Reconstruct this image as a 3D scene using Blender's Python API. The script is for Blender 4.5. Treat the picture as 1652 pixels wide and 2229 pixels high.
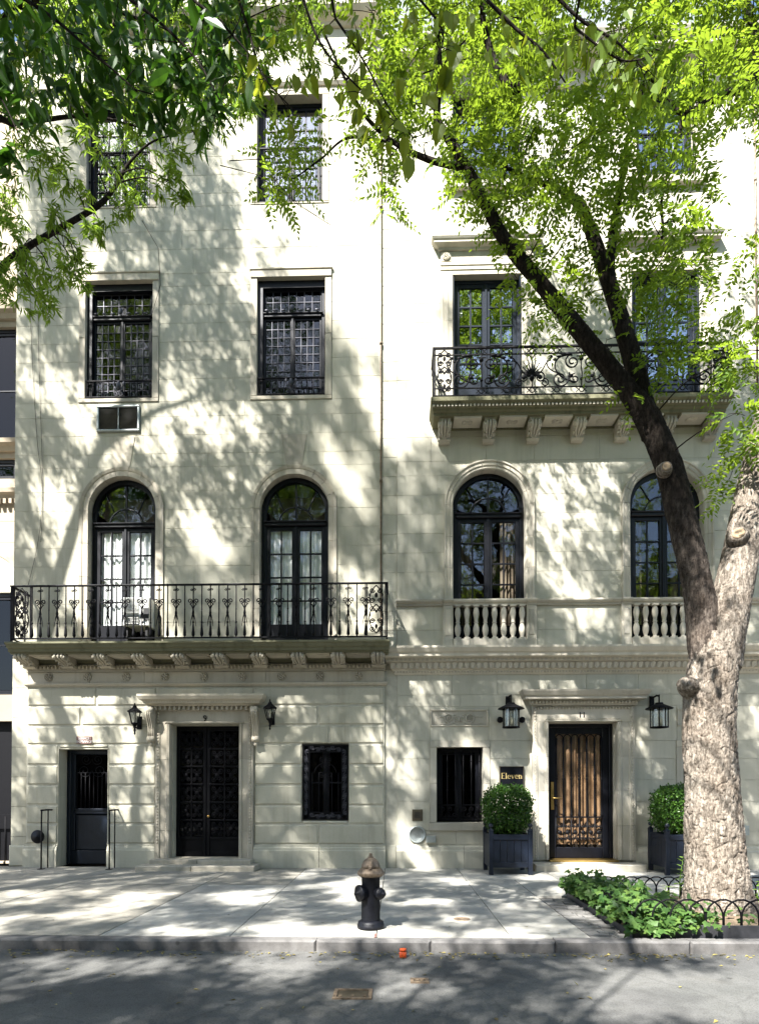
import bpy, bmesh, math, random
import numpy as np
from mathutils import Vector, Matrix, noise

random.seed(7)
rng = np.random.default_rng(7)
PI = math.pi
R = math.radians
for o in list(bpy.data.objects):
    bpy.data.objects.remove(o)
scene = bpy.context.scene
COL = scene.collection

# ------------------------------------------------------------------ camera
FPX = 1320.0                      # focal length measured on a 1652 x 2229 view of the photograph
YAW, PITCH = R(1.5), R(1.0)
CAM = Vector((0.0, -12.0, 1.53))
CYP = 1720.0 - FPX * math.tan(PITCH)
CROT = Matrix.Rotation(YAW, 3, 'Z') @ Matrix.Rotation(PI / 2 + PITCH, 3, 'X')
cd = bpy.data.cameras.new('camera')
cam = bpy.data.objects.new('camera', cd)
COL.objects.link(cam)
cam.location = CAM
cam.rotation_euler = CROT.to_euler()
cd.sensor_fit = 'AUTO'
cd.sensor_width = 36.0
cd.lens = 36.0 * FPX / 2229.0
cd.shift_y = (CYP - 1114.5) / 2229.0
cd.clip_start = 0.05
cd.clip_end = 2000
scene.camera = cam

# ------------------------------------------------------------------ light
SUN_DIR = Vector((0.67, 1.0, -1.42)).normalized()
SUN_EL = math.asin(-SUN_DIR.z)
world = bpy.data.worlds.new('World')
scene.world = world
world.use_nodes = True
wn = world.node_tree
bg = wn.nodes['Background']
sky = wn.nodes.new('ShaderNodeTexSky')
sky.sky_type = 'NISHITA'
sky.sun_disc = False
sky.sun_elevation = SUN_EL
sky.sun_rotation = math.atan2(-SUN_DIR.x, -SUN_DIR.y)
wn.links.new(sky.outputs[0], bg.inputs[0])
bg.inputs[1].default_value = 0.08
sd = bpy.data.lights.new('sun', 'SUN')
sd.energy = 5.0
sd.angle = R(0.53)
sd.color = (1.0, 0.97, 0.93)
sun = bpy.data.objects.new('sun', sd)
COL.objects.link(sun)
sun.location = (-10, -20, 30)
sun.rotation_euler = SUN_DIR.to_track_quat('-Z', 'Y').to_euler()
scene.view_settings.view_transform = 'Standard'
scene.view_settings.look = 'None'
scene.view_settings.exposure = 2.2
scene.view_settings.gamma = 1.0
scene.view_settings.use_curve_mapping = False
scene.render.engine = 'CYCLES'
cy = scene.cycles
cy.max_bounces = 8
cy.diffuse_bounces = 4
cy.glossy_bounces = 4
cy.transmission_bounces = 6
cy.transparent_max_bounces = 16
cy.caustics_reflective = False
cy.caustics_refractive = False
cy.use_denoising = True


# ------------------------------------------------------------------ pixel -> place
def ray(px, py):
    return CROT @ Vector(((px - 826.0) / FPX, (CYP - py) / FPX, -1.0))


def at(px, py, Y=0.0):
    d = ray(px, py)
    return CAM + d * ((Y - CAM.y) / d.y)


def gnd(px, py, Z=0.0):
    d = ray(px, py)
    return CAM + d * ((Z - CAM.z) / d.z)


def proj(p):
    c = CROT.transposed() @ (Vector(p) - CAM)
    if c.z > -.1:
        return (-9999, -9999)
    return (826 + FPX * c.x / -c.z, CYP - FPX * c.y / -c.z)


def X(px, py=1300, Y=0.0):
    return at(px, py, Y).x


def Z(py, px=826, Y=0.0):
    return at(px, py, Y).z


# ------------------------------------------------------------------ materials
def mat_new(name):
    m = bpy.data.materials.new(name)
    m.use_nodes = True
    nt = m.node_tree
    return m, nt, nt.nodes['Principled BSDF'], nt.nodes['Material Output']


def nd(nt, t, **kw):
    n = nt.nodes.new(t)
    for k, v in kw.items():
        setattr(n, k, v)
    return n


def noise_n(nt, vec, scale, detail=4, rough=0.55):
    n = nd(nt, 'ShaderNodeTexNoise')
    n.inputs['Scale'].default_value = scale
    n.inputs['Detail'].default_value = detail
    n.inputs['Roughness'].default_value = rough
    if vec is not None:
        nt.links.new(vec, n.inputs['Vector'])
    return n


def ramp(nt, fac, stops):
    r = nd(nt, 'ShaderNodeValToRGB')
    el = r.color_ramp.elements
    while len(el) < len(stops):
        el.new(0.5)
    for e, (p, c) in zip(el, stops):
        e.position = p
        e.color = (c[0], c[1], c[2], 1)
    nt.links.new(fac, r.inputs[0])
    return r


def mixc(nt, fac, a, b, mode='MIX'):
    m = nd(nt, 'ShaderNodeMix', data_type='RGBA', blend_type=mode)
    for sock, v in ((m.inputs[0], fac), (m.inputs[6], a), (m.inputs[7], b)):
        if hasattr(v, 'is_output'):
            nt.links.new(v, sock)
        elif isinstance(v, (int, float)):
            sock.default_value = v
        else:
            sock.default_value = (v[0], v[1], v[2], 1)
    return m.outputs[2]


def mapping(nt, scale=(1, 1, 1), rnd=True):
    g = nd(nt, 'ShaderNodeNewGeometry')
    mp = nd(nt, 'ShaderNodeMapping')
    mp.inputs['Scale'].default_value = scale
    nt.links.new(g.outputs['Position'], mp.inputs['Vector'])
    return mp.outputs[0]


def bump(nt, b, h, strength=0.3, dist=0.01):
    bn = nd(nt, 'ShaderNodeBump')
    bn.inputs['Strength'].default_value = strength
    bn.inputs['Distance'].default_value = dist
    nt.links.new(h, bn.inputs['Height'])
    nt.links.new(bn.outputs[0], b.inputs['Normal'])


def m_plain(name, col, rough=0.5, metal=0.0, var=0.25, vscale=8, bmp=0.15, spec=0.5):
    m, nt, b, out = mat_new(name)
    v = mapping(nt)
    n = noise_n(nt, v, vscale, 5)
    c = ramp(nt, n.outputs[0], [(0.25, [x * (1 - var) for x in col]), (0.75, [min(1, x * (1 + var)) for x in col])])
    nt.links.new(c.outputs[0], b.inputs['Base Color'])
    b.inputs['Roughness'].default_value = rough
    b.inputs['Metallic'].default_value = metal
    b.inputs['Specular IOR Level'].default_value = spec
    if bmp:
        n2 = noise_n(nt, v, vscale * 10, 4)
        bump(nt, b, n2.outputs[0], bmp, 0.004)
    return m


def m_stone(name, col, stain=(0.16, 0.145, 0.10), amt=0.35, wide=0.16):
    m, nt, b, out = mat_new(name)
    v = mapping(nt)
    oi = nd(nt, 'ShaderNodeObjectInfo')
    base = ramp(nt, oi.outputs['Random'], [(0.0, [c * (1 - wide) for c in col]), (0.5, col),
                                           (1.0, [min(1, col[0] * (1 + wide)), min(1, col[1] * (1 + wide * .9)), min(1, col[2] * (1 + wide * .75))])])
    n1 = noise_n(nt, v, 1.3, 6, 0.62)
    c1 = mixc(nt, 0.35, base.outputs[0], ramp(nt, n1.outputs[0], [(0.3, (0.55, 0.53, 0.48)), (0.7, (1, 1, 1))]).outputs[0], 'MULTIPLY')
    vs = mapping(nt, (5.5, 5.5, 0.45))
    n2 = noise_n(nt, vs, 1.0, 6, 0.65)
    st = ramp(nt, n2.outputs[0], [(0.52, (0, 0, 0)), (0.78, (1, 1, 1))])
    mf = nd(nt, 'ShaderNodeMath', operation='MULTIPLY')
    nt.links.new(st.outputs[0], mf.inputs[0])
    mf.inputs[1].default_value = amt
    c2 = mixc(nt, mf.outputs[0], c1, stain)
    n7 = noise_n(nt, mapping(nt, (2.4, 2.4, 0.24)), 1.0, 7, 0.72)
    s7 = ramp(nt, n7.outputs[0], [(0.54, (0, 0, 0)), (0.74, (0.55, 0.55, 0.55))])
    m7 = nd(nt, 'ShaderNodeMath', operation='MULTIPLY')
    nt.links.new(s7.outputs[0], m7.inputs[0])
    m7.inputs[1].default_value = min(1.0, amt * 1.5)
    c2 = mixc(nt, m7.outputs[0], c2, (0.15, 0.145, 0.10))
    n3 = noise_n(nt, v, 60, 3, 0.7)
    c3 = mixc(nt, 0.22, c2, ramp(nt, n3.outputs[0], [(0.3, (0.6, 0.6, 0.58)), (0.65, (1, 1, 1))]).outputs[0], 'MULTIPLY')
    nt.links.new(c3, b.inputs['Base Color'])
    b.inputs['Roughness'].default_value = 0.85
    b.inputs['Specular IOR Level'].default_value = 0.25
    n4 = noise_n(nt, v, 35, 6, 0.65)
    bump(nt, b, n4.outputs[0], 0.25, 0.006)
    return m


def m_glass(name, tint=(0.8, 0.85, 0.85), refl=0.07, rough=0.0, wav=0.0):
    m, nt, b, out = mat_new(name)
    nt.nodes.remove(b)
    tr = nd(nt, 'ShaderNodeBsdfTransparent')
    tr.inputs[0].default_value = (*tint, 1)
    gl = nd(nt, 'ShaderNodeBsdfGlossy')
    gl.inputs['Roughness'].default_value = rough
    gl.inputs[0].default_value = (0.95, 0.97, 1, 1)
    fr = nd(nt, 'ShaderNodeLayerWeight')
    fr.inputs[0].default_value = 0.5
    pw = nd(nt, 'ShaderNodeMath', operation='POWER')
    pw.inputs[1].default_value = 5.0
    nt.links.new(fr.outputs['Facing'], pw.inputs[0])
    ad = nd(nt, 'ShaderNodeMath', operation='MULTIPLY_ADD')
    ad.inputs[1].default_value = 0.9
    ad.inputs[2].default_value = 0.045 + refl
    nt.links.new(pw.outputs[0], ad.inputs[0])
    mx = nd(nt, 'ShaderNodeMixShader')
    nt.links.new(ad.outputs[0], mx.inputs[0])
    nt.links.new(tr.outputs[0], mx.inputs[1])
    nt.links.new(gl.outputs[0], mx.inputs[2])
    nt.links.new(mx.outputs[0], out.inputs[0])
    if wav:
        v = mapping(nt)
        n = noise_n(nt, v, 5, 2)
        bn = nd(nt, 'ShaderNodeBump')
        bn.inputs['Strength'].default_value = wav
        bn.inputs['Distance'].default_value = 0.02
        nt.links.new(n.outputs[0], bn.inputs['Height'])
        nt.links.new(bn.outputs[0], gl.inputs['Normal'])
    return m


def m_leaf(name, c0, c1, trans=0.45, tcol=(0.30, 0.48, 0.04), rough=0.45):
    m, nt, b, out = mat_new(name)
    g = nd(nt, 'ShaderNodeNewGeometry')
    r = ramp(nt, g.outputs['Random Per Island'], [(0.0, c0), (0.75, c1), (1.0, [min(1, c1[0] * 1.35), c1[1] * 1.15, c1[2]])])
    nt.links.new(r.outputs[0], b.inputs['Base Color'])
    b.inputs['Roughness'].default_value = rough
    b.inputs['Specular IOR Level'].default_value = 0.22
    tl = nd(nt, 'ShaderNodeBsdfTranslucent')
    k = mixc(nt, 0.55, r.outputs[0], tcol)
    nt.links.new(k, tl.inputs[0])
    mx = nd(nt, 'ShaderNodeMixShader')
    mx.inputs[0].default_value = trans
    nt.links.new(b.outputs[0], mx.inputs[1])
    nt.links.new(tl.outputs[0], mx.inputs[2])
    nt.links.new(mx.outputs[0], out.inputs[0])
    return m


def m_bark(name, c0, c1, c2):
    m, nt, b, out = mat_new(name)
    v = mapping(nt, (1, 1, 0.28))
    n = noise_n(nt, v, 22, 8, 0.68)
    r = ramp(nt, n.outputs[0], [(0.28, c0), (0.5, c1), (0.75, c2)])
    n2 = noise_n(nt, mapping(nt), 3, 4)
    c = mixc(nt, 0.5, r.outputs[0], ramp(nt, n2.outputs[0], [(0.3, (0.5, 0.42, 0.36)), (0.55, (1, 1, 1))]).outputs[0], 'MULTIPLY')
    n9 = noise_n(nt, mapping(nt, (1, 1, .4)), 55, 4, 0.75)
    c = mixc(nt, 0.75, c, ramp(nt, n9.outputs[0], [(0.38, (0.25, 0.2, 0.17)), (0.5, (1, 1, 1)), (0.7, (1.0, 1.0, 1.0))]).outputs[0], 'MULTIPLY')
    nt.links.new(c, b.inputs['Base Color'])
    b.inputs['Roughness'].default_value = 0.95
    b.inputs['Specular IOR Level'].default_value = 0.1
    bump(nt, b, n.outputs[0], 1.0, 0.05)
    return m


def m_ground(name, c0, c1, speck, scale=3, sscale=220, rough=0.9, bstr=0.3, crack=0.0):
    m, nt, b, out = mat_new(name)
    v = mapping(nt)
    oi = nd(nt, 'ShaderNodeObjectInfo')
    n = noise_n(nt, v, scale, 7, 0.65)
    r = ramp(nt, n.outputs[0], [(0.3, c0), (0.7, c1)])
    n2 = noise_n(nt, v, sscale, 2, 0.8)
    c = mixc(nt, 0.55, r.outputs[0], ramp(nt, n2.outputs[0], [(0.36, speck), (0.5, (1, 1, 1)), (0.72, (1.0, 1.0, 1.0))]).outputs[0], 'MULTIPLY')
    c = mixc(nt, 0.25, c, ramp(nt, oi.outputs['Random'], [(0, (0.72, 0.72, 0.7)), (1, (1, 1, 1))]).outputs[0], 'MULTIPLY')
    n5 = noise_n(nt, v, 9, 6, 0.75)
    c = mixc(nt, 0.4, c, ramp(nt, n5.outputs[0], [(0.35, (0.62, 0.6, 0.57)), (0.55, (1, 1, 1))]).outputs[0], 'MULTIPLY')
    vo = nd(nt, 'ShaderNodeTexVoronoi')
    vo.inputs['Scale'].default_value = 2.6
    nt.links.new(v, vo.inputs['Vector'])
    c = mixc(nt, 0.55, c, ramp(nt, vo.outputs['Distance'], [(0.05, (0.2, 0.19, 0.18)), (0.08, (1, 1, 1))]).outputs[0], 'MULTIPLY')
    if crack:
        wv = mixc(nt, 0.12, v, noise_n(nt, v, 3.5, 5).outputs[1])
        v2 = nd(nt, 'ShaderNodeTexVoronoi', feature='DISTANCE_TO_EDGE')
        v2.inputs['Scale'].default_value = crack
        nt.links.new(wv, v2.inputs['Vector'])
        c = mixc(nt, 0.22, c, ramp(nt, v2.outputs['Distance'], [(0.0, (0.2, 0.2, 0.2)), (0.012, (1, 1, 1))]).outputs[0], 'MULTIPLY')
        n6 = noise_n(nt, v, 0.8, 3, 0.5)
        c = mixc(nt, 0.6, c, ramp(nt, n6.outputs[0], [(0.42, (0.6, 0.6, 0.62)), (0.5, (1, 1, 1)), (0.62, (1.0, 1.0, 1.0)), (0.66, (1.0, 0.97, 0.93))]).outputs[0], 'MULTIPLY')
    nt.links.new(c, b.inputs['Base Color'])
    b.inputs['Roughness'].default_value = rough
    b.inputs['Specular IOR Level'].default_value = 0.3
    bump(nt, b, n2.outputs[0], bstr, 0.006)
    return m


M = {}
M['stone9'] = m_stone('limestone_warm', (0.50, 0.478, 0.385), wide=.06, amt=.38)
M['stone11'] = m_stone('limestone_pale', (0.515, 0.495, 0.41), amt=0.3, wide=.05)
M['trim9'] = m_stone('limestone_trim_warm', (0.46, 0.42, 0.34), amt=0.45)
M['trim11'] = m_stone('limestone_trim_pale', (0.50, 0.465, 0.39), amt=0.3)
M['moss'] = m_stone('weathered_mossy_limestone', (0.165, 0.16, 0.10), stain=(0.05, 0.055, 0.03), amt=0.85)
M['mortar'] = m_plain('mortar', (0.44, 0.42, 0.345), 0.95, var=0.2)
M['tan'] = m_stone('neighbour_tan_stone', (0.40, 0.34, 0.26))
M['brown'] = m_stone('brownstone', (0.10, 0.07, 0.055))
M['iron'] = m_plain('black_iron', (0.003, 0.003, 0.0042), 0.6, 0.0, var=0.3, vscale=30, spec=0.14)
M['frame'] = m_plain('black_window_paint', (0.003, 0.0035, 0.006), 0.4, var=0.25, vscale=12, spec=0.25)
M['bluefr'] = m_plain('blue_black_door_paint', (0.005, 0.009, 0.017), 0.4, var=0.2, spec=0.3)
M['lead'] = m_plain('lead_came', (0.05, 0.05, 0.06), 0.45, 0.5, var=0.2)
M['glass'] = m_glass('window_glass', (0.985, 0.99, 0.99), refl=0.0, wav=0.06)
M['skyglass'] = m_glass('sky_mirroring_glass', (0.6, 0.64, 0.66), refl=0.28, wav=0.05)
M['leadglass'] = m_glass('old_leaded_glass', (0.30, 0.27, 0.25), refl=0.015, wav=0.15)
M['blackglass'] = m_glass('dark_glass', (0.2, 0.2, 0.2), refl=-0.02)
M['lampglass'] = m_glass('lantern_glass', (0.9, 0.92, 0.92), refl=0.02)
M['interior'] = m_plain('dim_interior', (0.035, 0.03, 0.025), 0.9, var=0.3, vscale=1)
M['curtain'] = m_plain('white_curtain', (0.80, 0.82, 0.80), 0.9, var=0.05, vscale=3)
M['bcurtain'] = m_plain('brown_curtain', (0.20, 0.115, 0.055), 0.6, var=0.5, vscale=5)
M['ecurtain'] = m_plain('ecru_curtain', (0.13, 0.10, 0.065), 0.8, var=0.2, vscale=4)
M['alum'] = m_plain('aluminium', (0.30, 0.33, 0.32), 0.4, 0.4, var=0.15)
M['steel'] = m_plain('galvanised_steel', (0.36, 0.38, 0.39), 0.45, 0.5, var=0.2)
M['slot'] = m_plain('dark_slot', (0.02, 0.02, 0.02), 0.8)
M['acw'] = m_plain('white_plastic', (0.62, 0.62, 0.58), 0.5, var=0.1)
M['brass'] = m_plain('old_brass', (0.45, 0.30, 0.10), 0.35, 0.9, var=0.3)
M['bronze'] = m_plain('bronze_plate', (0.12, 0.10, 0.07), 0.5, 0.6, var=0.3)
M['gold'] = m_plain('gold_letter', (0.55, 0.42, 0.18), 0.4, 0.5, var=0.1)
M['redplate'] = m_plain('dull_red_enamel', (0.16, 0.085, 0.07), 0.6, var=0.3, vscale=30)
M['white'] = m_plain('white_letter', (0.75, 0.72, 0.68), 0.6, var=0.1)
M['candle'] = m_plain('candle_sleeve', (0.62, 0.55, 0.38), 0.6, var=0.1)
M['rustcap'] = m_plain('worn_bronze_paint', (0.19, 0.14, 0.095), 0.55, 0.35, var=0.7, vscale=22, bmp=0.4)
M['hyd'] = m_plain('black_hydrant_paint', (0.005, 0.0055, 0.008), 0.45, var=0.4, vscale=18, bmp=0.4, spec=.2)
M['orange'] = m_plain('orange_plastic', (0.55, 0.075, 0.012), 0.45, var=0.35, vscale=40)
M['planter'] = m_plain('navy_planter_paint', (0.006, 0.010, 0.020), 0.45, var=0.25, spec=0.4)
M['asphalt'] = m_ground('asphalt', (0.105, 0.106, 0.100), (0.152, 0.150, 0.142), (0.35, 0.35, 0.35), 1.4, 70, bstr=0.9, crack=0.75)
M['concrete'] = m_ground('pale_concrete', (0.29, 0.28, 0.25), (0.40, 0.39, 0.35), (0.7, 0.7, 0.68), 1.2, 160)
M['tanconc'] = m_ground('tan_exposed_aggregate', (0.26, 0.245, 0.205), (0.37, 0.35, 0.30), (0.4, 0.38, 0.34), 1.6, 110, bstr=0.5)
M['granite'] = m_ground('granite_curb', (0.075, 0.072, 0.07), (0.20, 0.193, 0.185), (0.55, 0.52, 0.5), 3, 180)
M['cobble'] = m_ground('granite_block', (0.17, 0.165, 0.155), (0.30, 0.29, 0.275), (0.5, 0.5, 0.5), 4, 140)
M['dirt'] = m_ground('dirt', (0.10, 0.075, 0.05), (0.24, 0.18, 0.12), (0.4, 0.35, 0.3), 6, 90, bstr=0.9)
M['joint'] = m_plain('joint_dirt', (0.05, 0.045, 0.04), 0.95)
M['edging'] = m_plain('dark_metal_edging', (0.05, 0.05, 0.055), 0.5, 0.3)
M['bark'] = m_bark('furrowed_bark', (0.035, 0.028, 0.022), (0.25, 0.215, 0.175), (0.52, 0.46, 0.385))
M['bark_shaded'] = m_bark('shaded_bark', (0.008, 0.0065, 0.0055), (0.026, 0.021, 0.017), (0.07, 0.057, 0.046))  # bark darkened in colour to stand in for the limbs' shade
M['bark_shade_blend'] = m_bark('limb_bark_shade_blend', (0.008, 0.0065, 0.0055), (0.026, 0.021, 0.017), (0.07, 0.057, 0.046))  # leaning limb: shade put into the bark colour, deepening with height
nt = M['bark_shade_blend'].node_tree
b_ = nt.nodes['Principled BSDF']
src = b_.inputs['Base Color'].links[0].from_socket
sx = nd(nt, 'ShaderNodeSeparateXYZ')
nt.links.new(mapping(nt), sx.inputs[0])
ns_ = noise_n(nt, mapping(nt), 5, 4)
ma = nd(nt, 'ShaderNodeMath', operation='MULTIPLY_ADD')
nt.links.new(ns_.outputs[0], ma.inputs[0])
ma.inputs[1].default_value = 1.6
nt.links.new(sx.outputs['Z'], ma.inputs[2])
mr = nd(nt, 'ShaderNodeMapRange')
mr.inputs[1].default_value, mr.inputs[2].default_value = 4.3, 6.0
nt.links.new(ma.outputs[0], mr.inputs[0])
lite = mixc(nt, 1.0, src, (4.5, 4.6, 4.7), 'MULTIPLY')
nt.links.new(mixc(nt, mr.outputs[0], lite, src), b_.inputs['Base Color'])  # pale trunk tone below, painted shade above
M['scar'] = m_plain('cut_wood', (0.36, 0.26, 0.16), 0.8, var=0.3, vscale=14)
M['pagoda'] = m_leaf('pinnate_leaf', (0.022, 0.058, 0.008), (0.10, 0.18, 0.018), 0.5, (0.40, 0.55, 0.035))
M['willow'] = m_leaf('narrow_oak_leaf', (0.04, 0.09, 0.012), (0.13, 0.23, 0.03), 0.52, (0.45, 0.64, 0.06))
M['elm'] = m_leaf('dark_toothed_leaf', (0.016, 0.045, 0.008), (0.035, 0.085, 0.012), 0.32, (0.12, 0.30, 0.015))
M['linden'] = m_leaf('hanging_heart_leaf', (0.03, 0.065, 0.010), (0.10, 0.165, 0.015), 0.48, (0.50, 0.55, 0.02))
M['box'] = m_leaf('clipped_box_leaf', (0.010, 0.032, 0.006), (0.05, 0.115, 0.018), 0.18, (0.1, 0.25, 0.02), 0.3)
M['ivy'] = m_leaf('ivy_leaf', (0.018, 0.055, 0.012), (0.075, 0.14, 0.035), 0.25, (0.2, 0.4, 0.05), 0.45)
M['seed'] = m_leaf('pale_seedling_leaf', (0.12, 0.22, 0.04), (0.2, 0.32, 0.06), 0.4, (0.4, 0.6, 0.08))
M['litter'] = m_leaf('dry_leaf', (0.12, 0.09, 0.035), (0.26, 0.23, 0.08), 0.1, (0.3, 0.27, 0.08))
M['slate'] = m_plain('grey_green_slate', (0.12, 0.14, 0.135), 0.6, var=0.3)


# ------------------------------------------------------------------ mesh building
WPOS = {}


class MB:
    def __init__(s):
        s.v, s.f, s.sm = [], [], []

    def add(s, vs, fs, smooth=False):
        b = len(s.v)
        s.v.extend(vs)
        s.f.extend([tuple(i + b for i in f) for f in fs])
        s.sm.extend([smooth] * len(fs))
        return s

    def box(s, x0, x1, y0, y1, z0, z1, bev=0.0):
        """y0 is the front; bev chamfers the front edges"""
        if x1 < x0: x0, x1 = x1, x0
        if y1 < y0: y0, y1 = y1, y0
        if z1 < z0: z0, z1 = z1, z0
        b = min(bev, (x1 - x0) * .4, (z1 - z0) * .4, (y1 - y0) * .8)
        if b <= 0:
            s.add([(x0, y0, z0), (x1, y0, z0), (x1, y1, z0), (x0, y1, z0), (x0, y0, z1), (x1, y0, z1), (x1, y1, z1), (x0, y1, z1)],
                  [(0, 1, 5, 4), (1, 2, 6, 5), (2, 3, 7, 6), (3, 0, 4, 7), (4, 5, 6, 7), (3, 2, 1, 0)])
        else:
            s.add([(x0 + b, y0, z0 + b), (x1 - b, y0, z0 + b), (x1 - b, y0, z1 - b), (x0 + b, y0, z1 - b),
                   (x0, y0 + b, z0), (x1, y0 + b, z0), (x1, y0 + b, z1), (x0, y0 + b, z1),
                   (x0, y1, z0), (x1, y1, z0), (x1, y1, z1), (x0, y1, z1)],
                  [(0, 1, 2, 3), (4, 5, 1, 0), (5, 6, 2, 1), (6, 7, 3, 2), (7, 4, 0, 3),
                   (8, 9, 5, 4), (9, 10, 6, 5), (10, 11, 7, 6), (11, 8, 4, 7), (11, 10, 9, 8)])
        return s

    def prism(s, poly, y0, y1):
        n = len(poly)
        s.add([(p[0], y0, p[1]) for p in poly] + [(p[0], y1, p[1]) for p in poly],
              [tuple(range(n)), tuple(range(2 * n - 1, n - 1, -1))] + [(i, i + n, (i + 1) % n + n, (i + 1) % n) for i in range(n)])
        return s

    def slab(s, poly, z0, z1):
        n = len(poly)
        s.add([(p[0], p[1], z0) for p in poly] + [(p[0], p[1], z1) for p in poly],
              [tuple(range(n - 1, -1, -1)), tuple(range(n, 2 * n))] + [(i, (i + 1) % n, (i + 1) % n + n, i + n) for i in range(n)])
        return s

    def prof_x(s, prof, x0, x1):
        """profile of (y, z) extruded along x"""
        n = len(prof)
        s.add([(x0, p[0], p[1]) for p in prof] + [(x1, p[0], p[1]) for p in prof],
              [tuple(range(n)), tuple(range(2 * n - 1, n - 1, -1))] + [(i, (i + 1) % n, (i + 1) % n + n, i + n) for i in range(n)])
        return s

    def tube(s, pts, r, n=6, smooth=True, cap=True):
        pts = [Vector(p) for p in pts]
        m = len(pts)
        rs = r if isinstance(r, (list, tuple)) else [r] * m
        t0 = (pts[1] - pts[0]).normalized()
        u = t0.orthogonal().normalized()
        vs, fs = [], []
        for i, p in enumerate(pts):
            t = (pts[min(i + 1, m - 1)] - pts[max(i - 1, 0)])
            t = t.normalized() if t.length > 1e-9 else t0
            u = (u - t * u.dot(t))
            u = u.normalized() if u.length > 1e-6 else t.orthogonal().normalized()
            w = t.cross(u)
            for k in range(n):
                a = 2 * PI * k / n
                q = p + (u * math.cos(a) + w * math.sin(a)) * rs[i]
                vs.append(tuple(q))
        for i in range(m - 1):
            for k in range(n):
                a, b = i * n + k, i * n + (k + 1) % n
                fs.append((a, b, b + n, a + n))
        if cap:
            fs.append(tuple(range(n - 1, -1, -1)))
            fs.append(tuple(range((m - 1) * n, m * n)))
        return s.add(vs, fs, smooth)

    def lathe(s, prof, o, axis=(0, 0, 1), n=16, smooth=True, flute=0.0):
        ax = Vector(axis).normalized()
        u = ax.orthogonal().normalized()
        w = ax.cross(u)
        o = Vector(o)
        vs, fs = [], []
        for (r, h) in prof:
            for k in range(n):
                a = 2 * PI * k / n
                rr = r * (1 - (flute if k % 2 else 0))
                vs.append(tuple(o + ax * h + (u * math.cos(a) + w * math.sin(a)) * rr))
        for i in range(len(prof) - 1):
            for k in range(n):
                a, b = i * n + k, i * n + (k + 1) % n
                fs.append((a, b, b + n, a + n))
        fs.append(tuple(range(n - 1, -1, -1)))
        fs.append(tuple(range((len(prof) - 1) * n, len(prof) * n)))
        return s.add(vs, fs, smooth)

    def sweep(s, prof, path):
        """prof: closed list of (out, z); path: open polyline of (x, y); out is to the right of travel (front for +x)"""
        m, n = len(path), len(prof)
        nr = []
        for i in range(m - 1):
            dx, dy = path[i + 1][0] - path[i][0], path[i + 1][1] - path[i][1]
            l = math.hypot(dx, dy)
            nr.append((dy / l, -dx / l))
        vs, fs = [], []
        for i in range(m):
            a = nr[max(i - 1, 0)]
            b = nr[min(i, m - 2)]
            d = 1 + a[0] * b[0] + a[1] * b[1]
            mx, my = (a[0] + b[0]) / d, (a[1] + b[1]) / d
            for (o, z) in prof:
                vs.append((path[i][0] + mx * o, path[i][1] + my * o, z))
        for i in range(m - 1):
            for k in range(n):
                a, b = i * n + k, i * n + (k + 1) % n
                fs.append((a, b, b + n, a + n))
        fs.append(tuple(range(n - 1, -1, -1)))
        fs.append(tuple(range((m - 1) * n, m * n)))
        return s.add(vs, fs)

    def ball(s, o, r, n=10, sx=1, sy=1, sz=1):
        m = max(5, n // 2 + 1)
        vs, fs = [], []
        for i in range(m + 1):
            t = PI * i / m
            for k in range(n):
                a = 2 * PI * k / n
                vs.append((o[0] + r * sx * math.sin(t) * math.cos(a), o[1] + r * sy * math.sin(t) * math.sin(a), o[2] + r * sz * math.cos(t)))
        for i in range(m):
            for k in range(n):
                a, b = i * n + k, i * n + (k + 1) % n
                fs.append((a, b, b + n, a + n))
        return s.add(vs, fs, True)

    def mesh(s, name, mat, off=(0, 0, 0), fix=True):
        me = bpy.data.meshes.new(name)
        ox, oy, oz = off
        me.from_pydata([(v[0] - ox, v[1] - oy, v[2] - oz) for v in s.v], [], s.f)
        me.polygons.foreach_set('use_smooth', s.sm)
        if fix:
            bm = bmesh.new()
            bm.from_mesh(me)
            bmesh.ops.remove_doubles(bm, verts=bm.verts, dist=1e-5) if any(s.sm) else None
            bmesh.ops.recalc_face_normals(bm, faces=bm.faces)
            bm.to_mesh(me)
            bm.free()
        if mat is not None:
            me.materials.append(M[mat] if isinstance(mat, str) else mat)
        me.update()
        return me

    def build(s, name, mat, parent=None, origin=None, kind=None, label=None, cat=None, group=None):
        base = WPOS.get(parent.name, (0, 0, 0)) if parent else (0, 0, 0)
        if origin is None:
            origin = base
        o = bpy.data.objects.new(name, s.mesh(name, mat, origin))
        COL.objects.link(o)
        if parent:
            o.parent = parent
        o.location = (origin[0] - base[0], origin[1] - base[1], origin[2] - base[2])
        WPOS[o.name] = tuple(origin)
        tag(o, label, cat, group, kind)
        return o


def tag(o, label=None, cat=None, group=None, kind=None):
    if label: o['label'] = label
    if cat: o['category'] = cat
    if group: o['group'] = group
    if kind: o['kind'] = kind
    return o


def thing(name, label, cat, loc=(0, 0, 0), group=None, kind=None):
    o = bpy.data.objects.new(name, None)
    o.empty_display_size = 0.2
    COL.objects.link(o)
    o.location = loc
    WPOS[o.name] = tuple(loc)
    return tag(o, label, cat, group, kind)


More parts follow.
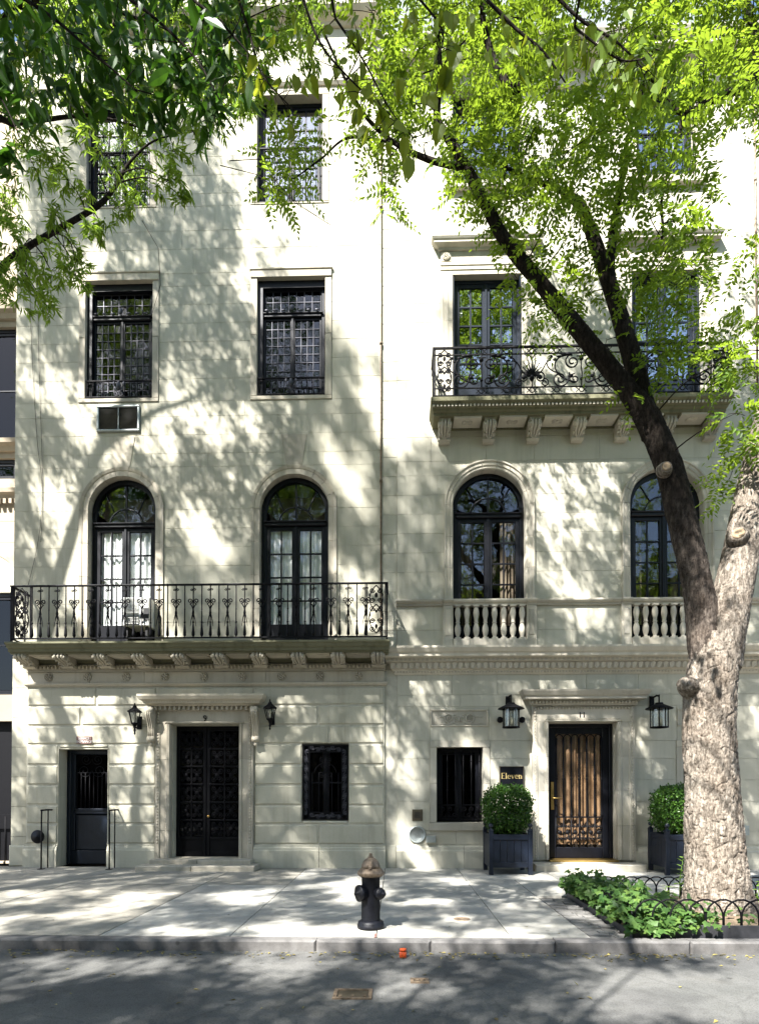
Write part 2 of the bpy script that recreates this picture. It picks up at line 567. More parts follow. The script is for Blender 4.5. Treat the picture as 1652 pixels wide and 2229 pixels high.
def inst(name, me, parent, loc, rot=(0, 0, 0), scale=(1, 1, 1)):
    """place shared mesh data as its own object; loc is in world space"""
    o = bpy.data.objects.new(name, me)
    COL.objects.link(o)
    base = WPOS.get(parent.name, (0, 0, 0)) if parent else (0, 0, 0)
    if parent:
        o.parent = parent
    o.location = (loc[0] - base[0], loc[1] - base[1], loc[2] - base[2])
    o.rotation_euler = rot
    o.scale = scale
    WPOS[o.name] = tuple(loc)
    return o


def copy_tree(o, parent=None):
    c = o.copy()
    COL.objects.link(c)
    if parent:
        c.parent = parent
    for ch in o.children:
        copy_tree(ch, c)
    return c


def spiral(cx, cz, r0, r1, a0, a1, n=18):
    out = []
    for i in range(n + 1):
        t = i / n
        a = a0 + (a1 - a0) * t
        r = r0 + (r1 - r0) * t
        out.append((cx + r * math.cos(a), cz + r * math.sin(a)))
    return out


def bez(p0, p1, p2, p3, n=10):
    out = []
    for i in range(n + 1):
        t = i / n
        k = 1 - t
        out.append(tuple(k ** 3 * a + 3 * k * k * t * b + 3 * k * t * t * c + t ** 3 * d for a, b, c, d in zip(p0, p1, p2, p3)))
    return out


def catmull(pts, n=8):
    out = []
    m = len(pts)
    for i in range(m - 1):
        p0, p1, p2, p3 = pts[max(i - 1, 0)], pts[i], pts[i + 1], pts[min(i + 2, m - 1)]
        for k in range(n):
            t = k / n
            out.append(tuple(0.5 * (2 * b + (c - a) * t + (2 * a - 5 * b + 4 * c - d) * t * t + (3 * b - a - 3 * c + d) * t ** 3)
                             for a, b, c, d in zip(p0, p1, p2, p3)))
    out.append(tuple(pts[-1]))
    return out


# ------------------------------------------------------------------ masonry
def courses(z0, z1, h, snaps):
    n = max(1, round((z1 - z0) / h))
    zs = [z0 + (z1 - z0) * i / n for i in range(n + 1)]
    for s in snaps:
        i = min(range(1, n), key=lambda k: abs(zs[k] - s)) if n > 1 else 0
        if i and abs(zs[i] - s) < h * 0.5:
            zs[i] = s
    return sorted(zs)


def ashlar(parent, x0, x1, zs, Y, mat, rects, arches, gap=0.004, bev=0.002, lens=(0.9, 1.5), seed=1, depth=0.09, breaks=()):
    """one object per stone; rects: (x0,x1,z0,z1) kept free; arches: (cx, r, zspring, zbottom) kept free"""
    rd = random.Random(seed)
    rects = list(rects) + [(a[0] - a[1], a[0] + a[1], a[3], a[2]) for a in arches]
    for ci in range(len(zs) - 1):
        za, zb = zs[ci], zs[ci + 1]
        cuts = set()
        for r in rects:
            if r[2] < zb - .01 and r[3] > za + .01:
                cuts.update((r[0], r[1]))
        live = [a for a in arches if a[2] < zb - .01 and a[2] + a[1] > za + .01]
        for a in live:
            cuts.add(a[0])
        cuts = sorted([x0, x1] + [c for c in cuts if x0 + .02 < c < x1 - .02])
        spans = []
        for a, b in zip(cuts[:-1], cuts[1:]):
            L = b - a
            n = max(1, round(L / rd.uniform(*lens)))
            w = [rd.uniform(.8, 1.2) for _ in range(n)]
            if n > 1:
                w[0] *= (1.25 if ci % 2 else 0.75)
            t, p = sum(w), a
            for k in range(n):
                spans.append((p, p + L * w[k] / t))
                p += L * w[k] / t
        for a, b in spans:
            pieces = [(a, b, za, zb)]
            for r in rects:
                nxt = []
                for (p0, p1, q0, q1) in pieces:
                    if r[0] >= p1 - .005 or r[1] <= p0 + .005 or r[2] >= q1 - .005 or r[3] <= q0 + .005:
                        nxt.append((p0, p1, q0, q1))
                        continue
                    if r[3] < q1: nxt.append((p0, p1, r[3], q1))
                    if r[2] > q0: nxt.append((p0, p1, q0, r[2]))
                    lo, hi = max(q0, r[2]), min(q1, r[3])
                    if r[0] > p0: nxt.append((p0, r[0], lo, hi))
                    if r[1] < p1: nxt.append((r[1], p1, lo, hi))
                pieces = nxt
            for (p0, p1, q0, q1) in pieces:
                if p1 - p0 < .05 or q1 - q0 < .04:
                    continue
                g = gap / 2
                u0, u1, v0, v1 = p0 + g, p1 - g, q0 + g, q1 - g
                yj = Y + rd.uniform(-.0015, .0015)
                hit = None
                for c in live:
                    if p1 <= c[0] + .01 and p1 > c[0] - c[1]: hit = (c, -1)
                    elif p0 >= c[0] - .01 and p0 < c[0] + c[1]: hit = (c, 1)
                mb = MB()
                if hit:
                    (cx, r, zsg, _), sd_ = hit
                    side = []
                    for k in range(13):
                        z = v0 + (v1 - v0) * k / 12
                        dz = max(0, z - zsg)
                        e = math.sqrt(max(0, r * r - dz * dz)) if dz < r else 0
                        if sd_ < 0:
                            side.append((max(u0, min(u1, cx - e)), z))
                        else:
                            side.append((min(u1, max(u0, cx + e)), z))
                    if all(abs(q[0] - (u0 if sd_ < 0 else u1)) < .02 for q in side):
                        continue
                    if sd_ < 0:
                        poly = [(u0, v0)] + side + [(u0, v1)]
                    else:
                        poly = [(u1, v0)] + side + [(u1, v1)]
                        poly = poly[::-1]
                    cl = []
                    for q in poly:
                        if not cl or math.hypot(q[0] - cl[-1][0], q[1] - cl[-1][1]) > .002:
                            cl.append(q)
                    if len(cl) < 3:
                        continue
                    mb.prism(cl, yj, Y + depth)
                else:
                    mb.box(u0, u1, yj, Y + depth, v0, v1, bev)
                mb.build('stone', mat, parent)


def backing(parent, x0, x1, z0, z1, Y, Y1, rects, arches, mat='mortar'):
    m = .012
    holes = [(r[0] - m, r[1] + m, r[2] - m, r[3] + m) for r in rects]
    holes += [(a[0] - a[1] - m, a[0] + a[1] + m, a[3] - m, a[2] + a[1] + m) for a in arches]
    xs = sorted({x0, x1, *[min(max(v, x0), x1) for h in holes for v in h[:2]]})
    zs = sorted({z0, z1, *[min(max(v, z0), z1) for h in holes for v in h[2:]]})
    mb = MB()
    for i in range(len(xs) - 1):
        j = 0
        while j < len(zs) - 1:
            cx = (xs[i] + xs[i + 1]) / 2
            free = lambda q: not any(h[0] < cx < h[1] and h[2] < (zs[q] + zs[q + 1]) / 2 < h[3] for h in holes)
            if free(j):
                k = j
                while k + 1 < len(zs) - 1 and free(k + 1):
                    k += 1
                mb.box(xs[i], xs[i + 1], Y, Y1, zs[j], zs[k + 1])
                j = k + 1
            else:
                j += 1
    for a in arches:
        cx, r, zsg = a[0], a[1] + m, a[2]
        for sgn in (-1, 1):
            poly = [(cx + sgn * r, zsg), (cx + sgn * r, zsg + r), (cx, zsg + r)]
            poly += [(cx + sgn * r * math.sin(t), zsg + r * math.cos(t)) for t in np.linspace(0.02, PI / 2 - .02, 14)]
            if sgn > 0: poly = poly[::-1]
            mb.prism(poly, Y, Y1)
    return mb.build('wall', mat, parent)


def surround(parent, x0, x1, z0, z1, w, Y, Y1, mat, wt=None, wb=None, sill_out=0.0, lintel_out=0.0):
    """lintel, two jambs and a sill round a rectangular opening"""
    wt = w if wt is None else wt
    wb = w if wb is None else wb
    g = .003
    MB().box(x0 - w, x1 + w, Y - lintel_out, Y1, z1 + g, z1 + wt, .005).build('lintel', mat, parent)
    for a, b in ((x0 - w, x0), (x1, x1 + w)):
        zm = z0 + (z1 - z0) * .52
        MB().box(a, b, Y, Y1, z0, zm - g, .005).build('jamb', mat, parent)
        MB().box(a, b, Y, Y1, zm + g, z1 - g, .005).build('jamb', mat, parent)
    if wb:
        MB().box(x0 - w - (.02 if sill_out else 0), x1 + w + (.02 if sill_out else 0), Y - sill_out, Y1, z0 - wb, z0 - g, .005).build('sill', mat, parent)


def arch_ring(parent, cx, r, zs, zb, w, Y, Y1, mat, nseg=9, moulded=True):
    """voussoirs and jamb stones of an arched opening (r: opening radius, w: ring width)"""
    prof = [(0, Y1), (0, Y + .02), (.018, Y), (w * .35, Y), (w * .42, Y - .02), (w * .75, Y - .02), (w * .85, Y - .045), (w, Y - .045), (w, Y1)] \
        if moulded else [(0, Y1), (0, Y), (w * .62, Y), (w * .66, Y - .012), (w * .94, Y - .028), (w, Y - .028), (w, Y1)]
    n = len(prof)
    for k in range(nseg):
        a0 = PI * k / nseg + .003 / r
        a1 = PI * (k + 1) / nseg - .003 / r
        mb = MB()
        vs, fs = [], []
        S = 5
        for i in range(S + 1):
            a = a0 + (a1 - a0) * i / S
            for (o, y) in prof:
                vs.append((cx + (r + o) * math.cos(a), y, zs + (r + o) * math.sin(a)))
        for i in range(S):
            for q in range(n):
                A, B = i * n + q, i * n + (q + 1) % n
                fs.append((A, B, B + n, A + n))
        fs += [tuple(range(n)), tuple(range(S * n, S * n + n))]
        mb.add(vs, fs)
        mb.build('voussoir', mat, parent)
    hgt = zs - zb
    m = max(1, round(hgt / .75))
    for sgn in (-1, 1):
        for k in range(m):
            q0, q1 = zb + hgt * k / m + .003, zb + hgt * (k + 1) / m - .003
            vs = [(cx + sgn * (r + o), y, q0) for o, y in prof] + [(cx + sgn * (r + o), y, q1) for o, y in prof]
            MB().add(vs, [tuple(range(n)), tuple(range(n, 2 * n))] + [(i, (i + 1) % n, (i + 1) % n + n, i + n) for i in range(n)]).build('jamb', mat, parent)


# ------------------------------------------------------------------ windows
def pane_box(parent, x0, x1, z0, z1, Y, mat, tilt=0.0):
    me = MB().box(x0, x1, Y - .003, Y + .003, z0, z1).mesh('pane', mat, ((x0 + x1) / 2, Y, (z0 + z1) / 2))
    o = inst('pane', me, parent, ((x0 + x1) / 2, Y, (z0 + z1) / 2))
    if tilt:
        o.rotation_euler = (random.gauss(0, tilt), 0, random.gauss(0, tilt))
    return o


def leaf_grid(win, x0, x1, z0, z1, Y, cols, rows, fr, mun, gmat, fmat, tilt=0.0, bottom=0.0, mname='muntin'):
    """one casement: stiles and rails go to the returned frame builder, muntins and panes are sub-parts"""
    fb = MB()
    fb.box(x0, x0 + fr, Y - .03, Y + .03, z0, z1, .006).box(x1 - fr, x1, Y - .03, Y + .03, z0, z1, .006)
    fb.box(x0 + fr, x1 - fr, Y - .028, Y + .028, z1 - fr, z1, .006).box(x0 + fr, x1 - fr, Y - .028, Y + .028, z0, z0 + fr + bottom, .006)
    fb.build('casement', fmat, win)
    a0, a1, c0, c1 = x0 + fr, x1 - fr, z0 + fr + bottom, z1 - fr
    mb = MB()
    for i in range(1, cols):
        xx = a0 + (a1 - a0) * i / cols
        mb.box(xx - mun / 2, xx + mun / 2, Y - .02, Y + .015, c0, c1, .003)
    for j in range(1, rows):
        zz = c0 + (c1 - c0) * j / rows
        mb.box(a0, a1, Y - .018, Y + .013, zz - mun / 2, zz + mun / 2, .003)
    if mb.v:
        mb.build(mname, 'lead' if mname == 'lead_came' else fmat, win)
    for i in range(cols):
        for j in range(rows):
            pane_box(win, a0 + (a1 - a0) * i / cols + mun * .4, a0 + (a1 - a0) * (i + 1) / cols - mun * .4,
                     c0 + (c1 - c0) * j / rows + mun * .4, c0 + (c1 - c0) * (j + 1) / rows - mun * .4, Y, gmat, tilt)


def curtain(win, x0, x1, z0, z1, Y, mat, folds=7, amp=.03, name='curtain'):
    n = folds * 8
    vs, fs = [], []
    ph = random.uniform(0, 6)
    for i in range(n + 1):
        t = i / n
        y = Y + amp * math.sin(t * folds * 2 * PI + ph + 1.5 * math.sin(t * 9 + ph)) + amp * .4 * math.sin(t * folds * 5.1)
        for z in (z0, z1):
            vs.append((x0 + (x1 - x0) * t, y * 1.0 if z == z1 else Y + (y - Y) * 1.2, z))
    for i in range(n):
        fs.append((2 * i, 2 * i + 2, 2 * i + 3, 2 * i + 1))
    mb = MB()
    mb.add(vs, fs, True)
    return mb.build(name, mat, win)


def rect_window(parent, x0, x1, z0, z1, Y, rows, cols=2, fmat='frame', gmat='glass', tr=None, fr=.055, mun=.028, bottom=0.0, lab=None, tilt=0.0, trcols=4, came=False):
    """double casement in a frame, optional transom at height tr"""
    fo = .07
    fb = MB()
    fb.box(x0, x0 + fo, Y - .05, Y + .06, z0, z1, .01).box(x1 - fo, x1, Y - .05, Y + .06, z0, z1, .01)
    fb.box(x0 + fo, x1 - fo, Y - .048, Y + .06, z1 - fo, z1, .01).box(x0 + fo, x1 - fo, Y - .048, Y + .06, z0, z0 + fo * .6, .01)
    zt = z1 - fo
    if tr:
        fb.box(x0 + fo, x1 - fo, Y - .075, Y + .06, tr - .05, tr + .05, .015)
        fb.box(x0 + fo * .5, x1 - fo * .5, Y - .10, Y - .06, tr + .01, tr + .04, .01)
        zt = tr - .05
    win = fb.build('window', fmat, parent, label=lab)
    mn = 'lead_came' if came else 'muntin'
    xm = (x0 + x1) / 2
    leaf_grid(win, x0 + fo, xm - .004, z0 + fo * .6, zt, Y, cols, rows, fr, mun, gmat, fmat, tilt, bottom, mn)
    leaf_grid(win, xm + .004, x1 - fo, z0 + fo * .6, zt, Y, cols, rows, fr, mun, gmat, fmat, tilt, bottom, mn)
    MB().box(xm - .022, xm + .022, Y - .05, Y - .031, z0 + fo * .6, zt, .006).build('meeting_stile', fmat, win)
    if tr:
        leaf_grid(win, x0 + fo, x1 - fo, tr + .05, z1 - fo, Y, trcols, 2 if came else 1, fr * .7, mun, gmat, fmat, tilt, 0, mn)
    return win


def arch_window(parent, cx, r, zs, zb, Y, rows, fmat='frame', gmat='glass', tr=None, lab=None, cols=2, bottom=0.25):
    fo = .085
    tr = zs if tr is None else tr
    fb = MB()
    x0, x1 = cx - r, cx + r
    fb.box(x0, x0 + fo, Y - .05, Y + .06, zb, zs, .01).box(x1 - fo, x1, Y - .05, Y + .06, zb, zs, .01)
    outer = [(cx + r * math.cos(a), zs + r * math.sin(a)) for a in np.linspace(0, PI, 25)]
    inner = [(cx + (r - fo) * math.cos(a), zs + (r - fo) * math.sin(a)) for a in np.linspace(PI, 0, 25)]
    for i in range(24):
        q = [outer[i], outer[i + 1], inner[23 - i], inner[24 - i]]
        fb.prism(q, Y - .05, Y + .06)
    fb.box(x0 + fo * .6, x1 - fo * .6, Y - .085, Y + .05, tr - .06, tr + .04, .015)
    fb.box(x0 + fo * .5, x1 - fo * .5, Y - .115, Y - .06, tr + .005, tr + .035, .01)
    win = fb.build('window', fmat, parent, label=lab)
    # fanlight bars
    ri, ro = r * .50, r - fo
    z0 = tr + .04
    mb = MB()
    dz = z0 - zs
    mb.tube([(cx + ri * math.cos(a), Y, z0 + ri * .9 * math.sin(a)) for a in np.linspace(0, PI, 19)], .018, 6)
    mb.box(cx - .016, cx + .016, Y - .018, Y + .018, z0, zs + ro)
    for a in (PI * .25, PI * .75):
        mb.tube([(cx + ri * math.cos(a), Y, z0 + ri * .9 * math.sin(a)), (cx + ro * math.cos(a), Y, zs + ro * math.sin(a))], .016, 6)
    mb.build('muntin', fmat, win)
    # fanlight panes
    def edge(a, rad):
        if rad is ro:
            return (cx + ro * math.cos(a), max(z0, zs + ro * math.sin(a)))
        return (cx + ri * math.cos(a), z0 + ri * .9 * math.sin(a))
    for k in range(4):
        aa = np.linspace(PI * k / 4 + .02, PI * (k + 1) / 4 - .02, 7)
        poly = [edge(a, ro) for a in aa] + [edge(a, ri) for a in aa[::-1]]
        MB().prism(poly, Y - .003, Y + .003).build('pane', gmat, win)
    for k in range(2):
        aa = np.linspace(PI * k / 2 + .03, PI * (k + 1) / 2 - .03, 8)
        poly = [edge(a, ri) for a in aa] + [(cx + (.018 if k == 0 else -.018), z0)]
        MB().prism(poly, Y - .003, Y + .003).build('pane', gmat, win)
    leaf_grid(win, x0 + fo, cx - .004, zb, tr - .06, Y, cols, rows, .075, .03, gmat, fmat, 0.002, bottom)
    leaf_grid(win, cx + .004, x1 - fo, zb, tr - .06, Y, cols, rows, .075, .03, gmat, fmat, 0.002, bottom)
    MB().box(cx - .028, cx + .028, Y - .055, Y - .031, zb, tr - .06, .008).build('meeting_stile', fmat, win)
    return win


def rosette(mb, x, y, z, r):
    mb.lathe([(r, 0), (r, .022), (r * .9, .03), (r * .82, .004), (r * .3, .004)], (x, y, z), (0, -1, 0), 16)
    for k in range(6):
        a = 2 * PI * k / 6 + .3
        mb.ball((x + r * .55 * math.cos(a), y - .014, z + r * .55 * math.sin(a)), r * .27, 8, 1, .8, 1)
    mb.ball((x, y - .02, z), r * .25, 8, 1, .8, 1)


def eggs(parent, name, x0, x1, y, z, pitch, r, mat, hz=1.3):
    mb = MB()
    n = max(2, int((x1 - x0) / pitch))
    for i in range(n):
        x = x0 + (x1 - x0) * (i + .5) / n
        mb.ball((x, y, z), r, 6, .8, .8, hz)
        xx = x + (x1 - x0) / n / 2
        mb.add([(xx - r * .3, y + .01, z + r * hz), (xx + r * .3, y + .01, z + r * hz), (xx, y - r * .7, z + r * .4), (xx, y + .01, z - r * hz)],
               [(0, 1, 2), (1, 3, 2), (3, 0, 2)])
    return mb.build(name, mat, parent, kind='stuff')


def console(w, d, h):
    """scrolled bracket, back at y=0, top at z=0, centred on x"""
    mb = MB()
    prof = []
    prof += [(0, 0), (-d, 0), (-d, -h * .12)]
    prof += [(-d * .98 + d * .05 * math.sin(t), -h * .12 - h * .30 * (t / PI)) for t in np.linspace(.3, PI, 6)]
    prof += [(p[0], p[1]) for p in bez((-d * .95, -h * .42), (-d * .6, -h * .55), (-d * .45, -h * .6), (-d * .38, -h * .78), 6)]
    prof += [(-d * .42, -h * .9), (-d * .30, -h), (0, -h)]
    mb.prof_x(prof[::-1], -w / 2, w / 2)
    mb.box(-w * .6, w * .6, -d * 1.06, 0.0, 0.002, h * .1, .008)
    for s in (-1, 1):
        mb.lathe([(h * .19, 0), (h * .19, .012), (h * .13, .02), (h * .06, .022)], (s * w / 2, -d * .78, -h * .26), (s, 0, 0), 14)
        mb.lathe([(h * .10, 0), (h * .10, .012), (h * .04, .018)], (s * w / 2, -d * .26, -h * .84), (s, 0, 0), 12)
    # acanthus: ribs over the front
    for k in (-1, 0, 1):
        xx = k * w * .28
        pts = [(xx, -d * 1.0, -h * .12), (xx, -d * 1.03, -h * .28), (xx * 1.05, -d * .92, -h * .47), (xx * .9, -d * .58, -h * .62), (xx * .6, -d * .44, -h * .78), (xx * .2, -d * .45, -h * .93)]
        mb.tube(pts, [w * .10, w * .12, w * .12, w * .1, w * .08, w * .04], 6)
    for k in (-1, 1):
        for q in range(3):
            z = -h * (.35 + .16 * q)
            y = -d * (1.0 - .22 * q)
            mb.ball((k * w * .42, y, z), w * .12, 6, 1, .8, 1.4)
    return mb


# ================================================================== HOUSE 9
XL9, XS = X(30), X(832)               # left edge, seam between the houses
XR11 = X(1672)
zwall_top = 18.2
h9 = thing('townhouse', 'warm limestone townhouse on the left with a long iron balcony and a number 9', 'house', ((XL9 + XS) / 2, 0.2, 0))

zb9 = Z(1398, 430)                    # balcony floor
# openings: x0,x1,z0,z1
o4 = [(X(190, 330), X(328, 330), Z(448, 260), Z(219, 260)), (X(560, 330), X(702, 330), Z(441, 630), Z(208, 630))]
zz0, zz1 = (o4[0][2] + o4[1][2]) / 2, (o4[0][3] + o4[1][3]) / 2
o4 = [(a[0], a[1], zz0, zz1) for a in o4]
o3 = [(X(187, 740), X(333, 740), Z(866, 260), Z(612, 260)), (X(560, 740), X(708, 740), Z(863, 634), Z(607, 634))]
zz0, zz1 = (o3[0][2] + o3[1][2]) / 2, (o3[0][3] + o3[1][3]) / 2
o3 = [(a[0], a[1], zz0, zz1) for a in o3]
ar = .69
zsp9 = (Z(1037, 265) + Z(1030, 640)) / 2 - ar
a2 = [(X(265, 1200), ar, zsp9, zb9), (X(640, 1200), ar, zsp9, zb9)]
AW9 = .17
SW = .13
rects9 = [(o[0] - SW, o[1] + SW, o[2] - SW * .3, o[3] + SW) for o in o4] + [(o[0] - SW, o[1] + SW, o[2] - SW * .6, o[3] + SW * 1.1) for o in o3]
vent = (X(213, 910), X(306, 910), Z(941, 260), Z(884, 260))
arch9 = [(a[0], a[1] + AW9, a[2], a[3]) for a in a2]
# keystones take a wedge above each arch
key = [(a[0], a[2] + ar + AW9) for a in a2]
zs9 = courses(zb9 + .02, zwall_top, .385, [r[2] for r in rects9[::2]] + [r[3] for r in rects9[::2]] + [zsp9 + ar + AW9])
ashlar(h9, XL9, XS - .004, zs9, 0.0, 'stone9', rects9 + [vent], arch9, seed=3, lens=(1.0, 1.7))
backing(h9, XL9 + .004, XS, zb9 - .1, zwall_top, .007, .34, [(o[0], o[1], o[2], o[3]) for o in o4 + o3], [(a[0], a[1] + .01, a[2], a[3]) for a in a2])
for o in o4:
    surround(h9, *o, SW, -.012, .33, 'trim9', wb=SW * .3)
for o in o3:
    surround(h9, *o, SW, -.022, .33, 'trim9', wt=SW * 1.1, wb=SW * .6, lintel_out=.02)
    MB().box(o[0] - SW - .02, o[1] + SW + .02, -.06, .01, o[3] + SW * 1.1 + .004, o[3] + SW * 1.1 + .05, .01).build('lintel_moulding', 'trim9', h9)
for a in a2:
    arch_ring(h9, *a, AW9, -.004, .33, 'trim9', 9, False)
    zk = a[2] + ar + AW9
    MB().prism([(a[0] - .16, zk + .004), (a[0] + .16, zk + .004), (a[0] + .26, zk + .62), (a[0] - .26, zk + .62)], -.012, .02).build('keystone', 'trim9', h9)
# long vertical return strip at the left edge and cornice band near the top
MB().sweep([(0, 0), (.05, 0), (.08, .05), (.2, .1), (.26, .18), (.26, .26), (0, .28)],
           [(XL9, .0), (XS - .01, .0)]).build('cornice', 'trim9', h9).location.z += Z(72, 430)
MB().sweep([(0, 0), (.03, 0), (.06, .05), (.06, .09), (0, .1)], [(XL9, .0), (XS - .01, .0)]).build('string_course', 'trim9', h9).location.z += Z(196, 430)

# --- windows of the upper floors
for i, o in enumerate(o4):
    w = rect_window(h9, *o, .2, 5, tr=None, mun=.03, gmat='skyglass')
    curtain(w, o[0] + .06, o[1] - .06, o[2] + .1, o[3] - .1, .28, 'curtain', 8, .02)
    # iron guard
    gd = MB()
    zt = o[2] + 1.16
    gd.box(o[0] + .01, o[1] - .01, .045, .075, zt, zt + .025).box(o[0] + .01, o[1] - .01, .045, .075, o[2] + .05, o[2] + .075)
    g = gd.build('window_guard', 'iron', h9)
    me = None
    nb = 13
    for k in range(nb):
        xx = o[0] + .03 + (o[1] - o[0] - .06) * k / (nb - 1)
        if me is None:
            b = MB()
            b.tube([(0, 0, o[2] + .07), (0, 0, zt)], .008, 5).ball((0, 0, (o[2] + zt) / 2), .02, 6, 1, 1, 1.6).ball((0, 0, zt - .12), .016, 6)
            me = b.mesh('bar', 'iron')
        inst('bar', me, g, (xx, .06, 0)).location = (xx - WPOS[g.name][0], .06 - WPOS[g.name][1], 0 - WPOS[g.name][2])
for i, o in enumerate(o3):
    ztr = Z(682, 450) + .02
    w = rect_window(h9, o[0] + .03, o[1] - .02, o[2], o[3] - .06, .17, 9, cols=4, tr=ztr, gmat='leadglass', mun=.016, came=True, tilt=.012, trcols=7, fr=.045,
                    lab=('leaded glass casement above the louvred vent' if i == 0 else 'leaded glass casement without a vent below'))
    MB().box(o[0] + .001, o[0] + .1, .06, .3, o[2], o[3] - .001).build('shutter_case', 'frame', w)
    MB().box(o[0] + .1, o[1] - .001, .06, .3, o[3] - .14, o[3] - .001).build('head_box', 'frame', w)
    xm = (o[0] + o[1]) / 2
    b = MB().ball((xm, .05, ztr + .1), .05, 8, 1, .5, 1.4)
    for k in range(-3, 4):
        if k: b.ball((xm + k * .17, .06, ztr + .06), .03, 6, 1.6, .6, .7)
    b.build('transom_cresting', 'lead', w, kind='stuff')
    # window guard with bars and a scrolled shield
    gd = MB()
    z0, z1 = o[2], o[2] + .385
    y = .015
    gd.box(o[0] + .004, o[1] - .004, y - .018, y + .018, z1 - .03, z1, .005).box(o[0] + .004, o[1] - .004, y - .015, y + .015, z0 + .03, z0 + .055, .005)
    for sx in (o[0] + .015, o[1] - .015):
        gd.box(sx - .01, sx + .01, y - .01, y + .01, z0, z1)
    g = gd.build('window_guard', 'iron', h9)
    b = MB().tube([(0, 0, .05), (0, 0, .36)], .008, 5).ball((0, 0, .28), .017, 6, 1, 1, 1.2).ball((0, 0, .16), .012, 6)
    me = b.mesh('bar', 'iron')
    for k in range(13):
        xx = o[0] + .05 + (o[1] - o[0] - .1) * k / 12
        if 5 <= k <= 7: continue
        inst('bar', me, g, (xx, y, z0))
    b = MB()
    for s in (-1, 1):
        pts = spiral(s * .05, .09, .055, .012, PI / 2, PI / 2 + s * 3.2 * PI, 22)
        b.tube([(p[0], 0, p[1]) for p in pts], .008, 5)
        b.tube([(q[0], 0, q[1]) for q in bez((s * .05, .145), (s * .02, .2), (s * .12, .22), (s * .11, .33), 8)], .012, 5)
        b.ball((s * .1, 0, .3), .028, 6, 1, .5, 1.5)
        b.ball((s * .08, 0, .2), .02, 6, 1, .5, 1.5)
    b.lathe([(.005, 0), (.045, .03), (.05, .1), (.02, .14), (.03, .16)], (0, 0, .17), (0, 0, 1), 8)
    o_ = inst('shield', b.mesh('shield', 'lead'), g, (xm, y - .02, z0 + .01))
for i, a in enumerate(a2):
    w = arch_window(h9, a[0] + .01, a[1] - .012, a[2], a[3] + .02, .2, 4, tr=Z(1134, 450),
                    lab=('arched french window behind the air conditioner' if i == 0 else 'arched french window with full drawn curtains'), bottom=.3)
    curtain(w, a[0] - a[1] + .08, a[0] + a[1] - .06, a[3] + .05, Z(1130, 450), .262, 'curtain', 9, .025)
    curtain(w, a[0] - a[1] + .08, a[0] + a[1] - .06, Z(1130, 450) + .02, a[2] + ar - .2, .6, 'ecurtain', 3, .01, 'blind')

# --- lower floor, rusticated
yl = -.06
X0, X1 = X(58, 1650, yl), X(837, 1650, yl)
zpl = Z(1838, 450, yl)                # top of plinth
zrt = Z(1495, 450, yl)                # under the string mould
lv = [zpl, Z(1794, 450, yl), Z(1753, 450, yl), Z(1709, 450, yl), Z(1665, 450, yl), Z(1620, 450, yl), Z(1579, 450, yl), Z(1536, 450, yl), zrt]
dS = (X(127, 1760, yl), X(235, 1760, yl), 0.0, Z(1629, 190, yl))
dM = (X(371, 1720, yl), X(520, 1720, yl), .18, Z(1576, 445, yl))
wG = (X(658, 1700, yl), X(758, 1700, yl), Z(1786, 708, yl), Z(1619, 708, yl))
mainsur = (X(340, 1700, yl), X(552, 1700, yl), 0, Z(1532, 445, yl))
lvs = list(lv)
lvs[1] = lvs[1]
ashlar(h9, X0, X1, lvs, yl, 'stone9', [dS, mainsur, wG], [], gap=.03, bev=.022, lens=(1.3, 1.9), seed=11, depth=.12)
# plinth stones
for (a, b) in ((X0 - .03, dS[0]), (dS[1], mainsur[0]), (mainsur[1], X1 + .02)):
    n = max(1, round((b - a) / 1.4))
    for k in range(n):
        p, q = a + (b - a) * k / n + .004, a + (b - a) * (k + 1) / n - .004
        zt = zpl - .012
        MB().prof_x([(yl - .05, .0), (.1, .0), (.1, zt), (yl - .01, zt), (yl - .012, zt - .03), (yl - .035, zt - .05), (yl - .04, zt - .09), (yl - .05, zt - .11)], p, q).build('plinth_stone', 'stone9', h9)
backing(h9, X0, X1, .0, zb9 - .1, yl + .022, .33, [dS, dM, wG], [])
# plain strip left of the rustication
for k in range(7):
    z0, z1 = (zb9 - .3) * k / 7, (zb9 - .3) * (k + 1) / 7
    MB().box(XL9 - .02, X0 - .012, .03, .3, z0 + .003, z1 - .003, .004).build('stone', 'stone9', h9)
MB().box(XL9 - .03, X0 - .04, -.03, .03, 0, .42, .03).build('plinth_stone', 'stone9', h9)

# service door
sd9 = MB()
yd = .25
MB().box(dS[0], dS[0] + .002, yl + .0, yd, 0, dS[3]).build('jamb', 'stone9', h9)
for k in range(5):
    z0, z1 = dS[3] * k / 5, dS[3] * (k + 1) / 5
    MB().box(dS[0] - .012, dS[0] + .006, yl + .004, yd, z0 + .003, z1 - .003).build('jamb', 'stone9', h9)
    MB().box(dS[1] - .006, dS[1] + .012, yl + .004, yd, z0 + .003, z1 - .003).build('jamb', 'stone9', h9)
MB().box(dS[0], dS[1], yl + .02, yd, dS[3] - .012, dS[3] + .01).build('lintel', 'stone9', h9)
sx0, sx1 = dS[0] + .008, dS[1] - .008
zr = Z(1765, 190, yd)
fb = MB()
fb.box(sx0, sx0 + .07, yd, yd + .08, .02, dS[3] - .015, .01).box(sx1 - .05, sx1, yd, yd + .08, .02, dS[3] - .015, .01).box(sx0 + .07, sx1 - .05, yd, yd + .08, dS[3] - .1, dS[3] - .015, .01)
fb.box(sx0 + .07, sx1 - .05, yd + .02, yd + .07, .02, .30, .01)
fb.box(sx0 + .07, sx0 + .16, yd + .02, yd + .07, .30, dS[3] - .1, .01).box(sx1 - .14, sx1 - .05, yd + .02, yd + .07, .30, dS[3] - .1, .01)
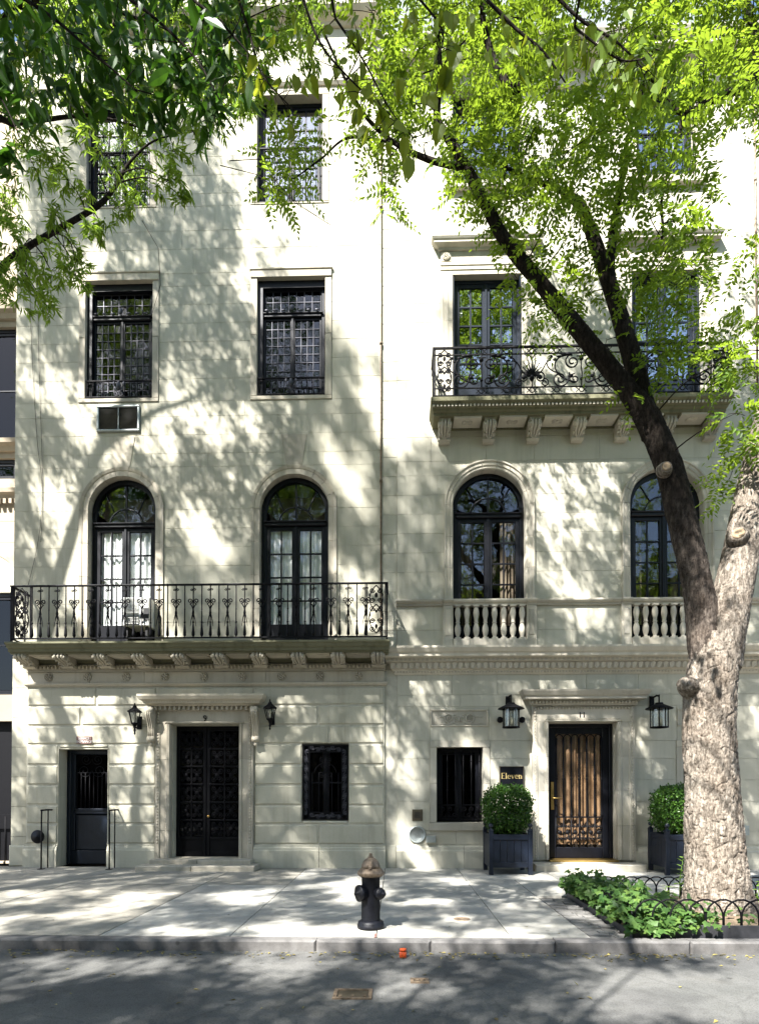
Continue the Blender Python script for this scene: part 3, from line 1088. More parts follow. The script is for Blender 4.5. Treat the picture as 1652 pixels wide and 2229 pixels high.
fb.box(sx0 + .16, sx1 - .14, yd + .0, yd + .07, zr - .07, zr + .05, .015)
fb.box(sx0 + .15, sx1 - .13, yd - .02, yd + .0, zr + .0, zr + .025, .006)
dsrv = fb.build('door', 'bluefr', h9, label='black service door with an iron grille over a solid panel')
MB().box(sx0 + .16, sx1 - .14, yd + .035, yd + .06, .30, zr - .07, .02).build('door_panel', 'bluefr', dsrv)
pane_box(dsrv, sx0 + .16, sx1 - .14, zr + .05, dS[3] - .1, yd + .06, 'blackglass')
MB().box(sx0 + .16, sx1 - .14, yd + .4, yd + .42, zr - .1, dS[3] - .05).build('blind', 'ecurtain', dsrv)
b = MB().tube([(0, 0, zr + .05), (0, 0, zr + .78)], .009, 5).ball((0, 0, zr + .72), .016, 6)
me = b.mesh('bar', 'iron')
for k in range(8):
    inst('bar', me, dsrv, (sx0 + .2 + (sx1 - sx0 - .38) * k / 7, yd + .02, 0))
b = MB()
xm = (sx0 + sx1) / 2 + .01
for q, (r, zc) in enumerate(((.14, .92), (.11, 1.15), (.08, 1.32))):
    for s in (-1, 1):
        b.tube([(p[0], yd + .02, p[1]) for p in spiral(xm + s * (r + .01), zr + zc - .1, r, .02, PI / 2 - s * PI / 2 + PI, PI / 2 - s * PI / 2 + PI + s * 3.3 * PI, 30)], .008, 5)
b.box(sx0 + .17, sx1 - .15, yd + .015, yd + .035, zr + .775, zr + .79)
b.build('scrollwork', 'iron', dsrv)

# main doorway: surround, hood, steps, doors
yo = yl - .05
ax0, ax1, az1 = mainsur[0], mainsur[1], mainsur[3]
for (a, b, sgn) in ((ax0, dM[0], 1), (dM[1], ax1, -1)):
    w = b - a
    prof = [(yl + .12, 0), (yo, 0), (yo, w * .30), (yo + .025, w * .36), (yo + .03, w * .72), (yo + .01, w * .8), (yo + .02, w * .95), (yo + .06, w), (yl + .12, w)]
    nseg = 4
    for k in range(nseg):
        z0, z1 = .02 + (dM[3] - .02) * k / nseg + .003, .02 + (dM[3] - .02) * (k + 1) / nseg - .003
        n = len(prof)
        pts = [((a + o) if sgn > 0 else (b - o), y) for (y, o) in prof]
        MB().slab(pts if sgn > 0 else pts[::-1], z0, z1).build('architrave', 'trim9', h9)
    # reveal stones
    xi = dM[0] if sgn > 0 else dM[1]
    for k in range(5):
        z0, z1 = dM[2] + (dM[3] - dM[2]) * k / 5 + .003, dM[2] + (dM[3] - dM[2]) * (k + 1) / 5 - .003
        MB().box(xi - .012, xi + .012, yl + .121, .3, z0, z1).build('jamb', 'stone9', h9)
MB().prism([(ax0, dM[3] + .003), (ax1, dM[3] + .003), (ax1, az1), (ax0, az1)], yo + .028, yl + .12).build('architrave', 'trim9', h9)
MB().box(dM[0] - .1, dM[1] + .1, yo + .012, yo + .028, dM[3] + .01, dM[3] + .05, .01).build('architrave', 'trim9', h9)
MB().box(dM[0] - .01, dM[1] + .01, yl + .121, .3, dM[3] - .012, dM[3] + .01).build('lintel', 'stone9', h9)
# bead and tongue ornament running round the architrave
eggs(h9, 'carved_border', ax0 + .02, ax1 - .02, yo + .02, az1 - .05, .055, .022, 'trim9')
for xx in (ax0 + .055, ax1 - .055):
    mb = MB()
    for k in range(44):
        mb.ball((xx, yo, .5 + (az1 - .62) * k / 43), .024, 6, .8, .7, 1.1)
    mb.build('carved_border', 'trim9', h9, kind='stuff')
for xx in (dM[0] - .055, dM[1] + .055):
    mb = MB()
    for k in range(70):
        mb.ball((xx, yo + .018, .3 + (dM[3] - .3) * k / 69), .013, 5)
    mb.build('bead_border', 'trim9', h9, kind='stuff')
# hood with dentils on two consoles
zh0, zh1 = Z(1545, 445, yl - .15), Z(1517, 445, yl - .3)
hx0, hx1 = ax0 - .02, ax1 + .02
MB().sweep([(0, 0), (.06, 0), (.06, .07), (0, .07)], [(hx0, yl), (hx0, yl - .0001), (hx0, yl - .02), (hx1, yl - .02), (hx1, yl)]).build('hood_frieze', 'trim9', h9).location.z += zh0
me = MB().box(-.022, .022, -.045, 0, 0, .075, .004).mesh('dentil', 'trim9')
nd_ = 21
for k in range(nd_):
    inst('dentil', me, h9, (hx0 + .05 + (hx1 - hx0 - .1) * k / (nd_ - 1), yl - .082, zh0 + .005))
MB().sweep([(0, .09), (.10, .09), (.12, .11), (.20, .13), (.22, .17), (.27, .2), (.30, .26), (.30, .30), (0, .33)], [(hx0 + .06, yl), (hx0 + .06, yl - .04), (hx1 - .06, yl - .04), (hx1 - .06, yl)]).build('hood', 'trim9', h9).location.z += zh0 - .01
eggs(h9, 'carved_border', hx0 - .1, hx1 + .1, yl - .25, zh0 + .165, .05, .018, 'trim9')
# tall scrolled consoles
for xx in (ax0 - .06, ax1 + .06):
    mb = MB()
    hh = Z(1538, 445, yl) - Z(1612, 445, yl)
    prof = [(0, 0), (-.26, 0), (-.27, -.06)] + [(q[0], q[1]) for q in bez((-.27, -.08), (-.22, -.3), (-.10, -.3), (-.13, -hh * .84), 8)] + [(-.16, -hh * .9), (-.12, -hh * .99), (0, -hh)]
    mb.prof_x(prof[::-1], -.06, .06)
    mb.lathe([(.055, -.07), (.055, .07)], (0, -.11, -hh * .92), (1, 0, 0), 12)
    mb.lathe([(.065, -.068), (.065, .068)], (0, -.21, -.07), (1, 0, 0), 12)
    for k in (-1, 0, 1):
        mb.tube([(k * .035, q[0] - .005, q[1]) for q in bez((-.27, -.1), (-.22, -.3), (-.10, -.3), (-.13, -hh * .82), 8)], .012, 5)
    mb.ball((0, -.08, -hh * 1.05), .05, 8, .9, .8, 1.2)
    inst('console', mb.mesh('console', 'trim9'), h9, (xx, yl, zh0 + .05))
# number 9
def letters(parent, name, text, x, y, z, size, mat, label=None):
    cu = bpy.data.curves.new(name, 'FONT')
    cu.body = text
    cu.size = size
    cu.align_x = 'CENTER'
    cu.align_y = 'CENTER'
    cu.extrude = .004
    cu.materials.append(M[mat])
    tmp = bpy.data.objects.new(name, cu)
    COL.objects.link(tmp)
    dg = bpy.context.evaluated_depsgraph_get()
    me = bpy.data.meshes.new_from_object(tmp.evaluated_get(dg))
    bpy.data.objects.remove(tmp)
    o = bpy.data.objects.new(name, me)
    COL.objects.link(o)
    b = WPOS.get(parent.name, (0, 0, 0))
    o.parent = parent
    o.location = (x - b[0], y - b[1], z - b[2])
    o.rotation_euler = (PI / 2, 0, 0)
    if label: o['label'] = label
    return o
letters(h9, 'house_number', '9', X(446, 1563, yo), yo + .02, Z(1564, 446, yo), .17, 'iron')
# steps
for k, (p, zt, e) in enumerate(((.58, .095, .16), (.26, .18, .02))):
    a, b = ax0 - e, ax1 + e
    for j, (s0, s1) in enumerate(((0, .47), (.47, 1))):
        MB().box(a + (b - a) * s0 + .003, a + (b - a) * s1 - .003, yl - p, .25 + k * .05, zt - .095 + (.0 if k else -.03), zt, .012).build('step', 'trim9', h9)
# doors: two iron and glass leaves
ym = .24
mid = X(450, 1720, ym)
for (a, b, s) in ((dM[0] + .012, mid - .004, -1), (mid + .004, dM[1] - .012, 1)):
    z0, z1 = dM[2] + .01, dM[3] - .015
    fb = MB()
    fb.box(a, a + .07, ym, ym + .06, z0, z1, .01).box(b - .07, b, ym, ym + .06, z0, z1, .01).box(a + .07, b - .07, ym + .002, ym + .058, z1 - .09, z1, .01)
    fb.box(a + .07, b - .07, ym + .002, ym + .058, z0, z0 + .09, .01)
    zp = Z(1824, 478, ym)
    fb.box(a + .07, b - .07, ym + .002, ym + .058, zp - .04, zp + .02, .01)
    fb.box(a + .07, b - .07, ym + .02, ym + .05, z0 + .09, zp - .04, .0)
    d = fb.build('door', 'iron', h9, label='half of the black iron and glass double door')
    pane_box(d, a + .07, b - .07, zp + .02, z1 - .09, ym + .045, 'blackglass')
    rows = 6
    mb = MB()
    for j in range(1, rows):
        zz = zp + (z1 - .09 - zp) * j / rows
        mb.box(a + .07, b - .07, ym + .006, ym + .03, zz - .018, zz + .018, .005)
        for xx in (a + .08, (a + b) / 2, b - .08):
            mb.ball((xx, ym + .0, zz), .026, 6)
    mb.box((a + b) / 2 - .016, (a + b) / 2 + .016, ym + .008, ym + .03, zp + .02, z1 - .09)
    mb.build('grille_bar', 'iron', d)
    cw, ch = (b - a - .14) / 2, (z1 - .09 - zp) / rows
    q = MB()
    for s1 in (-1, 1):
        for s2 in (-1, 1):
            r = min(cw, ch) * .21
            q.tube([(p[0], 0, p[1]) for p in spiral(s1 * cw * .22, s2 * ch * .24, r, r * .25, (PI if s1 > 0 else 0), (PI if s1 > 0 else 0) + s1 * s2 * 3.2 * PI, 20)], .009, 5)
            q.ball((s1 * cw * .22, -.005, s2 * ch * .24), .018, 6)
    for k in range(4):
        aa = PI / 4 + PI / 2 * k
        q.tube([(0, 0, 0), (cw * .38 * math.cos(aa), 0, ch * .38 * math.sin(aa))], .007, 5)
    q.lathe([(.05, 0), (.05, .01), (.02, .02)], (0, 0, 0), (0, -1, 0), 10)
    me = q.mesh('scroll_panel', 'iron')
    for j in range(rows):
        for i in range(2):
            inst('scroll_panel', me, d, (a + .07 + cw * (i + .5), ym + .01, zp + ch * (j + .5)))
MB().lathe([(.02, 0), (.03, .03), (.02, .05)], (mid + .05, ym, 1.0), (0, -1, 0), 8).build('door_knob', 'brass', d)

# grilled window right of the door
gw = wG
surround(h9, *gw, .001, yl + .03, .3, 'stone9', wb=.0001)
w = rect_window(h9, gw[0] + .012, gw[1] - .012, gw[2] + .02, gw[3] - .012, .16, 2, cols=1, gmat='blackglass', lab='small window behind a scrolled iron grille')
curtain(w, gw[0] + .05, gw[1] - .05, gw[2] + .05, gw[3] - .05, .34, 'ecurtain', 6, .02)
yg = yl + .03
gb = MB()
for (p0, p1, q0, q1) in ((gw[0] + .01, gw[1] - .01, gw[2] + .015, gw[2] + .035), (gw[0] + .01, gw[1] - .01, gw[3] - .04, gw[3] - .02),
                         (gw[0] + .12, gw[1] - .12, gw[2] + .15, gw[2] + .17), (gw[0] + .12, gw[1] - .12, gw[3] - .17, gw[3] - .15)):
    gb.box(p0, p1, yg - .01, yg + .01, q0, q1)
for xx in (gw[0] + .02, gw[1] - .02, gw[0] + .13, gw[1] - .13):
    gb.box(xx - .009, xx + .009, yg - .01, yg + .01, gw[2] + .015, gw[3] - .02)
g = gb.build('window_grille', 'iron', h9)
wd, hg = gw[1] - gw[0], gw[3] - gw[2]
me = MB().tube([(0, 0, 0), (0, 0, hg * .52)], .009, 6).mesh('bar', 'iron')
for k in range(5):
    inst('bar', me, g, (gw[0] + .13 + (wd - .26) * (k + .5) / 5, yg, gw[2] + .16))
def scroll_s(L, r, t=.009):
    b = MB()
    for s in (-1, 1):
        b.tube([(p[0], 0, p[1]) for p in spiral(s * (-.0) + r * s * .5, s * L * .25, r, r * .25, (PI if s > 0 else 0), (PI if s > 0 else 0) - 2.8 * PI, 18)], t, 5)
    b.tube([(q[0], 0, q[1]) for q in bez((-r * .5, L * .25), (-r * .5, 0), (r * .5, 0), (r * .5, -L * .25), 8)], t, 5)
    return b
me = scroll_s(.24, .042).mesh('scroll', 'lead')
for k in range(7):
    zc = gw[2] + .12 + (hg - .24) * (k + .5) / 7
    inst('scroll', me, g, (gw[0] + .075, yg, zc))
    inst('scroll', me, g, (gw[1] - .075, yg, zc), (0, 0, PI))
for k in range(3):
    xc = gw[0] + .15 + (wd - .3) * (k + .5) / 3
    inst('scroll', me, g, (xc, yg, gw[2] + .092), (0, PI / 2, 0))
    inst('scroll', me, g, (xc, yg, gw[3] - .095), (0, PI / 2, 0))
b = MB()
xm = (gw[0] + gw[1]) / 2
b.tube([(xm + .22 * math.cos(a), yg, gw[2] + .16 + hg * .50 + .22 * math.sin(a)) for a in np.linspace(.1, PI - .1, 12)], .009, 6)
for (dz, r) in ((.60, .07), (.72, .05), (.80, .06)):
    for s in (-1, 1):
        b.tube([(p[0], yg, p[1]) for p in spiral(xm + s * (r + .005), gw[2] + hg * dz, r, .012, (PI if s > 0 else 0), (PI if s > 0 else 0) + s * 3 * PI, 20)], .008, 5)
b.tube([(xm, yg, gw[2] + hg * .5), (xm, yg, gw[2] + hg * .86)], .008, 5)
b.build('scrollwork', 'iron', g)

# --- balcony 9
PB = .64
bx0, bx1 = X(62, 1430, -.06) - .0, X(837, 1430, -.06)
zt = Z(1397, 430, -.6)
zfr1 = Z(1462, 430, yl)
prof = [(0, -.30), (.02, -.30), (.03, -.24), (.08, -.22), (.50, -.20), (.50, -.17), (PB - .1, -.17), (PB - .09, -.12), (PB - .05, -.10), (PB - .03, -.05), (PB, -.035), (PB, 0), (0, .012)]
def balcony_slab(prof, xa, xb, yw, side):
    mb = MB()
    mb.prof_x([(yw - o, z) for o, z in prof], xa, xb)
    pj = max(o for o, z in prof)
    n = len(prof)
    for s, xe in ((-1, xa), (1, xb)):
        vs, fs = [], []
        e = [max(.002, o * side / pj) for o, z in prof]
        vs += [(xe + s * .001, yw - o, z) for o, z in prof]
        vs += [(xe + s * e[k], yw - prof[k][0], prof[k][1]) for k in range(n)]
        vs += [(xe + s * e[k], yw + .003, prof[k][1]) for k in range(n)]
        for k in range(n):
            q = (k + 1) % n
            fs += [(k, q, q + n, k + n), (k + n, q + n, q + 2 * n, k + 2 * n)]
        mb.add(vs, fs)
    return mb
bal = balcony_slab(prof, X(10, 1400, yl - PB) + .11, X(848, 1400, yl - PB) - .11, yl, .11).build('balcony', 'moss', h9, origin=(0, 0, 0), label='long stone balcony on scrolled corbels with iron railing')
bal.location = (-WPOS[h9.name][0], -WPOS[h9.name][1], zt)
WPOS[bal.name] = (0, 0, zt)
def bsub(mb, name, mat, kind=None):
    """vertices given with z measured from the balcony floor"""
    o = bpy.data.objects.new(name, mb.mesh(name, mat))
    COL.objects.link(o)
    o.parent = bal
    if kind: o['kind'] = kind
    return o
zc0 = -.305
cm = console(.24, .48, .235).mesh('corbel', 'trim9')
for k in range(10):
    inst('corbel', cm, bal, (bx0 + .12 + (bx1 - bx0 - .24) * k / 9, yl + .005, zt - .175))
# soffit coffers between the corbels
for k in range(9):
    xa = bx0 + .12 + (bx1 - bx0 - .24) * k / 9 + .16
    xb = bx0 + .12 + (bx1 - bx0 - .24) * (k + 1) / 9 - .16
    mb = MB().box(xa, xb, yl - .44, yl - .10, -.225, -.199, 0)
    mb.box(xa + .06, xb - .06, yl - .40, yl - .14, -.238, -.226, 0)
    bsub(mb, 'soffit_panel', 'trim9')
# egg and dart, frieze with rosettes, string mould
eggs(h9, 'egg_and_dart', bx0 + .02, bx1 - .02, yl - .055, Z(1452, 430, yl - .03), .078, .034, 'trim9')
MB().sweep([(0, 0), (.04, 0), (.03, .05), (.05, .10), (.06, .13), (0, .13)], [(bx0 + .02, .1), (bx0 + .02, yl), (bx1 - .02, yl), (bx1 - .02, .1)]).build('bed_mould', 'trim9', h9).location.z += zfr1
fx = [bx0 + (bx1 - bx0) * t for t in (0, .175, .33, .5, .67, .83, 1)]
zfr0 = Z(1487, 430, yl)
for a, b in zip(fx[:-1], fx[1:]):
    MB().box(a + .003, b - .003, yl, .2, zfr0 + .003, zfr1 - .003, .004).build('frieze_stone', 'trim9', h9)
rm = MB()
rosette(rm, 0, 0, 0, .085)
rmm = rm.mesh('rosette', 'trim9')
for k in range(9):
    xx = X(107 + (781 - 107) * k / 8, 1472, yl)
    inst('rosette', rmm, h9, (xx, yl + .002, Z(1473, 430, yl) + .0))
MB().sweep([(0, -.06), (.015, -.06), (.03, -.04), (.045, -.03), (.05, 0), (.03, .01), (0, .015)], [(bx0 - .01, .1), (bx0 - .01, yl), (bx1 + .01, yl), (bx1 + .01, .1)]).build('string_course', 'trim9', h9).location.z += zfr0

# railing 9
yr = yl - PB + .07
rx0, rx1 = X(26, 1330, yr), X(842, 1330, yr)
hr = Z(1271, 430, yr) - zt
mb = MB()
mb.sweep([(-.02, hr - .03), (.02, hr - .03), (.025, hr - .012), (.02, hr), (-.02, hr), (-.025, hr - .012)], [(rx0, .0), (rx0, yr), (rx1, yr), (rx1, .0)])
mb.sweep([(-.012, .06), (.012, .06), (.012, .085), (-.012, .085)], [(rx0, .0), (rx0, yr), (rx1, yr), (rx1, .0)])
rail = bsub(mb, 'rail', 'iron')
b = MB()
b.tube([(0, 0, .07), (0, 0, hr - .02)], .012, 5)
b.lathe([(.016, 0), (.030, .02), (.030, .06), (.018, .18), (.012, .24)], (0, 0, .1), (0, 0, 1), 8)
b.lathe([(.018, 0), (.018, .03)], (0, 0, .35), (0, 0, 1), 8)
b.ball((0, 0, hr * .56), .016, 6)
bm9 = b.mesh('baluster', 'iron')
s9 = MB()
pt = .1635
for s in (-1, 1):
    s9.tube([(q[0], 0, q[1]) for q in spiral(s * .062, hr * .70, .052, .012, -PI / 2, -PI / 2 - s * 2.7 * PI, 22)][::-1] + [(s * .03, 0, hr * .62), (0, 0, hr * .56)], .011, 5)
    s9.tube([(q[0], 0, q[1]) for q in bez((0, hr * .50), (s * .02, hr * .44), (s * .04, hr * .38), (s * .055, hr * .26), 7)], [.013, .012, .011, .010, .009, .008, .006, .004], 5)
    s9.tube([(q[0], 0, q[1]) for q in spiral(s * .03, hr * .90, .024, .008, -PI, -PI - s * 2.2 * PI, 12)], .008, 4)
s9.lathe([(.02, 0), (.026, .02), (.014, .09), (.02, .1)], (0, 0, hr * .47), (0, 0, 1), 8)
s9.tube([(0, 0, hr * .5), (0, 0, hr - .03)], .006, 4)
sc9 = s9.mesh('lyre_scroll', 'iron')
ex = .40
nb = int(round((rx1 - rx0 - 2 * ex) / pt))
pt = (rx1 - rx0 - 2 * ex) / nb
for k in range(nb + 1):
    inst('baluster', bm9, bal, (rx0 + ex + pt * k, yr, zt))
    if k % 2 == 1:
        inst('lyre_scroll', sc9, bal, (rx0 + ex + pt * k, yr - .008, zt))
# scrolled end panels and returns
def filigree(w, h, t=.011):
    b = MB()
    for s in (-1, 1):
        b.box(s * w / 2 - .01, s * w / 2 + .01, -.01, .01, .07, h - .02)
        for (zc, r, d) in ((.2, .055, 1), (.33, .05, -1), (.55, .055, 1), (.68, .05, -1), (.86, .05, 1)):
            a0 = PI if s > 0 else 0
            b.tube([(q[0], 0, q[1]) for q in spiral(s * w * .22, h * zc, r, .012, a0, a0 + s * d * 3 * PI, 20)], t, 5)
        b.tube([(q[0], 0, q[1]) for q in bez((0, h * .12), (s * w * .55, h * .3), (s * w * .5, h * .5), (0, h * .62), 10)], t, 5)
        b.tube([(q[0], 0, q[1]) for q in bez((0, h * .5), (s * w * .5, h * .62), (s * w * .5, h * .8), (0, h * .95), 10)], t, 5)
        b.ball((s * w * .36, 0, h * .44), .03, 6, .6, .4, 1.3)
        b.ball((s * w * .36, 0, h * .78), .028, 6, .6, .4, 1.3)
    b.ball((0, 0, h * .24), .028, 8, 1, .5, 1.7).ball((0, 0, h * .78), .03, 8, 1, .5, 1.7).ball((0, 0, h * .5), .026, 8, 1, .5, 1)
    return b
fm = filigree(ex - .06, hr).mesh('scroll_panel', 'iron')
inst('scroll_panel', fm, bal, (rx0 + ex / 2, yr, zt))
inst('scroll_panel', fm, bal, (rx1 - ex / 2, yr, zt))
for xx in (rx0, rx1):
    inst('scroll_panel', fm, bal, (xx, yr / 2 - .06, zt), (0, 0, PI / 2))
    MB_ = MB().box(-.015, .015, -.015, .015, -.01, hr)
    inst('post', MB_.mesh('post', 'iron'), bal, (xx, yr, zt))

# interior shell behind all openings
def shell(parent, x0, x1, floors, y0, y1, ztop):
    mb = MB()
    mb.box(x0, x1, y1, y1 + .1, -.2, ztop)
    for z in floors:
        mb.box(x0, x1, y0, y1 - .001, z - .12, z)
    mb.box(x0, x0 + .08, y0, y1 - .002, -.19, ztop - .01).box(x1 - .08, x1, y0, y1 - .002, -.19, ztop - .01)
    return mb.build('interior_wall', 'interior', parent)
shell(h9, XL9 + .02, XS - .02, [0.0, zb9 - .05, Z(990, 430), Z(560, 430), zwall_top - .2], .36, 4.5, zwall_top - .1)
MB().box(XL9, XS, -.02, 5, zwall_top + .002, zwall_top + .25).build('roof', 'slate', h9)

# ================================================================== HOUSE 11
h11 = thing('townhouse', 'pale limestone townhouse on the right with stone balusters and number 11 over its door', 'house', ((XS + XR11) / 2, 0.2, 0))
XQ = X(864, 1300)                      # recessed strip between the houses, then the main wall
zc11 = Z(160, 1200)                    # top cornice
p4 = [(X(985, 300), X(1135, 300), Z(402, 1060), Z(197, 1060)), (X(1383, 300), X(1512, 300), Z(402, 1060), Z(197, 1060))]
p3 = [(X(985, 730), X(1135, 730), Z(868, 1060), Z(598, 1060)), (X(1374, 730), X(1522, 730), Z(868, 1060), Z(598, 1060))]
ar11 = .715
zsp11 = (Z(1022, 1064) + Z(1017, 1450)) / 2 - ar11
zbl = Z(1305, 1200)                    # top of the balustrade rail
zbs = Z(1392, 1200)                    # base of the balusters
zco = Z(1413, 1200)                    # top of the ledge cornice
b2 = [(X(1064.5, 1200), ar11, zsp11, zbs), (X(1451, 1200), ar11, zsp11, zbs)]
AW = .17
SW3 = .24
rects = [(o[0] - .14, o[1] + .14, o[2] - .14, o[3] + .20) for o in p4] + [(o[0] - SW3, o[1] + SW3, o[2] - .3, o[3] + .72) for o in p3]
for a in b2:
    rects.append((a[0] - ar11 - AW, a[0] + ar11 + AW, zbs - .2, zbl + .02))
arch11 = [(a[0], ar11 + AW, a[2], zbl) for a in b2]
belt = (XQ, XR11, Z(1318, 1200), zbl)
zs11 = courses(zco, zc11, .385, [zbl, belt[2], zsp11 + ar11 + AW] + [r[2] for r in rects[:4:2]] + [r[3] for r in rects[:4:2]])
ashlar(h11, XQ + .003, XR11, zs11, -.015, 'stone11', rects + [belt], arch11, seed=21, lens=(1.0, 1.6))
backing(h11, XS + .003, XR11, zco - .4, zc11, .013, .34, p4 + p3, [(a[0], a[1] + .01, a[2], a[3]) for a in b2])
# recessed strip stones, full height
zz = courses(.45, zc11, .385, [])
for a, b in zip(zz[:-1], zz[1:]):
    MB().box(XS + .004, XQ - .004, .005, .1, a + .003, b - .003, .004).build('stone', 'stone11', h11)
for o in p4:
    surround(h11, *o, .14, -.04, .33, 'trim11', wt=.2, wb=.14, sill_out=.08, lintel_out=.03)
for i, o in enumerate(p4):
    w = rect_window(h11, *o, .2, 4, fmat='bluefr', bottom=.3, gmat='skyglass')
    b = MB().box(o[0] + .005, o[1] - .005, -.03, -.0, o[2] + .9, o[2] + .925).box(o[0] + .005, o[1] - .005, -.03, -.0, o[2] + .05, o[2] + .07)
    for sx in (o[0] + .012, o[1] - .012):
        b.box(sx - .007, sx + .007, -.022, -.008, o[2] + .04, o[2] + .915)
    g = b.build('window_guard', 'iron', h11)
    me = MB().tube([(0, 0, .06), (0, 0, .9)], .008, 5).mesh('bar', 'iron')
    for k in range(11):
        inst('bar', me, g, (o[0] + .05 + (o[1] - o[0] - .1) * k / 10, -.015, o[2]))
# french windows on the balcony: architrave, frieze with rosettes, hood
for i, o in enumerate(p3):
    a, b = o[0] - SW3, o[1] + SW3
    for x0_, x1_, s in ((a, o[0], 1), (o[1], b, -1)):
        prof = [(.33, 0), (-.055, 0), (-.055, .05), (-.04, .06), (-.04, .15), (-.025, .16), (-.02, SW3), (.33, SW3)]
        for k in range(3):
            z0, z1 = o[2] - .3 + (o[3] - o[2] + .3) * k / 3 + .002, o[2] - .3 + (o[3] - o[2] + .3) * (k + 1) / 3 - .002
            pts = [((x0_ + q) if s > 0 else (x1_ - q), y) for y, q in prof]
            MB().slab(pts if s > 0 else pts[::-1], z0, z1).build('architrave', 'trim11', h11)
    MB().prof_x([(.33, o[3] + .002), (-.02, o[3] + .002), (-.025, o[3] + .08), (-.04, o[3] + .09), (-.04, o[3] + .16), (-.055, o[3] + .17), (-.06, o[3] + .22), (.33, o[3] + .22)][::-1], a, b).build('lintel', 'trim11', h11)
    MB().box(a, b, -.035, .1, o[3] + .223, o[3] + .46, .004).build('frieze_stone', 'trim11', h11)
    rm = MB()
    rosette(rm, 0, 0, 0, .075)
    me = rm.mesh('rosette', 'trim11')
    for xx in (a + .11, b - .11):
        MB().box(xx - .1, xx + .1, -.05, -.034, o[3] + .24, o[3] + .44, .01).build('rosette_block', 'trim11', h11)
        inst('rosette', me, h11, (xx, -.05, o[3] + .34))
    MB().sweep([(0, 0), (.04, 0), (.05, .04), (.10, .06), (.14, .075), (.14, .11), (.16, .13), (.18, .165), (.18, .18), (0, .20)], [(a, .05), (a, -.03), (b, -.03), (b, .05)]).build('hood', 'trim11', h11).location.z += o[3] + .463
    w = rect_window(h11, o[0] + .004, o[1] - .004, o[2] + .02, o[3] - .004, .17, 5, fmat='bluefr', bottom=.3, mun=.035, fr=.075, gmat='skyglass',
                    lab=('blue black french window at the left end of the upper balcony' if i == 0 else 'blue black french window behind the tree limb'))
    for s, xx in ((1, o[0] + .005), (-1, o[1] - .005)):
        MB().box(xx, xx + s * .03, .0, .115, o[2] + .02, o[3] - .01, .004).build('folded_shutter', 'bluefr', w)
for i, a in enumerate(b2):
    arch_ring(h11, a[0], ar11, a[2], zbl + .002, AW, -.03, .33, 'trim11', 9, True)
    w = arch_window(h11, a[0] + .005, ar11 - .008, a[2], zbs - .1, .2, 5, tr=Z(1112, 1250), lab=('arched window with green reflections left of the tree' if i == 0 else 'arched window partly hidden by the leaning tree limb'), bottom=.35)
    curtain(w, a[0] - ar11 + .1, a[0] - ar11 + .42, a[3], a[2] - .1, .5, 'ecurtain', 3, .03)
    curtain(w, a[0] + ar11 - .42, a[0] + ar11 - .1, a[3], a[2] - .1, .5, 'ecurtain', 3, .03)

# belt and balustrades
xpier = []
for a in b2:
    xpier += [(a[0] - ar11 - .2, a[0] - ar11 - .004), (a[0] + ar11 + .004, a[0] + ar11 + .2)]
mz0, mz1 = belt[2], zbl
prev = XQ + .02
cuts = [XQ - .02] + [v for p in xpier for v in p] + [XR11]
for k in range(0, len(cuts) - 1):
    a, b = cuts[k], cuts[k + 1]
    out = .13 if k % 2 == 1 else .10
    rail_ = any(abs(a - p[1]) < .001 for p in xpier[::2])
    nm = 'balustrade' if rail_ else 'belt_moulding'
    mb = MB().sweep([(-.1, mz0), (.0 + out * .45, mz0), (out * .5, mz0 + .04), (out * .8, mz0 + .05), (out, mz0 + .08), (out, mz1 - .01), (out - .02, mz1), (-.1, mz1 + .004)], [(a + .002, -.015), (b - .002, -.015)])
    o = mb.build(nm, 'trim11', h11)
    if rail_:
        prof = [(.05, 0), (.05, .03), (.035, .045), (.03, .07), (.048, .13), (.058, .20), (.055, .27), (.035, .35), (.03, .37), (.042, .385), (.042, .40), (.032, .41), (.036, .47), (.052, .56), (.055, .62), (.045, .70), (.032, .76), (.04, .77), (.04, .79), (.05, .80)]
        H = mz0 - zbs
        bl = MB().lathe([(r * 1.05, h / .8 * H) for r, h in prof], (0, 0, 0), (0, 0, 1), 14)
        bl.box(-.055, .055, -.055, .055, .0, .03).box(-.055, .055, -.055, .055, H - .035, H - .001)
        me = bl.mesh('baluster', 'trim11')
        for q in range(8):
            inst('baluster', me, o, (a + (b - a) * (q + .5) / 8, -.055, zbs + .001))
        MB().box(a + .003, b - .003, -.115, .1, zco, zbs, .006).build('balustrade_base', 'trim11', h11)
for (a, b) in xpier:
    MB().box(a, b, -.065, .02, zbs + .01, mz0 - .002, .006).build('pedestal', 'trim11', h11)
    MB().box(a + .04, b - .04, -.075, -.064, zbs + .08, mz0 - .08, .008).build('pedestal_panel', 'trim11', h11)
    MB().box(a - .01, b + .0, -.09, .02, zco, zbs + .008, .01).build('pedestal_base', 'trim11', h11)

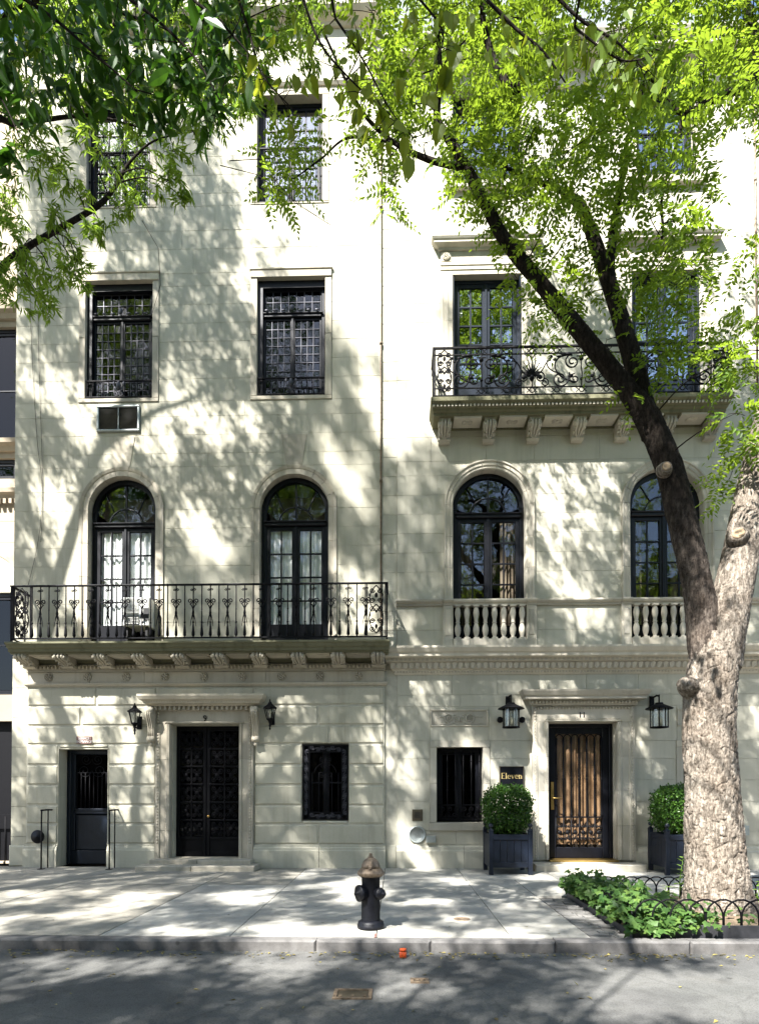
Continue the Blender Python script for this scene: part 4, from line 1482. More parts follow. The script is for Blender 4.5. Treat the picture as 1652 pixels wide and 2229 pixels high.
# ledge cornice between the floors
zc0 = Z(1468, 1200)
H = zco - zc0
prof = [(0, 0), (.02, 0), (.05, .05), (.06, H * .18), (.10, H * .2), (.12, H * .42), (.14, H * .45), (.20, H * .47), (.20, H * .58), (.30, H * .62), (.30, H * .74), (.33, H * .78), (.37, H * .92), (.37, H), (0, H + .02)]
MB().sweep(prof, [(XQ - .02, .1), (XQ - .02, -.015), (XR11, -.015)]).build('cornice', 'trim11', h11).location.z += zc0
mb = MB()
x = XQ - .08
while x < XR11:
    z = zc0 + H * .30
    mb.add([(x, -.13, z - .06), (x + .045, -.155, z - .03), (x + .05, -.16, z + .05), (x, -.175, z + .07), (x - .05, -.16, z + .05), (x - .045, -.155, z - .03)],
           [(0, 1, 2, 3), (0, 3, 4, 5)])
    mb.ball((x + .06, -.145, z + .01), .018, 5, .6, .6, 2.4)
    x += .12
mb.build('leaf_and_dart', 'trim11', h11, kind='stuff')
mb = MB()
x = XQ - .2
while x < XR11:
    mb.box(x, x + .045, -.225, -.19, zc0 + H * .475, zc0 + H * .575)
    x += .085
mb.build('small_dentils', 'trim11', h11, kind='stuff')
mb = MB()
x = XQ - .05
while x < XR11:
    mb.ball((x, -.06, zc0 + .05), .018, 5)
    x += .06
mb.build('bead_border', 'trim11', h11, kind='stuff')

# lower floor, smooth ashlar
zpl1 = Z(1838, 1200)
wL = (X(950, 1700), X(1051, 1700), Z(1790, 1000), Z(1627, 1000))
dR = (X(1193, 1720), X(1342, 1720), .17, Z(1572, 1265))
cxd = (dR[0] + dR[1]) / 2
wR = (2 * cxd - wL[1], 2 * cxd - wL[0], wL[2], wL[3])
surD = (X(1157, 1720), 2 * cxd - X(1157, 1720), 0, Z(1537, 1265))
pnL = (X(936, 1560), X(1063, 1560), Z(1582, 1000), Z(1544, 1000))
pnR = (2 * cxd - pnL[1], 2 * cxd - pnL[0], pnL[2], pnL[3])
SWw = .13
wsur = [(w[0] - SWw, w[1] + SWw, w[2] - .16, w[3] + .13) for w in (wL, wR)]
zsl = courses(zpl1, zc0 + .02, .42, [wsur[0][3], surD[3], wL[2] - .16])
ashlar(h11, XQ + .003, XR11, zsl, -.015, 'stone11', wsur + [surD, pnL, pnR], [], gap=.005, seed=41, lens=(.9, 1.5))
backing(h11, XS + .003, XR11, 0, zco - .4, .0, .33, [wL, wR, dR], [])
for (a, b) in ((XQ - .02, surD[0] - .004), (surD[1] + .004, XR11)):
    n = max(1, round((b - a) / 1.1))
    for k in range(n):
        p, q = a + (b - a) * k / n + .003, a + (b - a) * (k + 1) / n - .003
        zt_ = zpl1 - .006
        MB().prof_x([(-.07, 0), (.1, 0), (.1, zt_), (-.02, zt_), (-.022, zt_ - .03), (-.045, zt_ - .05), (-.05, zt_ - .10), (-.065, zt_ - .12), (-.07, zt_ - .14)], p, q).build('plinth_stone', 'stone11', h11)
MB().box(XS + .004, XQ - .022, -.03, .1, 0, .447, .004).build('plinth_stone', 'stone11', h11)
for i, w in enumerate((wL, wR)):
    surround(h11, *w, SWw, -.035, .33, 'trim11', wt=.13, wb=.16, sill_out=.04)
    wn_ = rect_window(h11, w[0] + .004, w[1] - .004, w[2] + .01, w[3] - .004, .24, 1, cols=1, gmat='blackglass', lab='dark ground floor window with slim iron bars')
    gb = MB().box(w[0] + .02, w[1] - .02, .08, .10, w[2] + .33, w[2] + .35).box(w[0] + .02, w[1] - .02, .08, .10, w[2] + .05, w[2] + .07).box(w[0] + .02, w[1] - .02, .08, .10, w[3] - .06, w[3] - .04)
    g = gb.build('window_grille', 'iron', h11)
    Hh = w[3] - w[2]
    b = MB().tube([(0, 0, .06), (0, 0, Hh - .05)], .012, 6)
    for zq in (.62, .9, .95, 1.2):
        b.lathe([(.012, 0), (.024, .012), (.012, .03)], (0, 0, zq), (0, 0, 1), 8)
    me = b.mesh('bar', 'iron')
    for k in range(6):
        inst('bar', me, g, (w[0] + .06 + (w[1] - w[0] - .12) * k / 5, .09, w[2]))
    me = scroll_s(.22, .05, .01).mesh('scroll', 'iron')
    for k in range(6):
        inst('scroll', me, g, (w[0] + .1 + (w[1] - w[0] - .2) * k / 5, .09, w[2] + .20))
# carved panels
for pn in (pnL, pnR):
    x0_, x1_, z0_, z1_ = pn
    b = MB()
    b.box(x0_ + .003, x1_ - .003, -.006, .1, z0_ + .002, z1_ - .002)
    pnl = b.build('carved_panel', 'trim11', h11)
    f = MB()
    for (a, b_, c, d) in ((x0_, x1_, z1_ - .035, z1_), (x0_, x1_, z0_, z0_ + .03), (x0_, x0_ + .035, z0_ + .03, z1_ - .035), (x1_ - .035, x1_, z0_ + .03, z1_ - .035)):
        f.box(a + .003, b_ - .003, -.035, .02, c, d, .012)
    f.build('panel_frame', 'trim11', pnl)
    c = MB()
    xm, zm = (x0_ + x1_) / 2, (z0_ + z1_) / 2
    for s in (-1, 1):
        c.tube([(q[0], -.01, q[1]) for q in spiral(xm + s * .20, zm, .10, .02, -PI / 2, -PI / 2 + s * 3.4 * PI, 26)], [.016] * 20 + [.013, .012, .011, .01, .009, .008, .008], 6)
        rosette(c, xm + s * .20, .0, zm, .04)
        c.tube([(q[0], -.008, q[1]) for q in bez((xm + s * .10, zm - .1), (xm + s * .3, zm - .14), (xm + s * .38, zm - .1), (xm + s * .44, zm - .11), 9)], [.014 - .001 * k for k in range(10)], 6)
        c.tube([(q[0], -.008, q[1]) for q in bez((xm + s * .30, zm + .02), (xm + s * .38, zm + .05), (xm + s * .42, zm - .04), (xm + s * .46, zm + .03), 9)], [.013 - .001 * k for k in range(10)], 6)
        for q in range(4):
            c.ball((xm + s * (.05 + .014 * q), -.005, zm - .06 + .04 * q), .028, 6, 1.2, .5, .6)
    c.ball((xm, -.008, zm - .03), .025, 8, .8, .6, 2.4)
    c.build('carving', 'trim11', pnl)

# doorway 11
yo = -.09
ax0, ax1, az1 = surD[0], surD[1], surD[3]
for (a, b, s) in ((ax0, dR[0], 1), (dR[1], ax1, -1)):
    w = b - a
    prof = [(.1, 0), (yo, 0), (yo, w * .28), (yo + .025, w * .34), (yo + .03, w * .74), (yo + .015, w * .80), (yo + .02, w * .95), (yo + .05, w), (.1, w)]
    for k in range(4):
        z0, z1 = .17 + (dR[3] - .17) * k / 4 + .002, .17 + (dR[3] - .17) * (k + 1) / 4 - .002
        pts = [((a + q) if s > 0 else (b - q), y) for y, q in prof]
        MB().slab(pts if s > 0 else pts[::-1], z0, z1).build('architrave', 'trim11', h11)
    xi = dR[0] if s > 0 else dR[1]
    for k in range(4):
        z0, z1 = dR[2] + (dR[3] - dR[2]) * k / 4 + .002, dR[2] + (dR[3] - dR[2]) * (k + 1) / 4 - .002
        MB().box(xi - .012, xi + .012, .101, .3, z0, z1).build('jamb', 'trim11', h11)
MB().box(ax0, ax1, yo + .03, .1, dR[3] + .003, az1).build('architrave', 'trim11', h11)
MB().box(dR[0] - .08, dR[1] + .08, yo + .012, yo + .03, dR[3] + .01, dR[3] + .05, .01).build('architrave', 'trim11', h11)
MB().box(dR[0] - .01, dR[1] + .01, .101, .3, dR[3] - .012, dR[3] + .01).build('lintel', 'trim11', h11)
eggs(h11, 'carved_border', ax0 + .02, ax1 - .02, yo + .02, az1 - .045, .06, .024, 'trim11')
for xx in (ax0 + .05, ax1 - .05):
    mb = MB()
    for k in range(50):
        z = .22 + (az1 - .3) * k / 49
        mb.ball((xx, yo - .0, z), .02, 6, .8, .7, 1.0)
        mb.box(xx - .03, xx + .03, yo - .008, yo + .002, z + .022, z + .03)
    mb.build('carved_border', 'trim11', h11, kind='stuff')
for xx in (dR[0] - .045, dR[1] + .045):
    mb = MB()
    for k in range(70):
        mb.ball((xx, yo + .02, .3 + (dR[3] - .3) * k / 69), .012, 5)
    mb.build('bead_border', 'trim11', h11, kind='stuff')
mb = MB()
for k in range(40):
    mb.ball((dR[0] - .05 + (dR[1] - dR[0] + .1) * k / 39, yo + .012, dR[3] + .06), .014, 5)
mb.build('bead_border', 'trim11', h11, kind='stuff')
hz = az1 + .003
MB().sweep([(0, 0), (.03, 0), (.05, .05), (.06, .10), (.17, .11), (.17, .16), (.20, .18), (.24, .25), (.25, .28), (0, .31)], [(ax0, .05), (ax0, yo), (ax1, yo), (ax1, .05)]).build('hood', 'trim11', h11).location.z += hz
eggs(h11, 'egg_and_dart', ax0 - .04, ax1 + .04, yo - .075, hz + .06, .065, .026, 'trim11')
letters(h11, 'house_number', '11', X(1267, 1555, yo), yo + .02, Z(1556, 1267, yo), .15, 'iron')
for k, (p, z0_, zt_, e) in enumerate(((.50, 0.0, .13, .05),)):
    a, b = ax0 - e, ax1 + e
    for (s0, s1) in ((0, .55), (.55, 1)):
        MB().box(a + (b - a) * s0 + .003, a + (b - a) * s1 - .003, yo - p + .09, .3, z0_ - .03, zt_, .02).build('step', 'trim11', h11)
MB().box(dR[0], dR[1], yo, .3, .131, .168, .01).build('threshold', 'brass', h11)
# the door
yd = .22
a, b, z0, z1 = dR[0] + .014, dR[1] - .014, .172, dR[3] - .016
fb = MB()
fb.box(a, a + .07, yd - .04, yd + .08, z0, z1, .012).box(b - .07, b, yd - .04, yd + .08, z0, z1, .012).box(a + .07, b - .07, yd - .04, yd + .08, z1 - .07, z1, .012)
g0, g1 = a + .07, b - .07
fb.box(g0, g0 + .12, yd, yd + .06, z0, z1 - .07, .01).box(g1 - .12, g1, yd, yd + .06, z0, z1 - .07, .01)
fb.box(g0 + .12, g1 - .12, yd + .002, yd + .058, z1 - .19, z1 - .07, .01).box(g0 + .12, g1 - .12, yd + .002, yd + .058, z0, z0 + .22, .01)
d11 = fb.build('door', 'frame', h11, label='black glazed entrance door with slender iron columns')
q0, q1, c0, c1 = g0 + .12, g1 - .12, z0 + .22, z1 - .19
pane_box(d11, q0, q1, c0, c1, yd + .045, 'glass')
curtain(d11, q0, q1, c0 + .05, c1, yd + .10, 'bcurtain', 6, .035)
zr = Z(1777, 1267, yd)
zt_ = Z(1607, 1267, yd)
b_ = MB()
b_.lathe([(.022, 0), (.03, .02), (.022, .06), (.020, .10), (.017, (zt_ - zr) * .46), (.024, (zt_ - zr) * .47), (.024, (zt_ - zr) * .485), (.014, (zt_ - zr) * .50), (.024, (zt_ - zr) * .515), (.018, (zt_ - zr) * .54), (.017, (zt_ - zr) * .9), (.022, (zt_ - zr) * .93), (.024, (zt_ - zr))], (0, 0, 0), (0, 0, 1), 10)
cmx = b_.mesh('column', 'iron')
cw = (q1 - q0) / 6
for k in range(7):
    inst('column', cmx, d11, (min(max(q0 + cw * k, q0 + .015), q1 - .015), yd + .01, zr))
b_ = MB()
b_.tube([(cw * .46 * math.cos(t), 0, cw * .5 * math.sin(t)) for t in np.linspace(0, PI, 11)], .010, 5)
b_.tube([(cw * .30 * math.cos(t), 0, .16 + cw * .32 * math.sin(t)) for t in np.linspace(0, 2 * PI, 15)], .009, 5)
b_.ball((0, 0, .16), .016, 6)
am = b_.mesh('gothic_arch', 'iron')
for k in range(6):
    inst('gothic_arch', am, d11, (q0 + cw * (k + .5), yd + .01, zt_))
MB().box(q0, q1, yd - .005, yd + .03, zr - .03, zr, .005).build('rail', 'iron', d11)
b_ = MB()
hh = zr - .03 - c0
for s in (-1, 1):
    for t in (-1, 1):
        b_.tube([(p[0], 0, p[1]) for p in spiral(s * cw * .22, t * hh * .22, cw * .2, .01, (PI if s > 0 else 0), (PI if s > 0 else 0) + s * t * 3 * PI, 18)], .010, 5)
b_.lathe([(.045, 0), (.045, .01), (.02, .02)], (0, 0, 0), (0, -1, 0), 10)
b_.tube([(-cw * .5, 0, -hh / 2), (-cw * .5, 0, hh / 2)], .014, 6)
sm = b_.mesh('scroll_panel', 'iron')
for k in range(6):
    inst('scroll_panel', sm, d11, (q0 + cw * (k + .5), yd + .01, c0 + hh / 2))
hx_ = X(1198, 1730, yd) + .02
b_ = MB().box(hx_ - .03, hx_ + .03, yd - .055, yd - .04, Z(1762, 1198, yd), Z(1702, 1198, yd), .004)
b_.tube([(hx_, yd - .05, Z(1737, 1198, yd)), (hx_, yd - .10, Z(1737, 1198, yd)), (hx_ + .02, yd - .115, Z(1737, 1198, yd)), (hx_ + .16, yd - .115, Z(1737, 1198, yd))], .012, 6)
b_.build('handle', 'brass', d11)

# balcony 11
pb = .62
zt = Z(862, 1200, -.6)
bx0, bx1 = X(938, 880, -.015 - pb), X(1598, 870, -.015 - pb)
prof = [(0, -.29), (.03, -.29), (.04, -.255), (pb - .18, -.247), (pb - .18, -.205), (pb - .13, -.19), (pb - .12, -.155), (pb - .07, -.148), (pb - .07, -.11), (pb - .03, -.09), (pb, -.075), (pb, 0), (0, .012)]
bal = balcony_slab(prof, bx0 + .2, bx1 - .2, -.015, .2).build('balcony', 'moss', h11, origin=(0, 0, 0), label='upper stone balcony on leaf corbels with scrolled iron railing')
bal.location = (-WPOS[h11.name][0], -WPOS[h11.name][1], zt)
WPOS[bal.name] = (0, 0, zt)
cm = console(.22, .36, .33).mesh('corbel', 'trim11')
for k in range(7):
    inst('corbel', cm, bal, (X(969 + (1561 - 969) * k / 6, 920, -.4), -.016, zt - .25))
for k in range(6):
    xa_ = X(969 + (1561 - 969) * k / 6, 920, -.4) + .17
    xb_ = X(969 + (1561 - 969) * (k + 1) / 6, 920, -.4) - .17
    f = MB().box(xa_, xb_, -.43, -.09, -.282, -.2485)
    f = f.mesh('soffit_panel', 'trim11')
    so = inst('soffit_panel', f, bal, (0, 0, zt))
    c = MB()
    for s in (-1, 1):
        c.ball(((xa_ + xb_) / 2 + s * .06, -.27, -.284), .05, 8, 1, 1.5, .3)
    c.ball(((xa_ + xb_) / 2, -.27, -.285), .05, 8, 1, 1, .4)
    inst('soffit_boss', c.mesh('soffit_boss', 'trim11'), so, (0, 0, zt))
mb = MB()
x = bx0 + .04
while x < bx1 - .06:
    mb.box(x, x + .035, -.015 - pb + .045, -.015 - pb + .075, -.148, -.112)
    x += .07
bsub(mb, 'small_dentils', 'trim11', 'stuff')
# railing 11
yr = -.015 - pb + .06
rx0, rx1 = X(944, 810, yr), X(1590, 800, yr)
hr = Z(751, 1267, yr) - zt
mb = MB()
for z, t in ((hr, .03), (hr - .14, .016), (.20, .016), (.06, .02)):
    mb.sweep([(-t * .7, z - t), (t * .7, z - t), (t * .7, z), (-t * .7, z)], [(rx0, .0), (rx0, yr), (rx1, yr), (rx1, .0)])
bsub(mb, 'rail', 'iron')
h0, h1 = .20, hr - .15
hc = h1 - h0
def big_lyre():
    b = MB()
    for s in (-1, 1):
        b.tube([(q[0], 0, q[1]) for q in spiral(s * .17, h0 + hc * .74, .14, .03, PI / 2 - s * .2, PI / 2 - s * .2 - s * 3.2 * PI, 30)], .0145, 6)
        b.tube([(q[0], 0, q[1]) for q in bez((s * .17, h0 + hc * .94), (s * .62, h0 + hc * 1.02), (s * .62, h0 + hc * .25), (s * .10, h0 + hc * .12), 16)], .0145, 6)
        b.tube([(q[0], 0, q[1]) for q in spiral(s * .40, h0 + hc * .22, .16, .03, PI / 2 + s * 1.2, PI / 2 + s * 1.2 + s * 3.4 * PI, 30)], .0145, 6)
        b.tube([(q[0], 0, q[1]) for q in spiral(s * .13, h0 + hc * .22, .10, .02, PI / 2, PI / 2 - s * 3 * PI, 24)], .012, 6)
        b.tube([(q[0], 0, q[1]) for q in bez((s * .40, h0 + hc * .4), (s * .66, h0 + hc * .45), (s * .72, h0 + hc * .8), (s * .56, h0 + hc * .9), 12)], .012, 6)
        b.ball((s * .56, 0, h0 + hc * .9), .028, 8)
        for q in range(4):
            b.ball((s * (.24 + .09 * q), -.012, h0 + hc * (.97 - .02 * q * q)), .05 - .006 * q, 6, 1.3, .4, .6)
        b.ball((s * .20, -.01, h0 + hc * .30), .04, 6, 1.2, .5, .9).ball((s * .23, -.01, h0 + hc * .36), .03, 6, .6, .5, 1.3)
    b.tube([(0, 0, h0), (.01, 0, h0 + hc * .4), (-.008, 0, h0 + hc * .6), (0, 0, h0 + hc)], .012, 5)
    b.ball((0, 0, h0 + hc * .22), .032, 8).lathe([(.02, 0), (.04, .02), (.04, .05), (.02, .07)], (0, 0, h0 + hc * .78), (0, 0, 1), 8)
    b.box(-.09, .09, -.012, .012, h0 + hc * .90, h0 + hc * .915)
    return b
def palmette():
    b = MB()
    zc = h0 + hc * .30
    for k in range(9):
        a = PI / 2 + (k - 4) * .27
        L = hc * (.52 - .012 * (k - 4) ** 2)
        e = (L * math.cos(a) * .9, zc + L * math.sin(a))
        b.tube([(0, 0, zc), (e[0] * .5, 0, zc + (e[1] - zc) * .55), (e[0], 0, e[1])], [.022, .015, .006], 5)
        b.ball((e[0], 0, e[1]), .013, 5)
    for s in (-1, 1):
        b.tube([(q[0], 0, q[1]) for q in spiral(s * .15, zc - .01, .11, .03, PI / 2 + s * .9, PI / 2 + s * .9 - s * 2.6 * PI, 24)], .013, 6)
        b.ball((s * .15, -.005, zc - .01), .045, 8, 1, .5, 1)
        b.tube([(q[0], 0, q[1]) for q in spiral(s * .24, h0 + hc * .12, .08, .02, PI / 2, PI / 2 - s * 2.6 * PI, 20)], .012, 6)
        b.tube([(q[0], 0, q[1]) for q in bez((s * .05, zc), (s * .28, zc + hc * .2), (s * .2, zc + hc * .45), (s * .36, zc + hc * .5), 10)], .012, 6)
        b.tube([(q[0], 0, q[1]) for q in bez((s * .1, h0 + hc), (s * .02, h0 + hc * .95), (s * .04, h0 + hc * .9), (0, h0 + hc * .85), 6)], .012, 5)
    b.lathe([(.02, 0), (.05, .05), (.03, .1)], (0, 0, zc - .08), (0, 0, 1), 8)
    b.tube([(0, 0, h0), (0, 0, zc)], .012, 5)
    return b
lm, pm = big_lyre().mesh('lyre_panel', 'iron'), palmette().mesh('palmette_panel', 'iron')
ring = MB()
for zc in (0.0,):
    ring.tube([(.045 * math.cos(t), 0, zc + .045 * math.sin(t)) for t in np.linspace(0, 2 * PI, 13)], .010, 5)
    for s in (-1, 1):
        ring.tube([(s * .05, 0, zc), (s * .10, 0, zc + .04)], .008, 5).tube([(s * .05, 0, zc), (s * .10, 0, zc - .04)], .008, 5)
rgm = ring.mesh('ring', 'iron')
f3 = filigree(.34, hr, .012).mesh('scroll_panel', 'iron')
inst('scroll_panel', f3, bal, (rx0 + .2, yr, zt))
inst('scroll_panel', f3, bal, (rx1 - .2, yr, zt))
for xx in (rx0, rx1):
    inst('scroll_panel', f3, bal, (xx, yr / 2 - .1, zt), (0, 0, PI / 2))
    inst('post', MB().box(-.016, .016, -.016, .016, -.01, hr).mesh('post', 'iron'), bal, (xx, yr, zt))
n = 5
xs_ = [rx0 + .4 + (rx1 - rx0 - .8) * t for t in (.105, .305, .5, .695, .895)]
for k, xx in enumerate(xs_):
    inst('lyre_panel' if k % 2 == 0 else 'palmette_panel', lm if k % 2 == 0 else pm, bal, (xx, yr, zt))
    inst('ring', rgm, bal, (xx, yr, zt + .135))
    inst('ring', rgm, bal, (xx, yr, zt + hr - .09))
for k in range(4):
    inst('ring', rgm, bal, ((xs_[k] + xs_[k + 1]) / 2, yr, zt + .135))
    inst('ring', rgm, bal, ((xs_[k] + xs_[k + 1]) / 2, yr, zt + hr - .09))

# crowning cornice, slate mansard
MB().sweep([(0, -.45), (.06, -.45), (.08, -.38), (.08, -.22), (.16, -.15), (.30, -.10), (.42, -.08), (.42, .02), (.48, .06), (.52, .14), (.52, .17), (0, .22)],
           [(XQ - .02, .1), (XQ - .02, -.015), (XR11, -.015)]).build('cornice', 'trim11', h11).location.z += zc11 + .1
zb_ = zc11 + .3
mb = MB()
mb.add([(XS, .05, zb_), (XR11, .05, zb_), (XR11, 1.4, zb_ + 3.2), (XS, 1.4, zb_ + 3.2), (XS, 5, zb_ + 3.2), (XR11, 5, zb_ + 3.2), (XR11, 5, zb_), (XS, 5, zb_)],
       [(0, 1, 2, 3), (3, 2, 5, 4), (4, 5, 6, 7), (0, 3, 4, 7), (1, 6, 5, 2), (0, 7, 6, 1)])
mb.build('roof', 'slate', h11)
shell(h11, XS + .02, XR11 - .02, [0.0, zco - .1, Z(985, 1200), Z(520, 1200), zc11], .36, 4.5, zc11)

# ================================================================== NEIGHBOUR ON THE LEFT (a sliver of it shows)
hn = thing('townhouse', 'tan stone house, a narrow strip at the left edge beside the long balcony', 'house', (XL9 - 2.2, .8, 0))
yn = .45
nx0, nx1 = XL9 - 4.5, XL9 - .012
wn1 = (nx0 + 2.4, nx1 - .09, Z(975, 10, yn), Z(712, 10, yn))
wn2 = (nx0 + 3.2, nx1 - .22, Z(1042, 10, yn), Z(998, 10, yn))
wn3 = (nx0 + 2.5, nx1 - .1, Z(1512, 10, yn), Z(1290, 10, yn))
wn4 = (nx0 + 2.8, nx1 - .15, .05, Z(1570, 10, yn))
an = (nx1 - .95, .85, Z(1290, 10, yn), Z(1290, 10, yn))
rn = [(w[0], w[1], w[2], w[3]) for w in (wn1, wn2, wn3, wn4)]
ashlar(hn, nx0 + 1.2, nx1, courses(0, 17.5, .45, [v for r in rn for v in r[2:]]), yn, 'tan', rn, [(an[0], an[1], an[2] + .01, an[3])], seed=77, lens=(.8, 1.4))
backing(hn, nx0, nx1, 0, 17.5, yn + .02, yn + .35, rn, [])
for w in rn[:1] + rn[2:3]:
    rect_window(hn, w[0], w[1], w[2], w[3], yn + .12, 2, cols=1, gmat='blackglass')
rect_window(hn, *wn2, yn + .1, 1, cols=1, gmat='blackglass')
g = MB().box(wn4[0], wn4[1], yn + .15, yn + .2, wn4[2], wn4[3]).build('door', 'iron', hn)
for z in (Z(1092, 10, yn), Z(985, 10, yn), Z(698, 10, yn)):
    MB().sweep([(0, z), (.06, z), (.1, z + .08), (.18, z + .12), (.2, z + .2), (0, z + .22)], [(nx0, yn), (nx1, yn)]).build('cornice', 'tan', hn)
me = MB().box(-.03, .03, -.05, .0, 0, .1).mesh('dentil', 'tan')
for q in range(8):
    inst('dentil', me, hn, (nx1 - .06 - .12 * q, yn - .06, Z(1090, 10, yn) - .1))
g = MB().box(wn4[0], wn4[1], yn - .1, yn - .07, 1.0, 1.03).build('area_railing', 'iron', hn)
me = MB().tube([(0, 0, 0), (0, 0, 1.0)], .012, 5).mesh('bar', 'iron')
for q in range(8):
    inst('bar', me, g, (wn4[1] - .05 - .14 * q, yn - .085, 0))
shell(hn, nx0, nx1 - .01, [0, 5, 9, 13], yn + .37, 4.5, 17.4)

# ================================================================== houses across the street, mirrored in the glass and keeping the light low
def far_house(x0, x1, h, mat, label):
    t = thing('row_house', label, 'house', ((x0 + x1) / 2, -26, 0), 'houses across the street')
    MB().box(x0 + .01, x1 - .01, -34, -25, -.2, h).build('wall', mat, t)
    MB().box(x0 - .05 + .06, x1 + .05 - .06, -25.001, -24.5, h - .6, h - .1).build('cornice', mat, t)
    n = 3
    me = MB().box(-.5, .5, -.1, .06, 0, 1.9).box(-.6, .6, -.1, .12, -.15, -.001).mesh('window', 'frame')
    for f in range(int(h // 3.6)):
        for k in range(n):
            inst('window', me, t, (x0 + (x1 - x0) * (k + .5) / n, -25.0, 1.2 + f * 3.5))
    return t
far_house(-21, -14, 15, 'brown', 'brownstone house on the far side of the street, leftmost')
far_house(-14, -7.5, 14, 'tan', 'tan house on the far side of the street, second from left')
far_house(-7.5, -.5, 15.5, 'brown', 'brownstone house directly opposite the long balcony')
far_house(-.5, 6, 14, 'brown', 'brownstone house directly opposite the number 11 door')
far_house(6, 13, 16, 'tan', 'tan house on the far side of the street, second from right')
far_house(13, 20, 14.5, 'brown', 'brownstone house on the far side of the street, rightmost')

# ================================================================== GROUND
YC0, YC1 = -5.66, -5.81                # curb, back and front
ZR = -.115
rd_ = bpy.data.meshes
road = MB()
road.add([(-60, -60, ZR), (60, -60, ZR), (60, 1, ZR), (-60, 1, ZR)], [(0, 1, 2, 3)])
road.build('road', 'asphalt', kind='structure')
sw = MB().box(-30, 30, YC0 + .01, .29, -.128, -.03).build('sidewalk', 'joint', kind='structure')
pit = (X(1235, 1950, -3.2), 12.0, -5.60, -3.25)   # x0,x1,y0,y1 of the tree bed
pit = (gnd(1236, 1952).x, 9.0, -5.60, gnd(1236, 1952).y)
def pslab(x0, x1, y0, y1, mat):
    g = .006
    dz = random.uniform(-.003, .003)
    n = 'paving_slab'
    MB().slab([(x0 + g, y0 + g), (x1 - g, y0 + g), (x1 - g, y1 - g), (x0 + g, y1 - g)], -.029, dz).build(n, mat, sw)
JX = [gnd(v, 2046).x for v in (195, 490, 818, 1116)]
pt_ = JX[2] - JX[1]
yb_ = gnd(370, 1925).y
pslab(-14, JX[0] - 2.2, YC0, .0, 'tanconc')
pslab(JX[0] - 2.2, JX[0], YC0, yb_, 'tanconc')
pslab(JX[0] - 2.2, JX[0], yb_, .0, 'tanconc')
pslab(JX[0], JX[1], YC0, yb_, 'concrete')
pslab(JX[0], JX[1], yb_, .0, 'tanconc')
pslab(JX[1], JX[2], YC0, .0, 'concrete')
pslab(JX[2], JX[3], YC0, -2.4, 'concrete')
pslab(JX[2], JX[3], -2.4, .0, 'concrete')
pslab(JX[3], pit[0] - .45, YC0, pit[3] - .1, 'concrete')
xx = JX[3]
ys_ = [pit[3] + .0, -1.6, 0]
pslab(JX[3], pit[0] - .45, pit[3] - .1, -1.6, 'concrete')
pslab(JX[3], JX[3] + 1.6, -1.6, 0, 'concrete')
x = JX[3] + 1.6
while x < 12:
    pslab(x, x + 1.6, -1.6, 0, 'concrete')
    x += 1.6
x = pit[0] - .45
while x < 12:
    pslab(x, x + 1.6, pit[3] + .02, -1.6, 'concrete')
    x += 1.6
# curb stones
curb = MB().box(-30, 30, YC1 + .02, YC0 - .006, -.3, -.06).build('curb', 'joint', kind='structure')
cx_ = [-14, -8.2, gnd(150, 2062).x - 1.6, gnd(680, 2062).x, gnd(818, 2062).x + .55, gnd(1225, 2065).x, gnd(1538, 2070).x, 8.5, 13]
for a, b in zip(cx_[:-1], cx_[1:]):
    hi = .012 if b > 4 or a > gnd(1200, 2065).x else 0
    MB().box(a + .0025, b - .0025, YC1, YC0 - .008, ZR - .1, -.002 + hi, .02).build('curb_stone', 'granite', curb)
# granite blocks beside the tree bed
cb = tag(bpy.data.objects.new('block_paving', None), kind='structure')
COL.objects.link(cb)
y = YC0 + .02
row = 0
while y < pit[3] - .2:
    x = pit[0] - .44
    dy = random.uniform(.11, .15)
    while x < pit[0] - .02:
        L = min(random.uniform(.16, .26), pit[0] - .02 - x)
        if L < .08: break
        dz = random.uniform(-.012, .006)
        MB().slab([(x + .006, y + .006), (x + L - .008, y + .005 + random.uniform(0, .008)), (x + L - .007, y + dy - .006), (x + .007, y + dy - .008)], -.028, dz).build('cobblestone', 'cobble', cb)
        x += L
    y += dy
    row += 1
# bed soil, lumpy
n = 60
vs, fs = [], []
for j in range(26):
    for i in range(n):
        px, py = pit[0] + (pit[1] - pit[0]) * i / (n - 1), pit[2] + (pit[3] - pit[2]) * j / 25
        d = math.hypot((px - 4.15) / 1.4, (py + 4.5) / 1.0)
        vs.append((px, py, -.005 + .09 * math.exp(-d * d) + .035 * noise.noise((px * 3, py * 3, 0)) + .02 * noise.noise((px * 11, py * 11, 3))))
for j in range(25):
    for i in range(n - 1):
        fs.append((j * n + i, j * n + i + 1, j * n + n + i + 1, j * n + n + i))
MB().add(vs, fs, True).build('tree_bed_soil', 'dirt', kind='structure')

